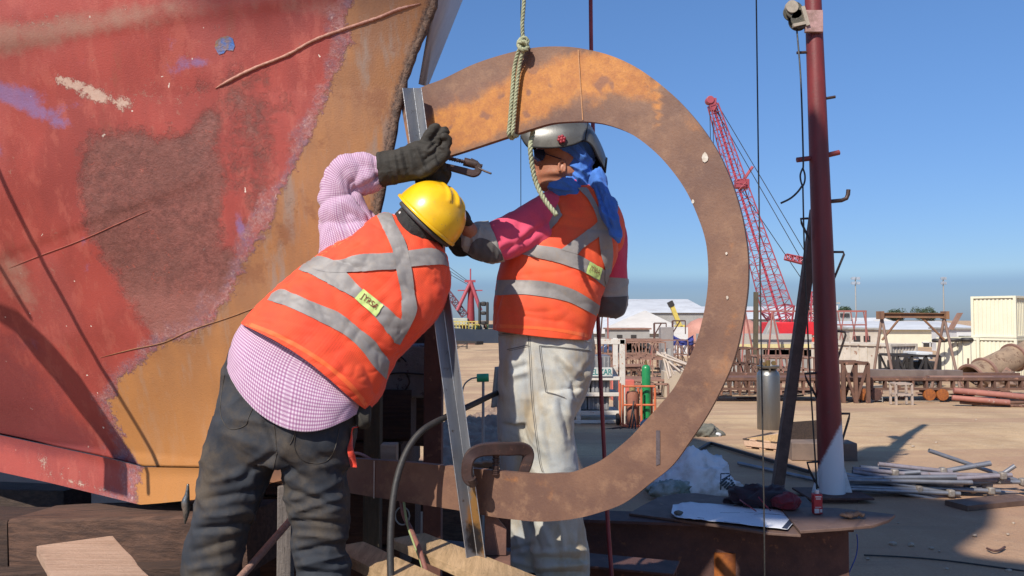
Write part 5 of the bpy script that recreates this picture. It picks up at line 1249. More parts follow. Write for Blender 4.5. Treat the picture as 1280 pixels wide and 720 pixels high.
# bench of steel plates
def flatplate(name, pts, z, th, m, label, n=8, cat='steel plate', wob=.008):
    q = [PZ(x, y, z) for x, y in pts]; top = [p + V((0, 0, wob * noise.noise(p * 2))) for p in q]
    return MB().prism([p - V((0, 0, th)) for p in top], V((0, 0, th))).out(name, m, label=label, cat=cat, bevel=.003, smooth=25)
flatplate('bench_plate', [(786, 641), (792, 637), (803, 631), (822, 622), (845, 617.5), (870, 616.5), (905, 621), (950, 628), (1002, 637), (1001, 668), (960, 665), (900, 656), (840, 648)], 1.15, .016, RP, 'rounded brown steel plate used as a bench with the paper drawing on it', cat='bench plate')
flatplate('bench_plate', [(975, 633), (1045, 634), (1119, 643), (1111, 650), (1090, 657), (1050, 660.5), (1000, 663)], 1.175, .018, RP, 'brown steel plate carrying the red carton and a brown glove', cat='bench plate')
ibeam('steel_beam', V((1.78, 5.3, .98)), V((1.90, 6.0, .98)), .38, .33, mat('beam_dark', (.055, .025, .022), (.035, .018, .016), sc=9), 'short dark red steel beam standing under the right end of the bench plates', .02)
MO_ = mat('orange_paint', (.36, .11, .02), (.20, .06, .02), sc=14, rough=.6)
for x, y, l in ((905, 5.4, 'orange painted trestle post under the middle of the bench'), (984, 5.45, 'orange painted trestle post under the right end of the bench')):
    b = P(x, 700, y); mb = MB(); mb.cyl(V((b.x, y, 0)), V((b.x, y, b.z + .06)), .085, n=20); mb.cyl(V((b.x, y, 0)), V((b.x, y, .02)), .14, n=20); mb.out('trestle_post', MO_, label=l, cat='post', smooth=40)
post('trestle_upright', V((.95, 5.5, 1.1)), V((.95, 5.5, 0)), .1, .1, RS, 'dark steel leg under the left end of the bench', 'post')
# drawing, stone, cloth, carton, glove
def drawing():
    t = thing('paper_drawing', 'large white paper drawing spread on the bench plate', 'drawing', PZ(920, 645, 1.16))
    top = catmull([(841, 635), (850, 631), (864, 630), (885, 631.5), (920, 634), (960, 637), (1004, 640)], 8); bot = catmull([(839, 645), (848, 649), (864, 651), (885, 653), (920, 656.5), (955, 661), (984, 664)], 8)
    vs = []; n = len(top); m = 14
    for k in range(n):
        for j in range(m + 1):
            q = top[k] + (bot[k] - top[k]) * j / m; p = PZ(q[0], q[1], 1.155); e = max(0, 1 - k / 6)
            vs.append(p + V((0, 0, .006 + .010 * e * e + .006 * noise.noise(V((k * .22, j * .2, 0))) + .006 * (j == m or j == 0))))
    fs = [(k * (m + 1) + j, k * (m + 1) + j + 1, (k + 1) * (m + 1) + j + 1, (k + 1) * (m + 1) + j) for k in range(n - 1) for j in range(m)]
    sh = emit('sheet', vs, fs, mat('paper', (.78, .78, .80), (.72, .72, .76), sc=3, rough=.7, bump=.1), t, smooth=180, solid=.001)
    S = Surf(sh)
    decal('border_strip', S, [(994, 641), (976, 661.5)], [(1000.5, 641.5), (983, 662.5)], mat('ink', (.03, .035, .06)), sh, n=20, mcols=3, off=.0015)
    for pts in ([(943, 643), (960, 642.5), (975, 643.5)], [(872, 647), (880, 648)], [(905, 652), (925, 654)], [(930, 640), (990, 645)], [(900, 641), (925, 641)]): stitch('drawn_line', S, pts, .0009, mat('ink', (.03, .035, .06)), sh)
drawing()
mb = MB(); mb.ball(PZ(848, 641, 1.178), (.03, .022, .016), 16, 10); v = [p + (p - PZ(848, 641, 1.178)) * .25 * noise.noise(p * 60) for p in mb.v]
emit('stone', v, mb.f, mat('stone', (.13, .115, .09), sc=40), label='small dark stone holding down the left end of the paper drawing', cat='stone', smooth=60)
def lump(name, c, r, m, label, cat, amp=.25, sc=7, nu=60, nv=36, parent=None, flat=None, dirs=None):
    mb = MB(); c = V(c); mb.ball(c, r, nu, nv); vs = []
    for p in mb.v:
        d = (p - c); k = 1 + amp * noise.noise(p * sc) + amp * .7 * ridge(p, V((.6, .5, .6)).normalized(), sc * 1.7, .4, c.x)
        q = c + d * k; q.z = max(q.z, c.z - (flat if flat is not None else r[2] * .5)); vs.append(q)
    return emit(name, vs, mb.f, m, parent, label=label, cat=cat, smooth=180)
cl = lump('bundled_jacket', PZ(950, 622, 1.21), (.21, .13, .08), fabric('dark_cloth', (.035, .012, .018), (.02, .012, .016), sheen=.1), 'crumpled dark cloth bag with red straps lying behind the paper drawing', 'cloth', .35, 11)
lump('red_panel', PZ(981, 628, 1.21), (.085, .09, .056), fabric('red_cloth', (.20, .008, .015), (.14, .008, .014), sheen=.1), None, None, .3, 14, parent=cl)
mb = MB(); mb.tube([PZ(925, 625, 1.26), PZ(938, 634, 1.25), PZ(945, 639, 1.175)], .004, 6); mb.tube([PZ(948, 621, 1.29), PZ(957, 632, 1.25), PZ(963, 638, 1.175)], .004, 6); mb.out('strap', mat('strap_red', (.3, .02, .04)), cl, smooth=180)
ct = thing('carton', 'small red and white carton with a white cap standing on the bench plate', 'carton', PZ(1021.5, 642, 1.177))
b = PZ(1021.5, 642, 1.178); MB().box(b + V((0, 0, .063)), (.055, .044, .126)).out('box_body', mat('carton_red', (.42, .02, .03), (.36, .02, .03), sc=20, rough=.45, bump=.05), ct, bevel=.004)
MB().cyl(b + V((0, 0, .126)), b + V((0, 0, .147)), .013, n=14).out('cap', mat('white_plastic', (.7, .68, .66), rough=.4), ct)
for z0, z1, x0, x1 in ((.084, .09, -.014, .015), (.074, .079, -.012, .012), (.006, .028, -.019, .004), (.01, .026, .008, .018), (.034, .037, -.015, .014)): MB().box(b + V(((x0 + x1) * .65, -.0230, (z0 + z1) * .63)), ((x1 - x0) * 1.3, .0014, (z1 - z0) * 1.26)).out('printing', mat('print_white', (.65, .6, .58), rough=.5), ct)
gl = thing('work_glove', 'dusty brown work glove lying on the right end of the bench plates', 'glove', PZ(1063, 645, 1.178))
mb = MB(); c = PZ(1060, 644, 1.195); mb.ball(c, (.055, .04, .016), 24, 12); pa = [(mb.v, mb.f)]
for a, l in ((-.5, .07), (-.2, .085), (.1, .085), (.4, .07), (1.6, .05)):
    m2 = MB(); e = c + V((.04 + math.cos(a) * l * .6, math.sin(a) * l, .004)); m2.tube([c + V((.03, math.sin(a) * .03, 0)), (c + e) / 2 + V((.02, 0, .008)), e], [.013, .012, .010], 10); m2.ball(e, .010, 10, 6); pa.append((m2.v, m2.f))
v, f = remesh(pa, .004, 2); v = wrinkle(v, f, [(V((0, 1, 0)), 30, .4, .006)], [], 1); emit('glove_shell', v, f, mat('dust_glove', (.16, .10, .07), (.10, .06, .045), sc=30, rough=.9), gl, smooth=180)
cable('blue_hose', [P(1071, 668, 5.8), P(1072, 680, 5.8), P(1070, 695, 5.8), P(1063, 712, 5.8), P(1052, 735, 5.8)], .0045, mat('blue_hose', (.03, .07, .28)), 'thin blue hose hanging from the right end of the bench', 'hose')
# ------------------------------------------------------------------ things on the ground by the bench
MSI = mat('galvanised', (.30, .30, .32), (.20, .205, .23), (.14, .10, .085), sc=5, rough=.45, metal=.55, bump=.15, spots=-.03)
bag = thing('bulk_bag', 'crumpled white bulk bag with black print lying behind the bench', 'bag', G(872, 622))
def bulk():
    mb = MB(); c = G(872, 622) + V((0, .25, .12)); mb.ball(c, (.62, .35, .5), 90, 50); vs = []
    prof = lambda u: np.interp(u, [-1, -.75, -.45, -.1, .2, .55, .85, 1], [.15, .45, .8, 1.0, .86, .80, .55, .25])
    for p in mb.v:
        d = p - c; u = d.x / .62; q = c + V((d.x, d.y, d.z * float(prof(u))))
        q += d * (.16 * noise.noise(p * 3.2) + .16 * ridge(p, V((.5, .2, .8)).normalized(), 5, .35, 2) + .07 * ridge(p, V((.7, .2, -.5)).normalized(), 12, .35, 7)); q.z = max(q.z, .02); vs.append(q)
    o = emit('bag_cloth', vs, mb.f, fabric('bag_white', (.74, .74, .76), (.66, .65, .66), sc=3, dirt=(.30, .25, .19), damt=.6, dsc=2.5, sheen=0), bag, smooth=180)
    S = Surf(o); ink = mat('bag_ink', (.04, .05, .06))
    for pts in ([(901, 592), (921, 592)], [(901, 592), (901, 612)], [(902, 600), (914, 593)], [(913, 592), (921, 600)]): stitch('printing', S, pts, .008, ink, o)
    for k in range(6): decal('printing', S, [(899 + k * 2.6, 604 + 2.2 * k), (911 + k * 1.6, 594 + 2.6 * k)], [(900.6 + k * 2.6, 606 + 2.2 * k), (912.6 + k * 1.6, 595.6 + 2.6 * k)], ink, o, n=10, mcols=2, off=.01)
    green = lump('green_strap', G(835, 622) + V((0, -.15, .12)), (.26, .16, .14), fabric('bag_edge', (.36, .38, .36), (.16, .19, .15), sc=6, sheen=0), None, None, .45, 6, parent=bag)
bulk()
ml = mat('dark_flat', (.055, .038, .032), sc=10)
MB().bar(G(836, 590) + V((0, 0, .05)), G(888, 557) + V((0, 0, .05)), .06, .05).out('steel_flat', ml, label='dark steel flat on the ground running up left from the bulk bag', cat='steel bar')
MB().bar(G(888, 557) + V((0, 0, .05)), G(1012, 594) + V((0, 0, .05)), .06, .05).out('steel_flat', ml, label='dark steel flat on the ground running from above the bulk bag to the mast', cat='steel bar')
MB().cyl(G(923, 582) + V((0, 0, .04)), G(1023, 604) + V((0, 0, .04)), .03, n=12).out('pale_pipe', MSI, label='thin pale pipe lying on the ground between the bulk bag and the mast', cat='pipe', smooth=60)
# pile of pipes
random.seed(5)
pl = [((1070, 592), (1160, 598), .10), ((1056, 598), (1195, 596), .16), ((1058, 604), (1225, 598), .10), ((1054, 600), (1215, 603), .20), ((1052, 606), (1240, 606), .10), ((1060, 607), (1222, 611), .16), ((1056, 611), (1200, 617), .05), ((1075, 584), (1186, 594), .24),
      ((1066, 586), (1130, 592), .20), ((1058, 613), (1176, 626), .05), ((1110, 612), (1205, 632), .04), ((1140, 615), (1232, 630), .04), ((1120, 608), (1250, 614), .10), ((1090, 600), (1240, 603), .22), ((1150, 598), (1262, 600), .12), ((1055, 611), (1238, 579), .30),
      ((1161, 563), (1290, 607), .32), ((1065, 603), (1180, 606), .26), ((1180, 604), (1290, 602), .08), ((1080, 595), (1150, 590), .28), ((1098, 580), (1190, 590), .18), ((1245, 598), (1269, 582), .25), ((1052, 608), (1160, 612), .12), ((1160, 622), (1228, 636), .03)]
LP = ['crossing over the pile', 'in the middle of the pile', 'at the back of the pile']
pl += [((rnd(1056, 1120), rnd(588, 612)), (rnd(1170, 1275), rnd(590, 622)), 0) for _ in range(14)]
for k, ((x0, y0), (x1, y1), h) in enumerate(pl):
    m = (MSI, MSI, mat('pipe_lilac', (.27, .24, .27), (.19, .165, .18), (.20, .12, .09), sc=6, rough=.55, metal=.2))[k % 3]
    d = 11.6 + rnd(-.25, .25); a = P(x0, y0, d); b = P(x1, y1, d - .1)
    nm = 'long white pipe lying crosswise highest on the pipe pile, end raised to the right' if k == 15 else ('long white pipe sloping down right from its raised end above the pile' if k == 16 else 'grey scaffold pipe lying in the pile right of the mast')
    mb = MB(); mb.pipe(a, b, .030 + (.006 if k in (9, 15) else 0), .005, 14)
    pp = mb.out('scaffold_pipe', m, label=nm, cat='pipe', group=None if k in (15, 16) else 'pipes piled right of the mast', smooth=50)
    if k % 2 == 0:
        e = b + (a - b).normalized() * .12; MB().box(e, (.09, .10, .10), (V((1, 0, 0)), V((0, 1, 0)), V((0, 0, 1)))).out('coupler', mat('coupler', (.30, .27, .24), (.2, .16, .13), sc=30, rough=.6, metal=.3), pp, bevel=.02)
timber('skid_board', G(1195, 636) + V((0, 0, .04)), G(1300, 634) + V((0, .3, .04)), .35, .07, mat('skid', (.14, .085, .06), (.1, .06, .045), sc=9), 'dark timber skid under the right end of the pipe pile', 'skid')
# ------------------------------------------------------------------ mast, brace and tackle
MD = 11.6
def mast():
    b = G(1040, 624); D = b.y
    t = thing('mast', 'tall red steel pipe mast with white primed foot right of the ring', 'mast', b)
    n = 28; N = 60; vs = []; pts = []
    for k in range(N + 1):
        q = k / N; y = 622 + (-220 - 622) * q; xc = 1040 + (1008 - 1040) * q * 1.0; c = P(xc, y, D); r = (.172 + (.088 - .172) * q)
        for i in range(n):
            a = 2 * math.pi * i / n; vs.append(c + V((math.cos(a) * r, math.sin(a) * r, 0)))
    fs = [(k * n + i, k * n + (i + 1) % n, (k + 1) * n + (i + 1) % n, (k + 1) * n + i) for k in range(N) for i in range(n)]
    wh = [(proj(v)[1] - (556 - 1.9 * (proj(v)[0] - 1036))) / 10 for v in vs]
    m = T('mast_red'); nA = m.noise(3, 6, .7, (1, 1, .25)); nB = m.noise(30, 4, .6)
    c = m.mix(m.step(nA, .36, .64), (.20, .026, .024), (.13, .022, .02)); c = m.mix(m.step(m.noise(8, 6, .75), .60, .68), c, (.14, .04, .03))
    c = m.mix(m.step(m.math('ADD', m.attr('primer'), m.math('SUBTRACT', nB, .5)), -.2, 1.0), c, (.62, .64, .66))
    emit('pipe', vs, fs, m.fin(c, .5, 0, m.bump(nB, .2, .01)), t, smooth=180, attrs=dict(primer=wh))
    def cx(y): return 1040 + (1008 - 1040) * (622 - y) / 842
    def peg(x0, y0, x1, y1, r, m=MBR, dd=0): MB().cyl(P(x0, y0, D + dd), P(x1, y1, D + dd), r, n=12).out('step_peg', m, t, smooth=50)
    mr = mat('peg_red', (.26, .035, .035), (.17, .04, .035), sc=20)
    peg(996, 66, 1015, 65, .02); peg(1030, 123.5, 1044, 121, .02); peg(1030, 195, 1049, 190.5, .035, mr); peg(996, 200, 1020, 197, .035, mr)
    MB().tube([P(1036, 252, D), P(1052, 250.5, D), P(1058, 248, D), P(1060, 243, D), P(1060.5, 237, D)], .028, 10).out('hook', MBR, t, smooth=60)
    for pts in ([(1036, 315), (1054, 315), (1055, 318), (1041, 352)], [(1010, 273), (1001, 273.5), (1002, 279), (1012, 300)], [(1040, 413), (1056, 415), (1057, 419), (1045, 455)], [(1024, 466), (1006, 467), (1008, 474), (1024, 502)], [(1048, 517), (1062, 517), (1061, 523), (1050, 560)], [(1023, 577), (1009, 578), (1012, 588), (1023, 610)]):
        MB().tube([P(x, y, D) for x, y in pts], .016, 8).out('bracket', mat('bracket', (.04, .025, .022), sc=30), t, smooth=50)
    mw = mat('primer_white', (.62, .64, .66), (.5, .5, .5), sc=10)
    for s in (-1, 1): c0 = V((b.x, b.y, .09)); MB().prism([c0 + V((s * .17, -.01, 0)), c0 + V((s * .27, -.01, 0)), c0 + V((s * .17, -.01, .34))], V((0, .02, 0))).out('gusset', mw, t)
    MB().box(b + V((0, 0, .075)), (.84, .7, .03)).out('base_plate', RS, t, bevel=.005); MB().box(b + V((-.05, 0, .03)), (.6, .5, .058)).out('base_block', RS, t)
    # pulley block by the top
    MB().box(P(1017, 27, D - .14), (.24, .06, .30)).out('pulley_plate', mat('pp', (.28, .17, .14), (.5, .3, .28), sc=6), t, bevel=.006)
    pu = MB(); c0 = P(996, 20, D - .1)
    for dy in (-.05, .05): pu.cyl(c0 + V((-.05, dy - .012, .06)), c0 + V((-.05, dy + .012, .06)), .12, n=24); pu.cyl(c0 + V((.03, dy - .012, -.06)), c0 + V((.03, dy + .012, -.06)), .13, n=24)
    pu = pu.out('pulley_block', mat('pulley', (.11, .10, .07), (.05, .045, .035), (.22, .2, .14), sc=14, rough=.6), t, bevel=.006)
    m3 = MB(); m3.cyl(c0 + V((-.09, -.09, .1)), c0 + V((-.09, -.03, .1)), .085, n=20); m3.bar(c0 + V((-.08, -.07, -.16)), c0 + V((.1, -.07, -.12)), .05, .04); m3.bar(c0 + V((.05, -.08, .1)), c0 + V((.12, -.08, -.16)), .05, .04); m3.out('sheave', mat('sheave', (.42, .36, .28), sc=14), pu, smooth=50)
    cable('brace_cable', [P(996, 37, D - .1), P(1001, 100, D - .25), P(1004, 195, D - .4), P(1003.5, 212, D - .4)], .012, MWIRE, None, None, par=t)
    cable('cable_eye', [P(1003.5, 210, D - .4), P(1000.5, 218, D - .4), P(1001, 226, D - .4), P(1003.5, 232, D - .4), P(1006, 226, D - .4), P(1006, 218, D - .4), P(1003.5, 210, D - .4)], .012, MWIRE, None, None, par=t)
    cable('cable_tail', [P(1003.5, 231, D - .4), P(997, 240, D - .4), P(988, 248, D - .4), P(976, 254, D - .4)], .013, MWIRE, None, None, par=t)
    cable('brace_cable', [P(1003.5, 230, D - .4), P(1006, 330, D - .35), P(1012, 460, D - .3), P(1020, 590, D - .3), P(1021, 622, D - .2)], .011, MWIRE, None, None, par=t)
    # dark brace pole leaning on the mast
    g2 = G(971, 616); mb = MB(); mb.bar(g2, P(1020, 262, g2.y + .1), .145, .13); mb.out('brace_pole', mat('brace', (.13, .078, .06), (.085, .052, .04), (.17, .10, .07), sc=8, rough=.7), label='dark square steel pole leaning against the red mast', cat='pole', bevel=.008)
mast()
# ------------------------------------------------------------------ yard behind
random.seed(21)
def base(px, py): return G(px, py)
def H_(px, py0, py1, D): return P(px, py1, D).z - P(px, py0, D).z
RED_ = mat('crane_red', (.40, .07, .09), (.32, .06, .08), sc=2, rough=.5); RU = mat('yard_rust', (.17, .085, .055), (.10, .052, .038), (.30, .15, .10), sc=2, rough=.85, bd=.01); RU2 = mat('yard_rust_pale', (.30, .17, .125), (.22, .12, .09), sc=2, rough=.85)
CRM = mat('cream_paint', (.72, .68, .52), (.66, .62, .47), sc=.8, rough=.6); WHT = mat('white_sheet', (.66, .66, .65), (.56, .56, .56), (.46, .44, .42), sc=.12, rough=.6, fine=.4, stretch=(1, 1, 4)); WHD = mat('dirty_white', (.56, .50, .42), (.44, .38, .31), (.26, .14, .09), sc=1.1, rough=.7)
GRY = mat('grey_sheet', (.34, .33, .31), (.28, .27, .25), sc=.6, rough=.7); DRK = mat('dark_gap', (.035, .03, .028), sc=3); YEL = mat('yellow_paint', (.62, .48, .10), (.5, .4, .1), sc=2); BLUT = mat('blue_tarp', (.03, .04, .22), (.02, .03, .16), sc=3, bump=.6)
def wallbox(mb, px0, px1, pyt, pyb, D, depth, zb=None):
    a = P(px0, pyb, D); b = P(px1, pyb, D); z0 = gz(D) if zb is None else zb; z1 = P((px0 + px1) / 2, pyt, D).z
    mb.box(V(((a.x + b.x) / 2, D + depth / 2, (z0 + z1) / 2)), (b.x - a.x, depth, z1 - z0)); return a.x, b.x, z0, z1
# warehouses
def warehouse(px0, px1, pyt, pye, D, depth, ridge_px, label, roofm=WHT, wallm=GRY, name='warehouse', rise=0):
    a = P(px0, pye, D).x; b = P(px1, pye, D).x; z0 = gz(D); ze = P(px0, pye, D).z; zr = P(px0, pyt, D + depth * .5).z if rise == 0 else ze + rise
    t = thing(name, label, 'building', V(((a + b) / 2, D, z0)))
    MB().box(V(((a + b) / 2, D + depth / 2, (z0 + ze) / 2)), (b - a, depth, ze - z0)).out('wall', wallm, t)
    e = .6; m = MB(); xr = P(ridge_px, pye, D).x if ridge_px else None
    if xr is None:      # ridge parallel to the picture
        m.add([(a - e, D - e, ze), (b + e, D - e, ze), (b + e, D + depth / 2, zr), (a - e, D + depth / 2, zr), (a - e, D + depth + e, ze), (b + e, D + depth + e, ze)], [(0, 1, 2, 3), (3, 2, 5, 4), (0, 3, 4), (1, 5, 2), (0, 4, 5, 1)])
    else:
        zr = P(ridge_px, pyt, D).z
        m.add([(a - e, D - e, ze), (b + e, D - e, ze), (xr, D - e, zr), (a - e, D + depth, ze), (b + e, D + depth, ze), (xr, D + depth, zr)], [(0, 1, 2), (3, 5, 4), (0, 2, 5, 3), (1, 4, 5, 2), (0, 3, 4, 1)])
    m.out('roof', roofm, t)
    return t
warehouse(700, 888, 377, 391, 210, 60, None, 'long low warehouse with a wide white roof, farthest building seen through the ring', rise=4.2)
t_ = warehouse(742, 862, 388, 417, 150, 60, 806, 'big white gabled shed seen through the right side of the ring', wallm=GRY)
warehouse(905, 1068, 381, 399, 230, 60, None, 'long white flat-roofed building behind the red crane', rise=4)
warehouse(1062, 1142, 397, 412, 170, 40, 1102, 'white gable-roofed shed left of the rusty A-frame gantry', wallm=WHT)
tw = warehouse(1080, 1235, 399, 412, 120, 30, None, 'cream yard building with a window behind the gantry', roofm=WHT, wallm=CRM, rise=1.2)
for x in (1158, 1167): q = P(x, 434, 119.96); MB().box(q, (.85, .06, 1.15)).out('window', DRK, tw)
q = P(1162.5, 434, 119.95); mb = MB(); 
for dx, w, dz, h in ((-1.15, .12, 0, 1.5), (1.15, .12, 0, 1.5), (0, .14, 0, 1.5), (0, 2.4, .7, .12), (0, 2.4, -.7, .12)): mb.box(q + V((dx, -.02, dz)), (w, .08, h))
mb.out('window_frame', WHT, tw)
bb = thing('block_building', 'small white square building standing above the roofs by the mast', 'building', base(1040, 424)); mb = MB(); wallbox(mb, 1026, 1048, 381, 420, 190, 12); mb.out('wall', WHT, bb); mb = MB(); q = P(1037, 380, 190); mb.box(V((q.x, 196, q.z + .2)), (4.6, 12.6, .4)); mb.out('roof_slab', GRY, bb)
bb = thing('block_building', 'grey building with dark windows left of the yard trees', 'building', base(1058, 424)); mb = MB(); wallbox(mb, 1049, 1064, 390, 420, 180, 12); mb.out('wall', GRY, bb)
for x in (1053, 1059): MB().box(P(x, 394, 179.9), (.9, .3, .8)).out('window', DRK, bb)
# trees
LF = mat('leaves', (.045, .075, .04), (.07, .10, .055), sc=1.5, rough=.8)
def tree(px, pyt, pyb, w, D, label, group='trees beyond the roofs'):
    b = V((P(px, 400, D).x, D, gz(D))); top = P(px, pyt, D).z; r = w / 1040 * D / 2; t = thing('tree', label, 'tree', b, group)
    mb = MB(); mb.tube([b, b + V((.2, 0, (top - b.z) * .5)), b + V((0, 0, (top - b.z) * .8))], [.35, .25, .12], 8)
    for k in range(5): a = k * 1.3; mb.tube([b + V((0, 0, (top - b.z) * .5)), b + V((math.cos(a) * r * .7, math.sin(a) * r * .7, (top - b.z) * .8))], [.15, .05], 6)
    mb.out('trunk', WD2, t)
    vs = []; fs = []; h = top - b.z; cl = [(V((rnd(-.6, .6) * r, rnd(-.6, .6) * r, h * rnd(.62, .9))), r * rnd(.3, .55)) for _ in range(14)]
    for c, rr in cl:
        for _ in range(260):
            d = V((random.gauss(0, 1), random.gauss(0, 1), random.gauss(0, .8))).normalized() * rr * rnd(.6, 1.1); p = b + c + d; s = .16
            a = V((rnd(-1, 1), rnd(-1, 1), rnd(-1, 1))).normalized() * s; e = V((rnd(-1, 1), rnd(-1, 1), rnd(-1, 1))).normalized() * s
            n = len(vs); vs += [p - a, p + e, p + a, p - e]; fs.append((n, n + 1, n + 2, n + 3))
    emit('crown', vs, fs, LF, t, smooth=0)
tree(1120, 389, 402, 26, 240, 'dark green tree left behind the gantry beam'); tree(1158, 386, 402, 30, 240, 'dark green tree behind the right half of the gantry beam'); tree(1056, 383, 398, 18, 235, 'small dark tree just right of the red mast')
# light masts
def lightpole(px, pyt, D, label, n=3, w=16):
    b = V((P(px, 400, D).x, D, gz(D))); top = P(px, pyt, D).z; t = thing('floodlight_mast', label, 'light mast', b); s = D / 1040
    MB().cyl(b, V((b.x, D, top)), .16, .10, n=10).out('pole', GRY, t, smooth=60)
    for k in range(2): MB().bar(V((b.x - w * s / 2, D, top - (2 + 6 * k) * s)), V((b.x + w * s / 2, D, top - (2 + 6 * k) * s)), .12, .12).out('crossarm', GRY, t)
    for k in range(n):
        for j in range(2): MB().box(V((b.x + (k - (n - 1) / 2) * w * s / n, D - .2, top - (2 + 6 * j) * s)), (w * s / n * .7, .3, 3.4 * s)).out('floodlight', mat('lamp_glass', (.38, .42, .48), sc=3, rough=.3), t, bevel=.03)
lightpole(1070, 346, 150, 'floodlight mast above the roofs between red mast and gantry', 2, 12); lightpole(1180, 346, 150, 'floodlight mast with a clustered head above the gantry right end', 3, 7)
# containers
def container(corner_px, D, z0, yaw, L, label, doors=False, nameg=None, m=CRM, Wd=2.44, Hh=2.59):
    c = V((P(corner_px, 400, D).x, D, z0)); u = V((math.cos(yaw), math.sin(yaw), 0)); w = V((math.sin(yaw), -math.cos(yaw), 0))     # u along the long side, -w along the end
    t = thing('shipping_container', label, 'container', c); zz = V((0, 0, 1)); ctr = c + u * (L / 2) - w * (Wd / 2) + zz * (Hh / 2)
    MB().box(ctr, (L - .1, Wd - .1, Hh - .1), (u, w, zz)).out('body', m, t)
    mb = MB()
    n = int(L / .28)
    for k in range(n): p = c + u * (.15 + (L - .3) * (k + .5) / n) + zz * (Hh / 2); mb.box(p + w * -.03, (.13, .05, Hh - .25), (u, w, zz))
    mb.out('side_corrugation', m, t)
    mb = MB()
    if not doors:
        for k in range(9): p = c - w * (.15 + (Wd - .3) * (k + .5) / 9) + zz * (Hh / 2) + u * .03; mb.box(p, (.05, .12, Hh - .25), (u, w, zz))
        mb.out('end_corrugation', m, t)
    else:
        for k in range(2):
            d = MB().box(c - w * (Wd * (.27 + .46 * k)) + zz * (Hh / 2) + u * .0, (.06, Wd * .44, Hh - .3), (u, w, zz)).out('door', m, t, bevel=.01)
            for j in (-.25, .25): MB().cyl(c - w * (Wd * (.27 + .46 * k) + j) + zz * .2 - u * .06, c - w * (Wd * (.27 + .46 * k) + j) + zz * (Hh - .2) - u * .06, .025, n=8).out('lock_bar', GRY, d)
    mb = MB()
    for a, b in ((0, 0), (0, Wd), (L, 0), (L, Wd)): mb.box(c + u * a - w * b + zz * (Hh / 2), (.16, .16, Hh), (u, w, zz))
    for b in (0, Wd):
        for z in (.07, Hh - .07): mb.box(c + u * (L / 2) - w * b + zz * z, (L, .14, .14), (u, w, zz))
    for a in (0, L):
        for z in (.07, Hh - .07): mb.box(c + u * a - w * (Wd / 2) + zz * z, (.14, Wd, .14), (u, w, zz))
    mb.out('corner_frame', m, t, bevel=.01)
    return t
YW = math.radians(40)
z50 = gz(51)
container(1269, 51, z50 + 2.62, YW, 6.06, 'cream shipping container on top of another at the right edge'); container(1269, 51, z50, YW, 6.06, 'cream shipping container directly beneath the topmost container')
container(1222, 52.5, z50, YW, 6.06, 'cream shipping container with closed doors behind the gantry leg', doors=True)
wc = container(1112, 47, gz(47), math.radians(28), 2.2, 'weathered open-ended container with rust on its roof left of the gantry legs', m=WHD, Wd=5.5, Hh=2.2)
# tubes/tarps on top of the door container
mb = MB(); q = P(1200, 428, 53)
for k in range(3): mb.tube([q + V((-1.3 + k * .9 + .35 * math.cos(a), .3 * math.sin(a), .12 + .03 * k)) for a in np.linspace(0, 6.28, 14)], .12, 7)
mb.out('old_tyre', DRK, label='dark coiled hoses lying on the roof of the doored container', cat='hoses')
MB().prism([P(1187, 412, 60), P(1192, 412, 60), P(1204, 391, 60), P(1199, 391, 60)], V((0, .3, 0))).out('leaning_boom', RU2, label='short brown beam sticking up above the doored container', cat='beam')
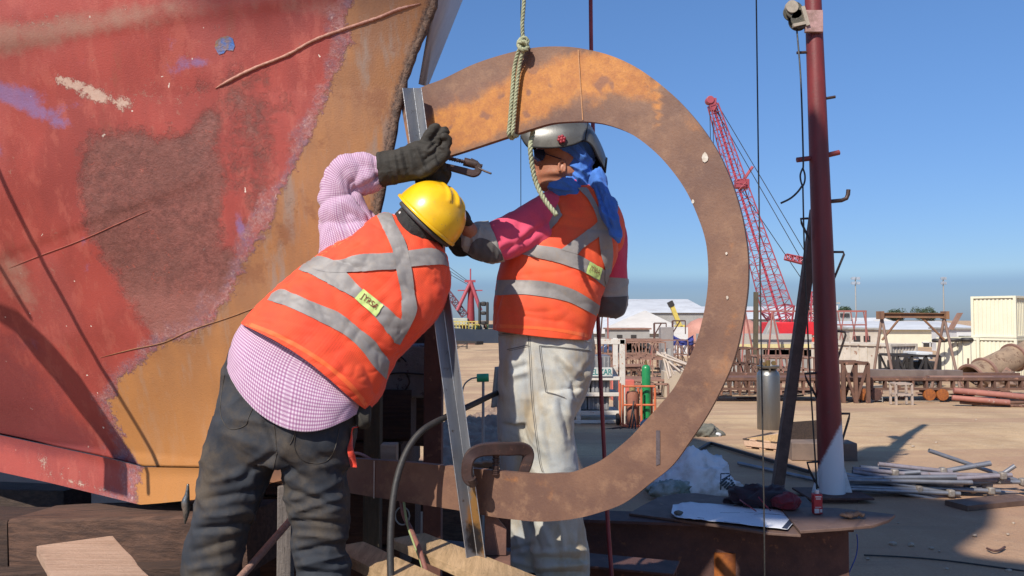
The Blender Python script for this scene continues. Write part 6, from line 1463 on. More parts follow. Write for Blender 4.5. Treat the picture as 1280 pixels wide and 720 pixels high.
# generic lattice / rack helpers
def lattice(mb, a, b, w0, w1, n, up=V((0, 1, 0)), r=.05, rd=.03):
    a, b = V(a), V(b); d = (b - a).normalized(); s, u = frame_of(d, up); prev = None
    for k in range(n + 1):
        q = k / n; c = a + (b - a) * q; w = (w0 + (w1 - w0) * q) / 2; cs = [c + s * w * i + u * w * j for i, j in ((-1, -1), (1, -1), (1, 1), (-1, 1))]
        for i in range(4): mb.cyl(cs[i], cs[(i + 1) % 4], rd, n=5, caps=False)
        if prev:
            for i in range(4):
                mb.cyl(prev[i], cs[i], r, n=6, caps=False); mb.cyl(prev[i], cs[(i + 1) % 4] if k % 2 else cs[i - 1], rd, n=5, caps=False)
        prev = cs
def rack(px0, px1, pyt, pyb, label, nx=3, nz=2, m=RU, depth=1.5, diag=True, name='steel_rack', r=.05, D=None, cat='rack', load=False):
    b0 = G((px0 + px1) / 2, pyb) if D is None else V((0, D, gz(D))); D = b0.y; x0 = P(px0, pyb, D).x; x1 = P(px1, pyb, D).x; z0 = b0.z; z1 = P(px0, pyt, D).z; mb = MB()
    t = thing(name, label, cat, V(((x0 + x1) / 2, D, z0)))
    for yy in (D, D + depth):
        for i in range(nx + 1): x = x0 + (x1 - x0) * i / nx; mb.bar(V((x, yy, z0)), V((x, yy, z1)), r * 1.4, r * 1.4)
        for j in range(1, nz + 1): z = z0 + (z1 - z0) * j / nz; mb.bar(V((x0, yy, z)), V((x1, yy, z)), r * 1.4, r * 1.4)
        if diag:
            for i in range(nx): xa = x0 + (x1 - x0) * i / nx; xb = x0 + (x1 - x0) * (i + 1) / nx; mb.bar(V((xa, yy, z0)), V((xb, yy, z1)) if i % 2 else V((xb, yy, z1)), r, r) if i % 2 else mb.bar(V((xa, yy, z1)), V((xb, yy, z0)), r, r)
    for i in range(nx + 1):
        for j in range(1, nz + 1): x = x0 + (x1 - x0) * i / nx; z = z0 + (z1 - z0) * j / nz; mb.bar(V((x, D, z)), V((x, D + depth, z)), r, r)
    mb.out('frame', m, t)
    if load:
        for j in range(1, nz + 1):
            mb = MB(); z = z0 + (z1 - z0) * j / nz + .07
            for k in range(7): mb.bar(V((x0 - rnd(0, .8), D + depth * (k + .5) / 7, z + rnd(0, .12))), V((x1 + rnd(0, .8), D + depth * (k + .5) / 7 + rnd(-.1, .1), z + rnd(0, .12))), .10, .08)
            mb.out('stored_bars', RU2, t)
    return t
# clutter through the ring
rack(700, 832, 428, 470, 'long low rusty rack of steel bars beyond the white stillage', 8, 2, RU2, 3, False, load=True, r=.06)
rack(735, 800, 462, 490, 'rusty rack of short bars behind the red tubs', 6, 1, RU, 1.5, True, load=True)
rack(795, 860, 425, 462, 'rusty trestle rack seen over the green gas cylinder', 5, 2, RU2, 2, True, r=.05)
rack(836, 884, 430, 455, 'rusty rack under the blue tarpaulin', 4, 1, RU, 3, True, load=True)
rack(770, 835, 480, 497, 'low stack of rusty bars on bearers behind the green gas cylinder', 4, 1, RU2, 2, False, load=True)
rack(740, 800, 445, 462, 'low rusty rack in front of the long one beyond the red tubs', 5, 1, RU, 2, True, load=True)
def gallows(px0, px1, pyt, pyb, label):
    D = G(px0, pyb).y; a = V((P(px0, pyb, D).x, D, gz(D))); zt = P(px0, pyt, D).z; x1 = P(px1, pyb, D).x; mb = MB(); mb.bar(a, V((a.x, D, zt)), .18, .18); mb.bar(V((a.x, D, zt)), V((x1, D, zt)), .14, .14); mb.bar(V((a.x, D, zt - 1.3)), V((a.x + (x1 - a.x) * .6, D, zt)), .12, .12); mb.bar(V((x1, D, zt)), V((x1, D, zt - 1.4)), .1, .1); mb.out('davit_frame', RS, label=label, cat='frame')
gallows(818, 833, 404, 446, 'dark davit frame standing left of the grey cabinet'); gallows(841, 857, 401, 446, 'dark davit frame standing over the blue tarpaulin')
mb = MB(); wallbox(mb, 827, 842, 409, 448, 62, 1.2); mb.out('grey_cabinet', mat('cab', (.30, .27, .25), (.24, .21, .2), sc=1), label='tall grey cabinet seen over the green gas cylinder', cat='cabinet', bevel=.03)
mb = MB(); wallbox(mb, 830, 839, 436, 450, 58, 1.0); mb.out('control_box', GRY, label='pale control box at the foot of the grey cabinet', cat='box', bevel=.03)
a = P(842, 419, 66); b = P(867, 421, 66); n = 16; vs = []
for i in range(n + 1):
    for j in range(9): q = i / n; vs.append(V((a.x + (b.x - a.x) * q, 66 + .25 * noise.noise(V((i * .4, j * .4, 0))), a.z - (.35 * math.sin(q * math.pi) if j == 0 else .35 * math.sin(q * math.pi) * (1 - j / 8)) - j * .10)))
emit('tarpaulin', vs, [(i * 9 + j, i * 9 + j + 1, (i + 1) * 9 + j + 1, (i + 1) * 9 + j) for i in range(n) for j in range(8)], BLUT, label='blue tarpaulin hung over the rack right of the grey cabinet', cat='tarpaulin', smooth=180, solid=.03)
mb = MB(); wallbox(mb, 842, 860, 409, 419, 90, 3); mb.out('white_shed', WHT, label='small white cabin behind the blue tarpaulin', cat='cabin')
tk = MB(); q = P(878, 420, 95); tk.lathe(V((q.x, 95, gz(95))), [(2.2, 0), (2.2, 2.3), (2.0, 3.0), (1.3, 3.7), (.4, 4.1)], n=28); tk.out('round_tank', mat('tank_pink', (.50, .24, .18), (.42, .2, .15), sc=1, rough=.7), label='pinkish domed tank beside the right limb of the ring', cat='tank', smooth=40)
tk = MB(); q = P(925, 420, 100); tk.lathe(V((q.x, 100, gz(100))), [(2.6, 0), (2.6, 2.6), (2.2, 3.3), (1.2, 3.9), (.3, 4.1)], n=28); tk.out('round_tank', mat('tank_pink', (.50, .24, .18)), label='pinkish domed tank just right of the ring', cat='tank', smooth=40)
yc = thing('mobile_crane', 'small yellow crane jib rising over the white sheds through the ring', 'crane', base(852, 428)); D = 140
mb = MB(); mb.bar(P(850, 408, D), P(838, 378, D), .7, .7); mb.out('jib', YEL, yc); mb = MB(); mb.bar(P(840, 383, D), P(837, 377, D), .9, .9); mb.out('jib_head', DRK, yc); mb = MB(); wallbox(mb, 846, 858, 406, 420, D, 2.5); mb.out('cab', YEL, yc, bevel=.2)
# fan of pale pipes and beige bin
ff = ['pale pipe in the leaning bundle right of the green gas cylinder']
for k in range(9):
    D = 27; a = P(826 + rnd(-6, 10), 442 + rnd(-3, 6), D + rnd(.3, 1.2)); b = P(836 + k * 4.4 + rnd(-3, 3), 471 - k * 1.6 + rnd(-3, 3), D + rnd(-.3, .3)); MB().cyl(a, b, .035, n=8).out('leaning_pipe', mat('pipe_buff', (.50, .42, .34), (.4, .33, .28), sc=3), label=ff[0], cat='pipe', group='pale pipes leaning right of the green gas cylinder', smooth=60)
mb = MB(); q = G(848, 497); x0 = P(831, 497, q.y).x; x1 = P(868, 497, q.y).x; zt = P(840, 464, q.y).z
mb.box(V(((x0 + x1) / 2, q.y + .4, (q.z + zt) / 2)), (x1 - x0, .8, zt - q.z)); mb.out('beige_bin', mat('bin', (.46, .38, .28), (.40, .33, .25), sc=2), label='plain beige box partly behind the right limb of the ring', cat='box', bevel=.02)
# white stillage with crates
def stillage():
    D = G(750, 530).y; s = D / 1040; t = thing('white_stillage', 'white steel stillage holding grey crates behind the pale trousers', 'stillage', G(750, 530)); wm = mat('still_white', (.66, .62, .55), (.55, .50, .43), (.4, .2, .12), sc=4, rough=.6)
    z = lambda py: P(750, py, D).z; x = lambda px: P(px, 500, D).x
    for px, yt in ((723, 505), (690, 424)): MB().box(V((x(px), D, (z(530) + z(yt)) / 2)), (.11, .11, z(yt) - z(530))).out('post', wm, t, bevel=.01)
    MB().box(V((x(778), D, (z(530) + z(424)) / 2)), (.13, .12, z(424) - z(530))).out('post', wm, t, bevel=.01)
    MB().box(V((x(778), D + 1.3, (z(530) + z(424)) / 2)), (.12, .12, z(424) - z(530))).out('post', wm, t, bevel=.01)
    MB().box(V(((x(690) + x(782)) / 2, D, z(427))), (x(782) - x(690), .12, .13)).out('top_rail', wm, t, bevel=.01)
    for py, h in ((473, .09), (493, .09), (516, .10), (527, .08)): MB().box(V(((x(690) + x(776)) / 2, D - .01, z(py))), (x(776) - x(690), .1, h)).out('rail', wm, t, bevel=.01); MB().box(V(((x(690) + x(776)) / 2, D + .65, z(py))), (x(776) - x(690), 1.3, .03)).out('shelf', wm, t)
    gm = mat('grey_crate', (.22, .22, .23), (.15, .15, .16), (.32, .32, .32), sc=3, rough=.5)
    for k, (p0, p1, y0, y1) in enumerate(((700, 738, 472, 446), (740, 764, 472, 445), (700, 738, 491, 476), (740, 763, 491, 476), (702, 736, 513, 497), (734, 762, 513, 497))):
        c = thing('crate', ['grey crate on the top shelf of the stillage, left', 'grey crate on the top shelf of the stillage with a lettered board in front', 'grey crate on the middle shelf of the stillage, left', 'grey crate on the middle shelf of the stillage, right', 'grey crate on the bottom shelf of the stillage, left', 'grey crate on the bottom shelf of the stillage, right'][k], 'crate', V(((x(p0) + x(p1)) / 2, D + .1, z(y0))))
        w = x(p1) - x(p0); h = z(y1) - z(y0); MB().box(V(((x(p0) + x(p1)) / 2, D + .55, (z(y0) + z(y1)) / 2)), (w, .85, h)).out('crate_body', gm, c, bevel=.01)
        mb = MB()
        for i in range(5): mb.box(V((x(p0) + w * (i + .5) / 5, D + .115, (z(y0) + z(y1)) / 2)), (.035, .03, h * .92))
        mb.out('rib', mat('crate_rib', (.30, .30, .30), sc=4), c)
    sg = thing('sign_board', 'white board with green capital letters on the stillage', 'sign', V((x(752), D - .09, z(470)))); MB().box(V(((x(727) + x(765)) / 2, D - .09, z(464.5))), (x(765) - x(727), .02, z(459) - z(470))).out('board', mat('board_white', (.60, .62, .58), rough=.5), sg)
    cu = bpy.data.curves.new('t', 'FONT'); cu.body = 'PELIZAR'; cu.size = .19; cu.offset = .004; o = bpy.data.objects.new('t', cu); COL.objects.link(o); dg = bpy.context.evaluated_depsgraph_get(); me = o.evaluated_get(dg).to_mesh()
    vs = [V((x(735) + v.co.x * .8, D - .103, z(468) + v.co.y)) for v in me.vertices]; fs = [tuple(p.vertices) for p in me.polygons]; bpy.data.objects.remove(o); emit('lettering', vs, fs, mat('teal', (.02, .22, .20)), sg, smooth=0)
stillage()
# tubs, trolley and cylinders
for k, (x0, x1) in enumerate(((764, 776), (777, 792))):
    D = G(775, 500).y; mb = MB(); a = P(x0, 492, D).x; b = P(x1, 492, D).x; zt = P(770, 474, D).z; mb.box(V(((a + b) / 2, D, (gz(D) + zt) / 2)), (b - a, .5, zt - gz(D))); mb.out('red_tub', mat('tub', (.55, .13, .09), (.42, .1, .08), sc=3), label=('left', 'right')[k] + ' one of the two red tubs beside the white stillage', cat='tub', bevel=.03)
def trolley():
    g0 = G(795, 533); D = g0.y; t = thing('gas_trolley', 'orange tubular trolley carrying the gas cylinders', 'trolley', g0); om = mat('trolley_orange', (.62, .16, .06), (.5, .12, .05), sc=6)
    x = lambda px: P(px, 520, D).x; z = lambda py: P(795, py, D).z
    for px, yt in ((777, 480), (800, 486), (817, 484)):
        for dy in (-.22, .25): MB().cyl(V((x(px), D + dy, z(534))), V((x(px), D + dy, z(yt))), .028, n=8).out('upright', om, t, smooth=60)
    for py in (482, 505, 531): MB().cyl(V((x(777), D - .22, z(py))), V((x(817), D - .22, z(py))), .024, n=8).out('crossbar', om, t, smooth=60)
    MB().box(V(((x(777) + x(817)) / 2, D, z(533))), (x(817) - x(777), .55, .05)).out('tray', om, t)
    for s in (-1, 1): w = MB().lathe(V(((x(797)) + s * .42, D + .3, gz(D) + .13)), [(.04, -.04), (.13, -.035), (.14, 0), (.13, .035), (.04, .04)], V((1, 0, 0)), 20).out('wheel', MK, t, smooth=50)
    gc = thing('gas_cylinder', 'tall green gas cylinder standing in the orange trolley', 'gas cylinder', V((x(808), D, z(532)))); c = V((x(808), D, z(532))); r = (x(813.5) - x(802.5)) / 2; h = z(456) - z(532)
    gm = mat('cyl_green', (.02, .26, .08), (.015, .20, .065), sc=5, rough=.35); MB().lathe(c, [(r * .9, 0), (r, .04), (r, h - r * .9), (r * .9, h - r * .45), (r * .6, h - r * .1), (r * .25, h)], n=28).out('bottle', gm, gc, smooth=50)
    MB().lathe(c + V((0, 0, h)), [(r * .28, 0), (r * .28, .06), (r * .18, .07), (r * .15, .11)], n=14).out('valve', mat('brass', (.3, .2, .08), rough=.4, metal=.6), gc)
    gc = thing('gas_cylinder', 'short rusty brown gas cylinder standing in the orange trolley', 'gas cylinder', V((x(790), D - .02, z(531)))); c = V((x(790.5), D - .02, z(531))); r = (x(799) - x(783)) / 2; h = z(489) - z(531)
    MB().lathe(c, [(r * .9, 0), (r, .04), (r, h - .08), (r * .85, h)], n=28).out('bottle', mat('cyl_brown', (.32, .12, .07), (.24, .09, .06), (.4, .2, .12), sc=6, rough=.7), gc, smooth=50)
    MB().lathe(c + V((0, 0, h)), [(r * .5, 0), (r * .5, .13), (r * .3, .14)], n=18).out('collar', mat('cyl_collar', (.30, .22, .1), sc=10), gc, smooth=50)
    for k in range(3): cable('gas_hose', [V((x(770 - k * 9), D - .7, gz(D) + .02)), V((x(775), D - .4, gz(D) + .03)), V((x(782 + k * 3), D - .5 - .1 * k, gz(D) + .02)), V((x(790), D - .3, z(500 + 8 * k)))], .018, MK, 'dark hose trailing from the gas trolley, ' + ('shortest', 'middle', 'longest')[k], 'hose')
trolley()
lump('blue_sheet', G(828, 545) + V((0, 0, .15)), (.45, .3, .3), fabric('sheet_blue', (.20, .28, .36), (.15, .2, .26), sheen=0), 'crumpled blue-grey plastic sheet on the ground by the ring limb', 'plastic sheet', .4, 3)
lump('cloth_heap', G(880, 545) + V((0, 0, .05)), (.35, .25, .16), fabric('heap_grey', (.16, .15, .12), (.1, .1, .08), sheen=0), 'small dark rag heap right of the ring limb on the sunny ground', 'rag', .4, 4)
mb = MB(); mb.ball(G(897, 546) + V((0, 0, .04)), (.08, .06, .05), 12, 8); mb.out('white_cup', WHT, label='small white scrap beside the dark rag heap', cat='scrap', smooth=60)
# stainless cylinder, pallet, concrete block
def dewar():
    g0 = G(961, 537); D = g0.y; s = D / 1040; t = thing('steel_cylinder', 'tall polished stainless cylinder with a ring handle standing behind the pallet', 'gas cylinder', g0); r = 14 * s; h = P(961, 466, D).z - g0.z
    sm = mat('stainless', (.30, .29, .27), (.22, .215, .20), sc=3, rough=.38, metal=.9, bump=.1, stretch=(1, 1, .1))
    MB().lathe(g0, [(r * .96, 0), (r, .03), (r, h - .06), (r * .93, h), (r * .6, h + .10), (r * .3, h + .13)], n=40).out('vessel', sm, t, smooth=40)
    zt = P(961, 460, D).z; MB().lathe(V((g0.x, D, zt)), [(r * .95, 0), (r * 1.0, .02), (r * 1.0, .05), (r * .93, .055), (r * .9, .02)], n=32).out('handle_ring', sm, t, smooth=50)
    for k in range(3): a = k * 2.09 + .4; MB().cyl(g0 + V((math.cos(a) * r * .75, math.sin(a) * r * .75, h - .02)), V((g0.x + math.cos(a) * r * .92, D + math.sin(a) * r * .92, zt + .02)), .022, n=8).out('handle_stay', sm, t)
    mb = MB(); mb.cyl(g0 + V((0, 0, h + .1)), g0 + V((0, 0, h + .28)), .05, n=10); mb.cyl(g0 + V((-.1, -.05, h + .1)), g0 + V((-.1, -.05, h + .24)), .03, n=8); mb.cyl(g0 + V((.1, -.05, h + .22)), g0 + V((.1, -.10, h + .22)), .05, n=12); mb.out('valve', mat('brass', (.3, .2, .08)), t)
dewar()
def pallet():
    a = G(931, 560); b = G(984, 566); t = thing('pallet', 'broken wooden pallet with a tilted pale board on top', 'pallet', (a + b) / 2); u = (b - a).normalized(); w = V((-u.y, u.x, 0)); L = (b - a).length; c = (a + b) / 2
    for k in range(3):
        p = a + w * (k * .5); MB().bar(p + V((0, 0, .1)), p + u * L + V((0, 0, .1)), .08, .11).out('runner', WP, t, bevel=.006)
    for k in range(6): p = a + u * (L * (k + .3) / 6) + V((0, 0, .17)); MB().bar(p - w * .05, p + w * 1.1 + V((0, 0, rnd(-.02, .02))), .12, .025).out('deck_board', WP if k % 2 else WD2, t, bevel=.004)
    for k in range(3): p = a + u * (L * (k + .3) / 3) + V((0, 0, .02)); MB().bar(p - w * .02, p + w * 1.05, .12, .03).out('base_board', WP, t, bevel=.004)
    MB().bar(a + V((.05, -.03, .12)), a + u * L * 1.0 + V((0, -.05, .30)), .03, .14).out('loose_board', WY, t, bevel=.004)
pallet()
timber('sleeper', G(985, 573) + V((0, 0, .15)), G(1054, 575) + V((.2, .1, .15)), .5, .30, mat('sleeper', (.20, .14, .105), (.14, .10, .08), sc=3, rough=.9, bump=.5), 'thick brown block lying on the ground behind the mast foot', 'block')
MB().bar(G(985, 563) + V((0, 0, .34)), G(1045, 556) + V((0, 0, .32)), .03, .35).out('loose_board', WD2, label='thin board lying across the brown block behind the mast', cat='board')
# ------------------------------------------------------------------ long rusty bogie platform on the right
def bogie():
    D = 29.0; z0 = gz(D); z = lambda py: P(1100, py, D).z; x = lambda px: P(px, 480, D).x
    t = thing('transfer_platform', 'long low rusty rail platform on orange wheels across the right side', 'platform', V((x(1090), D, z0)))
    mb = MB(); mb.box(V(((x(880) + x(1330)) / 2, D, z(473.5))), (x(1330) - x(880), .25, .10)); mb.box(V(((x(880) + x(1330)) / 2, D, z(486))), (x(1330) - x(880), .22, .07))
    mb.box(V(((x(880) + x(1330)) / 2, D + 2.6, z(474))), (x(1330) - x(880), .25, .12)); mb.out('side_beam', RU, t)
    mb = MB(); mb.box(V(((x(880) + x(1330)) / 2, D + 1.3, z(476))), (x(1330) - x(880), 2.4, .06)); mb.out('deck', RS2, t)
    mb = MB()
    for k in range(26): mb.box(V((x(885 + k * 17), D, z(480))), (.07, .2, z(474) - z(487)))
    mb.out('stiffener', RU, t)
    for px in (1046, 1078, 1093, 1160, 1176):
        w = MB().lathe(V((x(px), D - .02, z(493))), [(.05, -.13), (.20, -.12), (.21, -.05), (.17, 0), (.17, .1), (.05, .11)], V((0, 1, 0)), 22).out('wheel', MO_ if px != 1093 else RS, t, smooth=40); MB().box(V((x(px), D + .1, z(488))), (.42, .24, .14)).out('wheel_box', RS, t)
    return t
bogie()
rack(890, 948, 436, 478, 'rusty lattice frame standing just right of the ring limb', 5, 3, RU, 1.6, True, D=33); rack(1054, 1085, 454, 480, 'square rusty braced frame on the platform right of the mast', 2, 1, RU, 1.0, True, D=28.3, r=.08)
rack(948, 1018, 447, 480, 'rusty barred frame behind the stainless cylinder and brace pole', 5, 3, RU2, 2, False, D=34)
rack(940, 1045, 436, 470, 'tall thin rusty railing behind the brace pole', 6, 1, RU, .6, False, D=40, r=.035)
rack(1120, 1140, 480, 492, 'small pale steel stool frame in front of the platform', 1, 2, mat('pale_frame', (.45, .36, .30)), .4, False, D=27, r=.045)
timber('bearer_beam', V((P(1085, 470, 31).x, 31, P(1085, 467, 31).z)), V((P(1200, 470, 31).x, 31, P(1200, 468, 31).z)), .4, .32, mat('grey_beam', (.20, .15, .12), (.14, .10, .085), sc=1.5), 'heavy grey-brown beam lying on the platform below the weathered container', 'beam')
timber('bearer_beam', V((P(1160, 470, 30.5).x, 30.5, P(1160, 472, 30.5).z)), V((P(1240, 470, 30).x, 30, P(1240, 473, 30).z)), .5, .14, RU2, 'flat rusty brown plate lying under the gantry right leg', 'plate')
rack(1122, 1175, 445, 472, 'dark machinery frame between the weathered container and the gantry leg', 3, 2, DRK, 2, True, D=42, r=.09)
mb = MB(); wallbox(mb, 1130, 1174, 452, 470, 44, 2); mb.out('engine_skid', DRK, label='dark machine block between the weathered container and the doored container', cat='machine', bevel=.05)
mb = MB(); wallbox(mb, 1146, 1166, 440, 447, 43, 1.5, zb=P(1150, 449, 43).z); mb.out('sheet_metal', WHT, label='white panel lying on the dark machine block', cat='panel', bevel=.02)
# red pipes in front of the platform
for k, (a, b, r, l) in enumerate((((1192, 488), (1300, 498), .095, 'long pink-red pipe lying highest in front of the platform at the right edge'), ((1190, 497), (1262, 503), .085, 'pink-red pipe with white marks lying below the longest red pipe'), ((1215, 505), (1300, 502), .06, 'thin rusty pipe lowest on the ground at the right edge'), ((1200, 503), (1300, 509), .05, 'thin rusty pipe on the ground under the pink-red pipes'))):
    D = 26.5; MB().cyl(P(*a, D), P(*b, D - .5), r, n=16).out('red_pipe', mat('pipe_pink', (.38, .15, .11), (.28, .11, .085), (.42, .30, .25), sc=2, rough=.7) if k < 2 else RU, label=l, cat='pipe', smooth=60)
# dredge tube / scrap chute in front of the containers
def chute():
    D = 40; t = thing('scrap_chute', 'big tan steel duct lying tilted in front of the lower containers', 'duct', V((P(1235, 470, D).x, D, gz(D)))); tm = mat('tan_steel', (.34, .235, .15), (.22, .15, .10), (.14, .08, .05), sc=1.6, spots=.06, rough=.8)
    def tube4(a, b, w, h, nm, m):
        MB().bar(a, b, w, h).out(nm, m, t, bevel=.03)
    MB().pipe(P(1214, 473, D), P(1267, 447, D + 1.2), .62, .06, 28).out('duct', tm, t, smooth=50); MB().pipe(P(1264, 450, D + 1.2), P(1310, 425, D + 2), .52, .06, 28).out('duct', tm, t, smooth=50)
    for q in (.0, .3, 1.0):
        mb = MB(); p = P(1214, 473, D) * (1 - q) + P(1267, 447, D + 1.2) * q; d = (P(1267, 447, D + 1.2) - P(1214, 473, D)).normalized(); mb.pipe(p - d * .06, p + d * .06, .72, .1, 28); mb.out('flange', RU2, t, smooth=50)
    tube4(P(1255, 462, D - .6), P(1277, 478, D - .8), .1, .35, 'support_plate', RU2)
    lump('scrap_rags', V((P(1250, 478, 35).x, 35, P(1250, 478, 35).z)), (1.0, .4, .35), mat('rag_brown', (.26, .17, .12), (.18, .11, .08), sc=3), 'heap of brown rags on the platform below the tan duct', 'rags', .5, 3)
chute()
# gantries
def gantry_a():
    D = 36; x = lambda px: P(px, 440, D).x; z = lambda py: P(1140, py, D).z; gm = mat('gantry_rust', (.27, .14, .07), (.18, .09, .055), sc=1.5, rough=.8)
    t = thing('gantry', 'rusty A-frame gantry with a flat top beam spanning right of the mast', 'gantry', V((x(1140), D, gz(D))))
    MB().ibeam(V((x(1100), D, z(394))), V((x(1183), D, z(394.5))), .24, .22, .03).out('top_beam', gm, t)
    for px in (1101, 1182): MB().box(V((x(px), D, z(394))), (.14, .5, .34)).out('end_plate', gm, t)
    for px, l, r, s in ((1103, 1094, 1113, 0), (1181, 1170, 1193, 0)):
        for f in (l, r): MB().cyl(V((x(px), D, z(397))), V((x(f), D + (1.2 if f == l else -1.2) * .4, gz(D))), .06, n=10).out('leg', mat('gantry_leg', (.26, .17, .13), (.2, .12, .09), sc=2), t, smooth=60)
    for a, b in (((1103, 425), (1127, 396)), ((1181, 425), (1152, 396))): MB().cyl(V((x(a[0]), D, z(a[1]))), V((x(b[0]), D, z(b[1]))), .05, n=8).out('brace', gm, t, smooth=60)
gantry_a()
def gantry_b():
    D = 60; x = lambda px: P(px, 440, D).x; z = lambda py: P(1000, py, D).z; gm = mat('gantry_pink', (.36, .12, .10), (.26, .10, .085), sc=1, rough=.7)
    t = thing('gantry', 'thin reddish truss gantry behind the mast and the crane base', 'gantry', V((x(1005), D, gz(D))))
    MB().bar(V((x(925), D, z(389))), V((x(1084), D, z(389))), .08, .12).out('top_chord', gm, t); MB().bar(V((x(1030), D, z(406))), V((x(1084), D, z(406))), .10, .10).out('lower_chord', gm, t)
    mb = MB()
    for k in range(6): a = 1040 + k * 8; mb.bar(V((x(a), D, z(389))), V((x(a + (6 if k % 2 else -6)), D, z(425))), .06, .06)
    mb.out('web_bar', gm, t)
    for px, f in ((1083, 1083), (932, 926), (932, 946), (948, 945), (966, 958), (966, 980), (1040, 1034)): MB().cyl(V((x(px), D, z(389))), V((x(f), D, gz(D))), .065, n=8).out('leg', gm, t, smooth=60)
gantry_b()
MB().bar(V((P(944, 470, 45).x, 45, gz(45))), P(945, 365, 45), .22, .22).out('timber_pile', WG, label='weathered upright post just right of the ring limb', cat='post')
# barge with yellow stripe, grey stack
def barge():
    D = 62; x = lambda px: P(px, 440, D).x; z = lambda py: P(1000, py, D).z; t = thing('deck_barge', 'grey barge side with a pale yellow band behind the stainless cylinder', 'barge', V((x(965), D, gz(D))))
    for (a, b, m, nm) in ((436, 450, GRY, 'lower_plating'), (430, 436, YEL if 0 else mat('pale_yellow', (.70, .60, .30), sc=.5), 'yellow_band'), (418, 430, mat('barge_grey', (.44, .40, .36), (.38, .35, .3), sc=.5), 'upper_plating')):
        zb = z(b) if nm != 'lower_plating' else gz(D); MB().box(V(((x(885) + x(1015)) / 2, D + 2, (z(a) + zb) / 2)), (x(1015) - x(885), 4, z(a) - zb)).out(nm, m, t)
    MB().box(V(((x(968) + x(1000)) / 2, D + .5, z(443))), (x(1000) - x(940), 1, .7)).out('white_block', WHT, t)
barge()
# crane
def crane():
    D = 80; foot = P(980, 414, D); tip = P(891, 131, D - 2); t = thing('crawler_crane', 'red crawler crane with a long lattice boom leaning left behind the ring', 'crane', V((P(985, 420, D).x, D, gz(D))))
    mb = MB(); mid = foot + (tip - foot) * .10; lattice(mb, mid, tip, 2.3, .8, 26, r=.06, rd=.028); lattice(mb, foot, mid, 1.0, 2.5, 3, r=.10, rd=.05); mb.out('boom', RED_, t, smooth=60)
    mb = MB(); s = V((0, 0, 0)); mb.cyl(foot + (tip - foot) * .02, foot + (tip - foot) * .98, .12, n=8); mb.out('boom_chord', mat('crane_pink', (.50, .06, .10)), t, smooth=60)
    mb = MB(); mb.box(tip, (.6, .6, 1.2)); mb.cyl(tip + V((-.3, -.4, .4)), tip + V((-.3, .4, .4)), .38, n=14); mb.out('boom_head', RED_, t, bevel=.05)
    mb = MB(); mb.box(P(984, 411, D), (4.2, 3.2, 1.3)); mb.out('house', mat('house_red', (.65, .02, .03), (.5, .02, .03), sc=.8), t, bevel=.1)
    mb = MB(); mb.prism([P(957, 418, D - 2), P(975, 418, D - 2), P(969, 399, D - 2), P(965, 402, D - 2)], V((0, 1.2, 0))); mb.out('cab', GRY, t, bevel=.08)
    for s in (-1, 1): MB().box(V((P(985, 420, D).x + s * 0, D + s * 2.1, gz(D) + .6)), (7, .9, 1.2)).out('track', DRK, t, bevel=.25)
    mb = MB(); lattice(mb, V((P(1016, 414, D).x, D, gz(D))), P(1017, 365, D), 1.1, .6, 8, r=.09, rd=.05); mb.out('mast_frame', RED_, t, smooth=60)
    mb = MB(); mb.prism([P(1011, 465, D - 3), P(1023, 465, D - 3), P(1021, 422, D - 3), P(1013, 422, D - 3)], V((0, 1.0, 0))); mb.prism([P(1040, 468, D - 3), P(1052, 468, D - 3), P(1044, 450, D - 3)], V((0, .6, 0))); mb.out('counterweight', mat('cw', (.60, .10, .06), sc=1), t)
    jb = P(1002, 325, D - 2); mb = MB(); lattice(mb, P(982, 321, D - 2), P(1012, 328, D - 2), .5, .6, 7, r=.07, rd=.05); mb.out('gantry_head', RED_, t, smooth=60)
    for a, b in ((tip, jb), (tip + V((.3, 0, .3)), jb + V((.6, 0, .3))), (jb, P(1016, 414, D)), (tip + (foot - tip) * .35, P(1003, 350, D)), (tip, P(893, 250, D - 2)), (tip + V((-.3, 0, 0)), P(890, 250, D - 2))): MB().cyl(a, b, .035, n=6).out('pendant_line', MWIRE, t)
    q = tip + (foot - tip) * .36; MB().bar(q, P(941, 208, D - 2), .22, .22).out('boom_strut', RED_, t); MB().box(q + V((.3, 0, .3)), (1.3, .8, .9)).out('boom_sheave', RED_, t, bevel=.1)
crane()
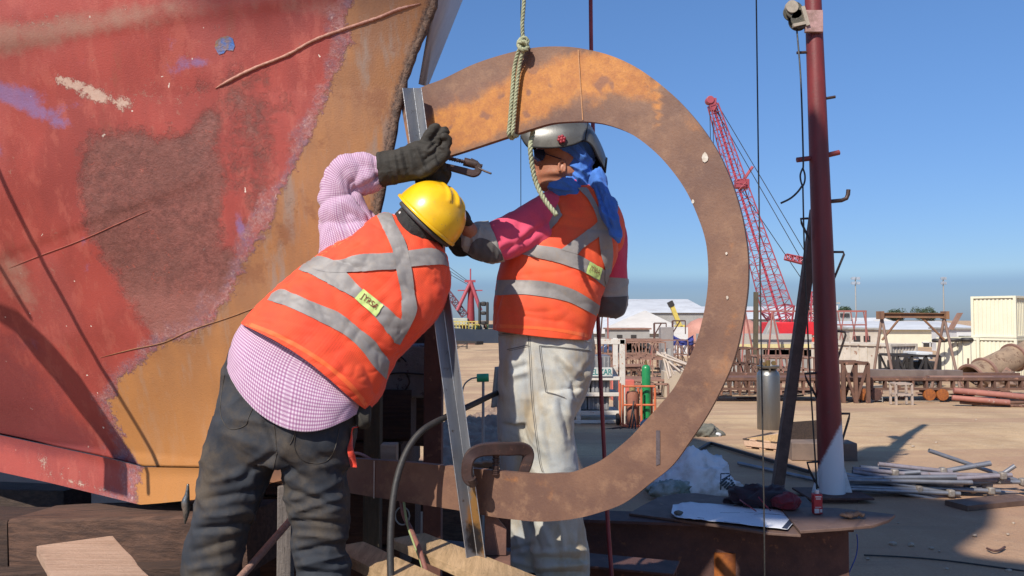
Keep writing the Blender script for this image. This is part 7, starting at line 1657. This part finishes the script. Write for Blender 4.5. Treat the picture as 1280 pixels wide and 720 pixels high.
# ship at the quay on the left
def ship():
    D = 140; x = lambda px: P(px, 410, D).x; z = lambda py: P(600, py, D).z; g0 = gz(D); t = thing('work_boat', 'dark blue work boat with a red tripod mast between the two workers', 'boat', V((x(600), D, g0)))
    nv = mat('navy_hull', (.018, .028, .05), (.025, .035, .055), sc=.3, rough=.5)
    zt = z(411); prof = [(x(545), z(409)), (x(600), z(412)), (x(640), z(411)), (x(700), z(404)), (x(694), g0 - .5), (x(548), g0 - .5)]
    MB().prism([V((a, D, b)) for a, b in prof], V((0, 9, 0))).out('hull', nv, t)
    MB().box(V(((x(562) + x(584)) / 2, D + 4, (z(400) + z(411)) / 2)), (x(584) - x(562), 6, z(389 + 8) - z(413))).out('deckhouse', mat('deckhouse', (.45, .45, .38), (.3, .32, .25), sc=.8), t, bevel=.1)
    mb = MB()
    for k in range(12): mb.box(V((x(550 + k * 4), D + .3, z(407))), (.12, .12, 1.3))
    mb.box(V(((x(548) + x(600)) / 2, D + .3, z(402))), (x(600) - x(548), .12, .15)); mb.box(V(((x(548) + x(600)) / 2, D + .3, z(406))), (x(600) - x(548), .12, .12)); mb.out('railing', YEL, t)
    random.seed(3)
    for k in range(14): MB().box(V((x(572 + k * 3.2), D + rnd(1, 5), z(408))), (rnd(.4, .9), .8, rnd(.4, 1.1))).out('deck_gear', (YEL, GRY, RU, mat('deck_green', (.12, .2, .1)))[k % 4], t)
    mb = MB(); mb.cyl(V((x(587), D + 4, z(410))), V((x(587), D + 4, z(352))), .75, .45, n=12); mb.out('mast_post', mat('mast_dark', (.30, .03, .04)), t, smooth=60); MB().cyl(V((x(586.5), D + 4, z(352))), V((x(586.5), D + 4, z(334))), .12, n=8).out('mast_pole', RED_, t)
    for a in (570, 600): MB().cyl(V((x(587), D + 3.4, z(351))), V((x(a), D + 3, z(388))), .32, n=10).out('mast_leg', RED_, t, smooth=60)
    for a, y in ((570, 362), (602, 362)): MB().bar(V((x(587), D + 4, z(y))), V((x(a), D + 4, z(y))), .25, .2).out('crosstree', RED_, t)
    MB().bar(V((x(579), D + 4, z(350))), V((x(593), D + 4, z(350))), .5, .4).out('mast_top', RED_, t)
    mb = MB(); lattice(mb, V((x(579), D + 4, z(394))), V((x(548), D + 4, z(352))), 1.1, .8, 9, r=.12, rd=.07); mb.out('derrick', mat('derrick', (.16, .06, .08)), t)
    for k in range(3): MB().cyl(V((x(586), D + 4, z(352 + 2 * k))), V((x(540), D + 4, z(318 + 6 * k))), .05, n=6).out('stay', MWIRE, t)
    fd = thing('fender', 'big black oblong tyre-like fender with two holes on the boat stern', 'fender', V((x(604.5), D - .6, z(408)))); c = [(-.86, -1.7), (-.62, -1.95), (.62, -1.95), (.86, -1.7), (.86, 1.5), (.55, 1.95), (-.45, 1.95), (-.86, 1.5)]
    o_ = V((x(604.5), D - .6, z(391.5))); mb = MB(); s = 1.0
    def loop(sc, dy): return [o_ + V((a * sc, dy, b)) for a, b in c]
    for (x0, x1, z0, z1) in ((-.88, -.42, -1.9, 1.9), (.42, .88, -1.9, 1.9), (-.43, .43, 1.2, 1.95), (-.43, .43, -.3, .3), (-.43, .43, -1.95, -1.3)): mb.box(o_ + V(((x0 + x1) / 2, .3, (z0 + z1) / 2)), (x1 - x0, .9, z1 - z0))
    mb.out('fender_body', MK, fd, bevel=.18)
ship()
for px, r, l in ((577, .60, 'left'), (597, .52, 'right')):
    g0 = G(px, 428); mb = MB(); s = g0.y / 1040; mb.ball(V((g0.x, g0.y, g0.z + 5.4 * s)), (5.6 * s, 5.6 * s, 5.4 * s), 24, 16); mb.cyl(V((g0.x - 6.4 * s, g0.y, g0.z + 5.4 * s)), V((g0.x + 6.4 * s, g0.y, g0.z + 5.4 * s)), 1.4 * s, n=10); mb.out('buoy', mat('buoy', (.55, .24, .10), (.45, .2, .1), sc=.5), label=l + ' of the two orange round buoys on the quay before the boat', cat='buoy', smooth=60)
timber('quay_beam', G(566, 430) + V((0, 0, .3)), G(600, 431) + V((0, 0, .3)), 1.5, .5, DRK, 'dark low beam lying on the quay beside the orange buoys', 'beam')
MB().bar(V((P(556, 425, 100).x, 100, gz(100))), P(556, 316, 100), .35, .35).out('lamp_tower', WHT, label='thin white tower beside the leaning worker shoulder', cat='tower')
# between the workers: grinder stand, panel, rubble
def stand():
    D = G(605, 520).y; D = 8.5; x = lambda px: P(px, 480, D).x; z = lambda py: P(605, py, D).z; t = thing('motor_stand', 'small green motor on a thin post between the two workers', 'motor', V((x(604), D, 0)))
    MB().cyl(V((x(596), D, z(472.5))), V((x(611), D, z(472))), .042, n=20).out('motor', mat('motor_green', (.04, .42, .19), rough=.4), t, bevel=.006); MB().cyl(V((x(604), D, z(476))), V((x(604), D, 0)), .014, n=8).out('post', GRY, t)
    cable('motor_cord', [V((x(596), D, z(472))), V((x(588), D, z(474))), V((x(580), D, z(482))), V((x(577), D, z(500))), V((x(576), D, z(530)))], .008, mat('cord_w', (.35, .36, .33)), None, None, par=t)
    p = thing('curved_sheet', 'curved grey sheet panel leaning beside the standing worker thigh', 'panel', V((x(618), D + .2, 0))); vs = []
    for i in range(10):
        for j in range(12): q = i / 9; r_ = j / 11; vs.append(V((x(613 + 22 * q - 0 * r_ + 8 * (1 - r_) ** 0 * r_ * .6), D + .2 + .12 * math.sin(q * 3.14), z(512 - 52 * r_))))
    emit('sheet', vs, [(i * 12 + j, i * 12 + j + 1, (i + 1) * 12 + j + 1, (i + 1) * 12 + j) for i in range(9) for j in range(11)], mat('panel_grey', (.34, .33, .30), sc=5), p, smooth=180, solid=.02)
stand()
def rubble():
    vs = []; n = 50; a, b, c, d = [(545, 532), (628, 508), (628, 585), (545, 600)]
    for i in range(n):
        for j in range(n):
            u, w = i / (n - 1), j / (n - 1); px = (a * (1 - u) + b * u) * (1 - w) + (d * (1 - u) + c * u) * w if 0 else None
            qx = (545 * (1 - u) + 628 * u); qy = (532 * (1 - u) + 508 * u) * (1 - w) + (598 * (1 - u) + 588 * u) * w
            p = PZ(qx, qy, 1.0); p.z += .10 * noise.noise(p * 2.2) + .05 * abs(noise.noise(p * 7)) + .03 * ridge(p, V((.7, .7, 0)), 5, .3, 1); vs.append(p)
    fs = [(i * n + j, (i + 1) * n + j, (i + 1) * n + j + 1, i * n + j + 1) for i in range(n - 1) for j in range(n - 1)]
    emit('dirty_tarpaulin', vs, fs, mat('tarp_tan', (.34, .235, .165), (.24, .16, .115), (.45, .36, .28), sc=5, rough=.9, bump=.5), label='crumpled tan tarpaulin spread over blocks between the angle bar and the trousers', cat='tarpaulin', smooth=180, solid=.02)
    g = base_of(bpy.data.objects['dirty_tarpaulin']); 
    p0 = PZ(550, 560, 1.0); p1 = PZ(622, 550, 1.0); timber('bearing_block', V((p0.x, (p0.y + p1.y) / 2, .42)), V((p1.x, (p0.y + p1.y) / 2, .42)), .9, .84, WD2, 'grey block carrying the tan tarpaulin between the workers', 'block')
rubble()
# stones and scraps scattered on the ground
random.seed(31)
for k in range(46):
    px = rnd(900, 1270); py = rnd(515, 715) if k % 3 else rnd(640, 715); g0 = G(px, py)
    if 1000 < px < 1260 and 560 < py < 650: continue
    r = rnd(.012, .04); mb = MB(); mb.ball(g0 + V((0, 0, r * .3)), (r, r * .8, r * .6), 9, 6); v = [p + V((noise.noise(p * 30), noise.noise(p * 30 + V((3, 3, 3))), 0)) * r * .5 for p in mb.v]
    emit('pebble', v, mb.f, mat('pebble', (.42, .34, .26), (.3, .23, .17), sc=20), smooth=60, label='small pale pebble lying on the dirt yard at the right', cat='pebble', group='pebbles scattered on the yard dirt')
cable('ground_cable', [G(1080, 695) + V((0, 0, .01)), G(1140, 698) + V((0, 0, .01)), G(1200, 704) + V((0, 0, .01)), G(1280, 715) + V((0, 0, .01))], .008, MK, 'thin black cable lying across the shaded dirt at the bottom right', 'cable')
cable('twig_scrap', [G(1234, 688) + V((0, 0, .02)), G(1242, 692) + V((0, 0, .03)), G(1250, 690) + V((0, 0, .02)), G(1256, 686) + V((0, 0, .02))], .012, RS, 'bent dark scrap of wire on the sunlit dirt at the bottom right', 'scrap')

# loose scrap and stock lying about the yard
random.seed(77)
def clutter():
    n = 0
    spots = [(rnd(745, 850), rnd(462, 500)) for _ in range(34)] + [(rnd(895, 1000), rnd(466, 500)) for _ in range(22)] + [(rnd(1060, 1275), rnd(476, 504)) for _ in range(40)] + [(rnd(960, 1280), rnd(455, 470)) for _ in range(26)] + [(rnd(560, 600), rnd(432, 440)) for _ in range(3)]
    mats = [RU, RU2, RS, DRK, GRY, mat('scrap_buff', (.42, .34, .26), (.3, .24, .18), sc=2)]
    for k, (px, py) in enumerate(spots):
        g0 = G(px, py); s = g0.y / 1040; m = mats[int(rnd(0, 5.99))]; q = rnd(0, 1); a = rnd(-.35, .35)
        u = V((math.cos(a), math.sin(a), 0)); side = V((-u.y, u.x, 0))
        if q < .45:
            L = rnd(20, 55) * s; h = rnd(1.2, 3.0) * s; z = V((0, 0, h / 2 + rnd(0, 3) * s))
            MB().ibeam(g0 - u * L / 2 + z, g0 + u * L / 2 + z, h * 1.1, h, h * .15).out('scrap_beam', m, label='rusty beam offcut lying loose on the yard', cat='beam', group='beam offcuts on the yard')
        elif q < .7:
            w = rnd(8, 18) * s; h = rnd(5, 11) * s; t = .9 * s; mb = MB(); c = [g0 - u * w / 2, g0 + u * w / 2, g0 + u * w / 2 + side * w * .6, g0 - u * w / 2 + side * w * .6]
            for i in range(4): mb.bar(c[i], c[i] + V((0, 0, h)), t, t); mb.bar(c[i] + V((0, 0, h)), c[(i + 1) % 4] + V((0, 0, h)), t, t); mb.bar(c[i] + V((0, 0, h * .4)), c[(i + 1) % 4] + V((0, 0, h * .4)), t * .8, t * .8)
            mb.bar(c[0], c[1] + V((0, 0, h)), t * .7, t * .7); mb.out('scrap_rack', m, label='small rusty steel frame standing on the yard', cat='rack', group='small frames on the yard')
        elif q < .85:
            r = rnd(2, 3.5) * s; h = rnd(5, 8) * s; MB().lathe(g0, [(r * .95, 0), (r, .02), (r, h * .33), (r * 1.05, h * .35), (r, h * .37), (r, h * .66), (r * 1.05, h * .68), (r, h * .7), (r, h), (r * .9, h)], n=16).out('drum', mats[k % 5], label='small drum standing among the scrap on the yard', cat='drum', group='drums on the yard', smooth=40)
        else:
            w = rnd(6, 14) * s; h = rnd(2, 5) * s; mb = MB()
            for i in range(3): mb.box(g0 + V((0, 0, h * (i + .5) / 3)) + side * rnd(-.05, .05) + u * rnd(-.1, .1), (w, w * .6, h / 3 * .9), (u, side, V((0, 0, 1))))
            mb.out('stacked_blocks', m, label='low stack of blocks on the yard', cat='stack', group='block stacks on the yard', bevel=.01)
    for k, (px, py, h) in enumerate(((752, 470, 46), (768, 468, 40), (812, 462, 30), (905, 470, 36), (1150, 478, 38), (1066, 474, 44), (1210, 478, 30), (748, 455, 60), (760, 452, 66))):
        g0 = G(px, py); s = g0.y / 1040; MB().bar(g0, g0 + V((rnd(-2, 6) * s, 0, h * s)), 1.6 * s, 1.6 * s).out('yard_post', (RU, RS, mat('gantry_pink', (.5, .16, .13)))[k % 3], label='thin rusty post sticking up in the yard', cat='post', group='thin posts in the yard')
clutter()

for k, (a, b, y0, y1, D, m, l) in enumerate(((1005, 1032, 404, 420, 110, CRM, 'low cream shed behind the crane, just left of the red mast'), (1062, 1098, 412, 424, 100, WHD, 'dirty white low shed behind the weathered container'), (762, 812, 412, 421, 120, GRY, 'long low grey shed in front of the gabled white shed'), (1196, 1222, 412, 424, 100, WHT, 'small white cabin showing left of the stacked cream containers'))):
    t = thing('low_shed', l, 'shed', V((P((a + b) / 2, 420, D).x, D, gz(D)))); mb = MB(); xa, xb, z0, z1 = wallbox(mb, a, b, y0, y1, D, 6); mb.out('wall', m, t)
    MB().box(V(((xa + xb) / 2, D + 3, z1 + .12)), (xb - xa + .5, 6.6, .2)).out('roof', GRY if k % 2 else RU2, t); 
    for q in (.25, .6): MB().box(V((xa + (xb - xa) * q, D - .02, z1 - 1.1)), (.8, .06, .7)).out('window', DRK, t)
# parked vehicles and gear far off by the sheds
for k, (px, c, l) in enumerate(((776, (.05, .08, .16), 'dark blue small van parked by the sheds, seen through the ring'), (789, (.30, .30, .32), 'grey car parked by the sheds, seen through the ring'), (801, (.07, .07, .08), 'black car parked by the sheds, seen through the ring'))):
    D = 90; x = P(px, 424, D).x; z = gz(D); cm = mat('car_%d' % k, c, sc=.5, rough=.3); t = thing('parked_car', l, 'car', V((x, D, z)))
    MB().prism([V((x + a, D, z + b)) for a, b in ((-2, .35), (2, .35), (2.05, .85), (1.3, 1.0), (.7, 1.5), (-1.2, 1.5), (-1.9, 1.0), (-2.05, .9))], V((0, 1.7, 0))).out('body', cm, t, bevel=.08)
    MB().prism([V((x + a, D - .01, z + b)) for a, b in ((1.1, 1.02), (.6, 1.42), (-1.1, 1.42), (-1.6, 1.02))], V((0, 1.72, 0))).out('window', DRK, t)
    for s_ in (-1.25, 1.25): MB().cyl(V((x + s_, D - .03, z + .33)), V((x + s_, D + .2, z + .33)), .33, n=14).out('wheel', MK, t)
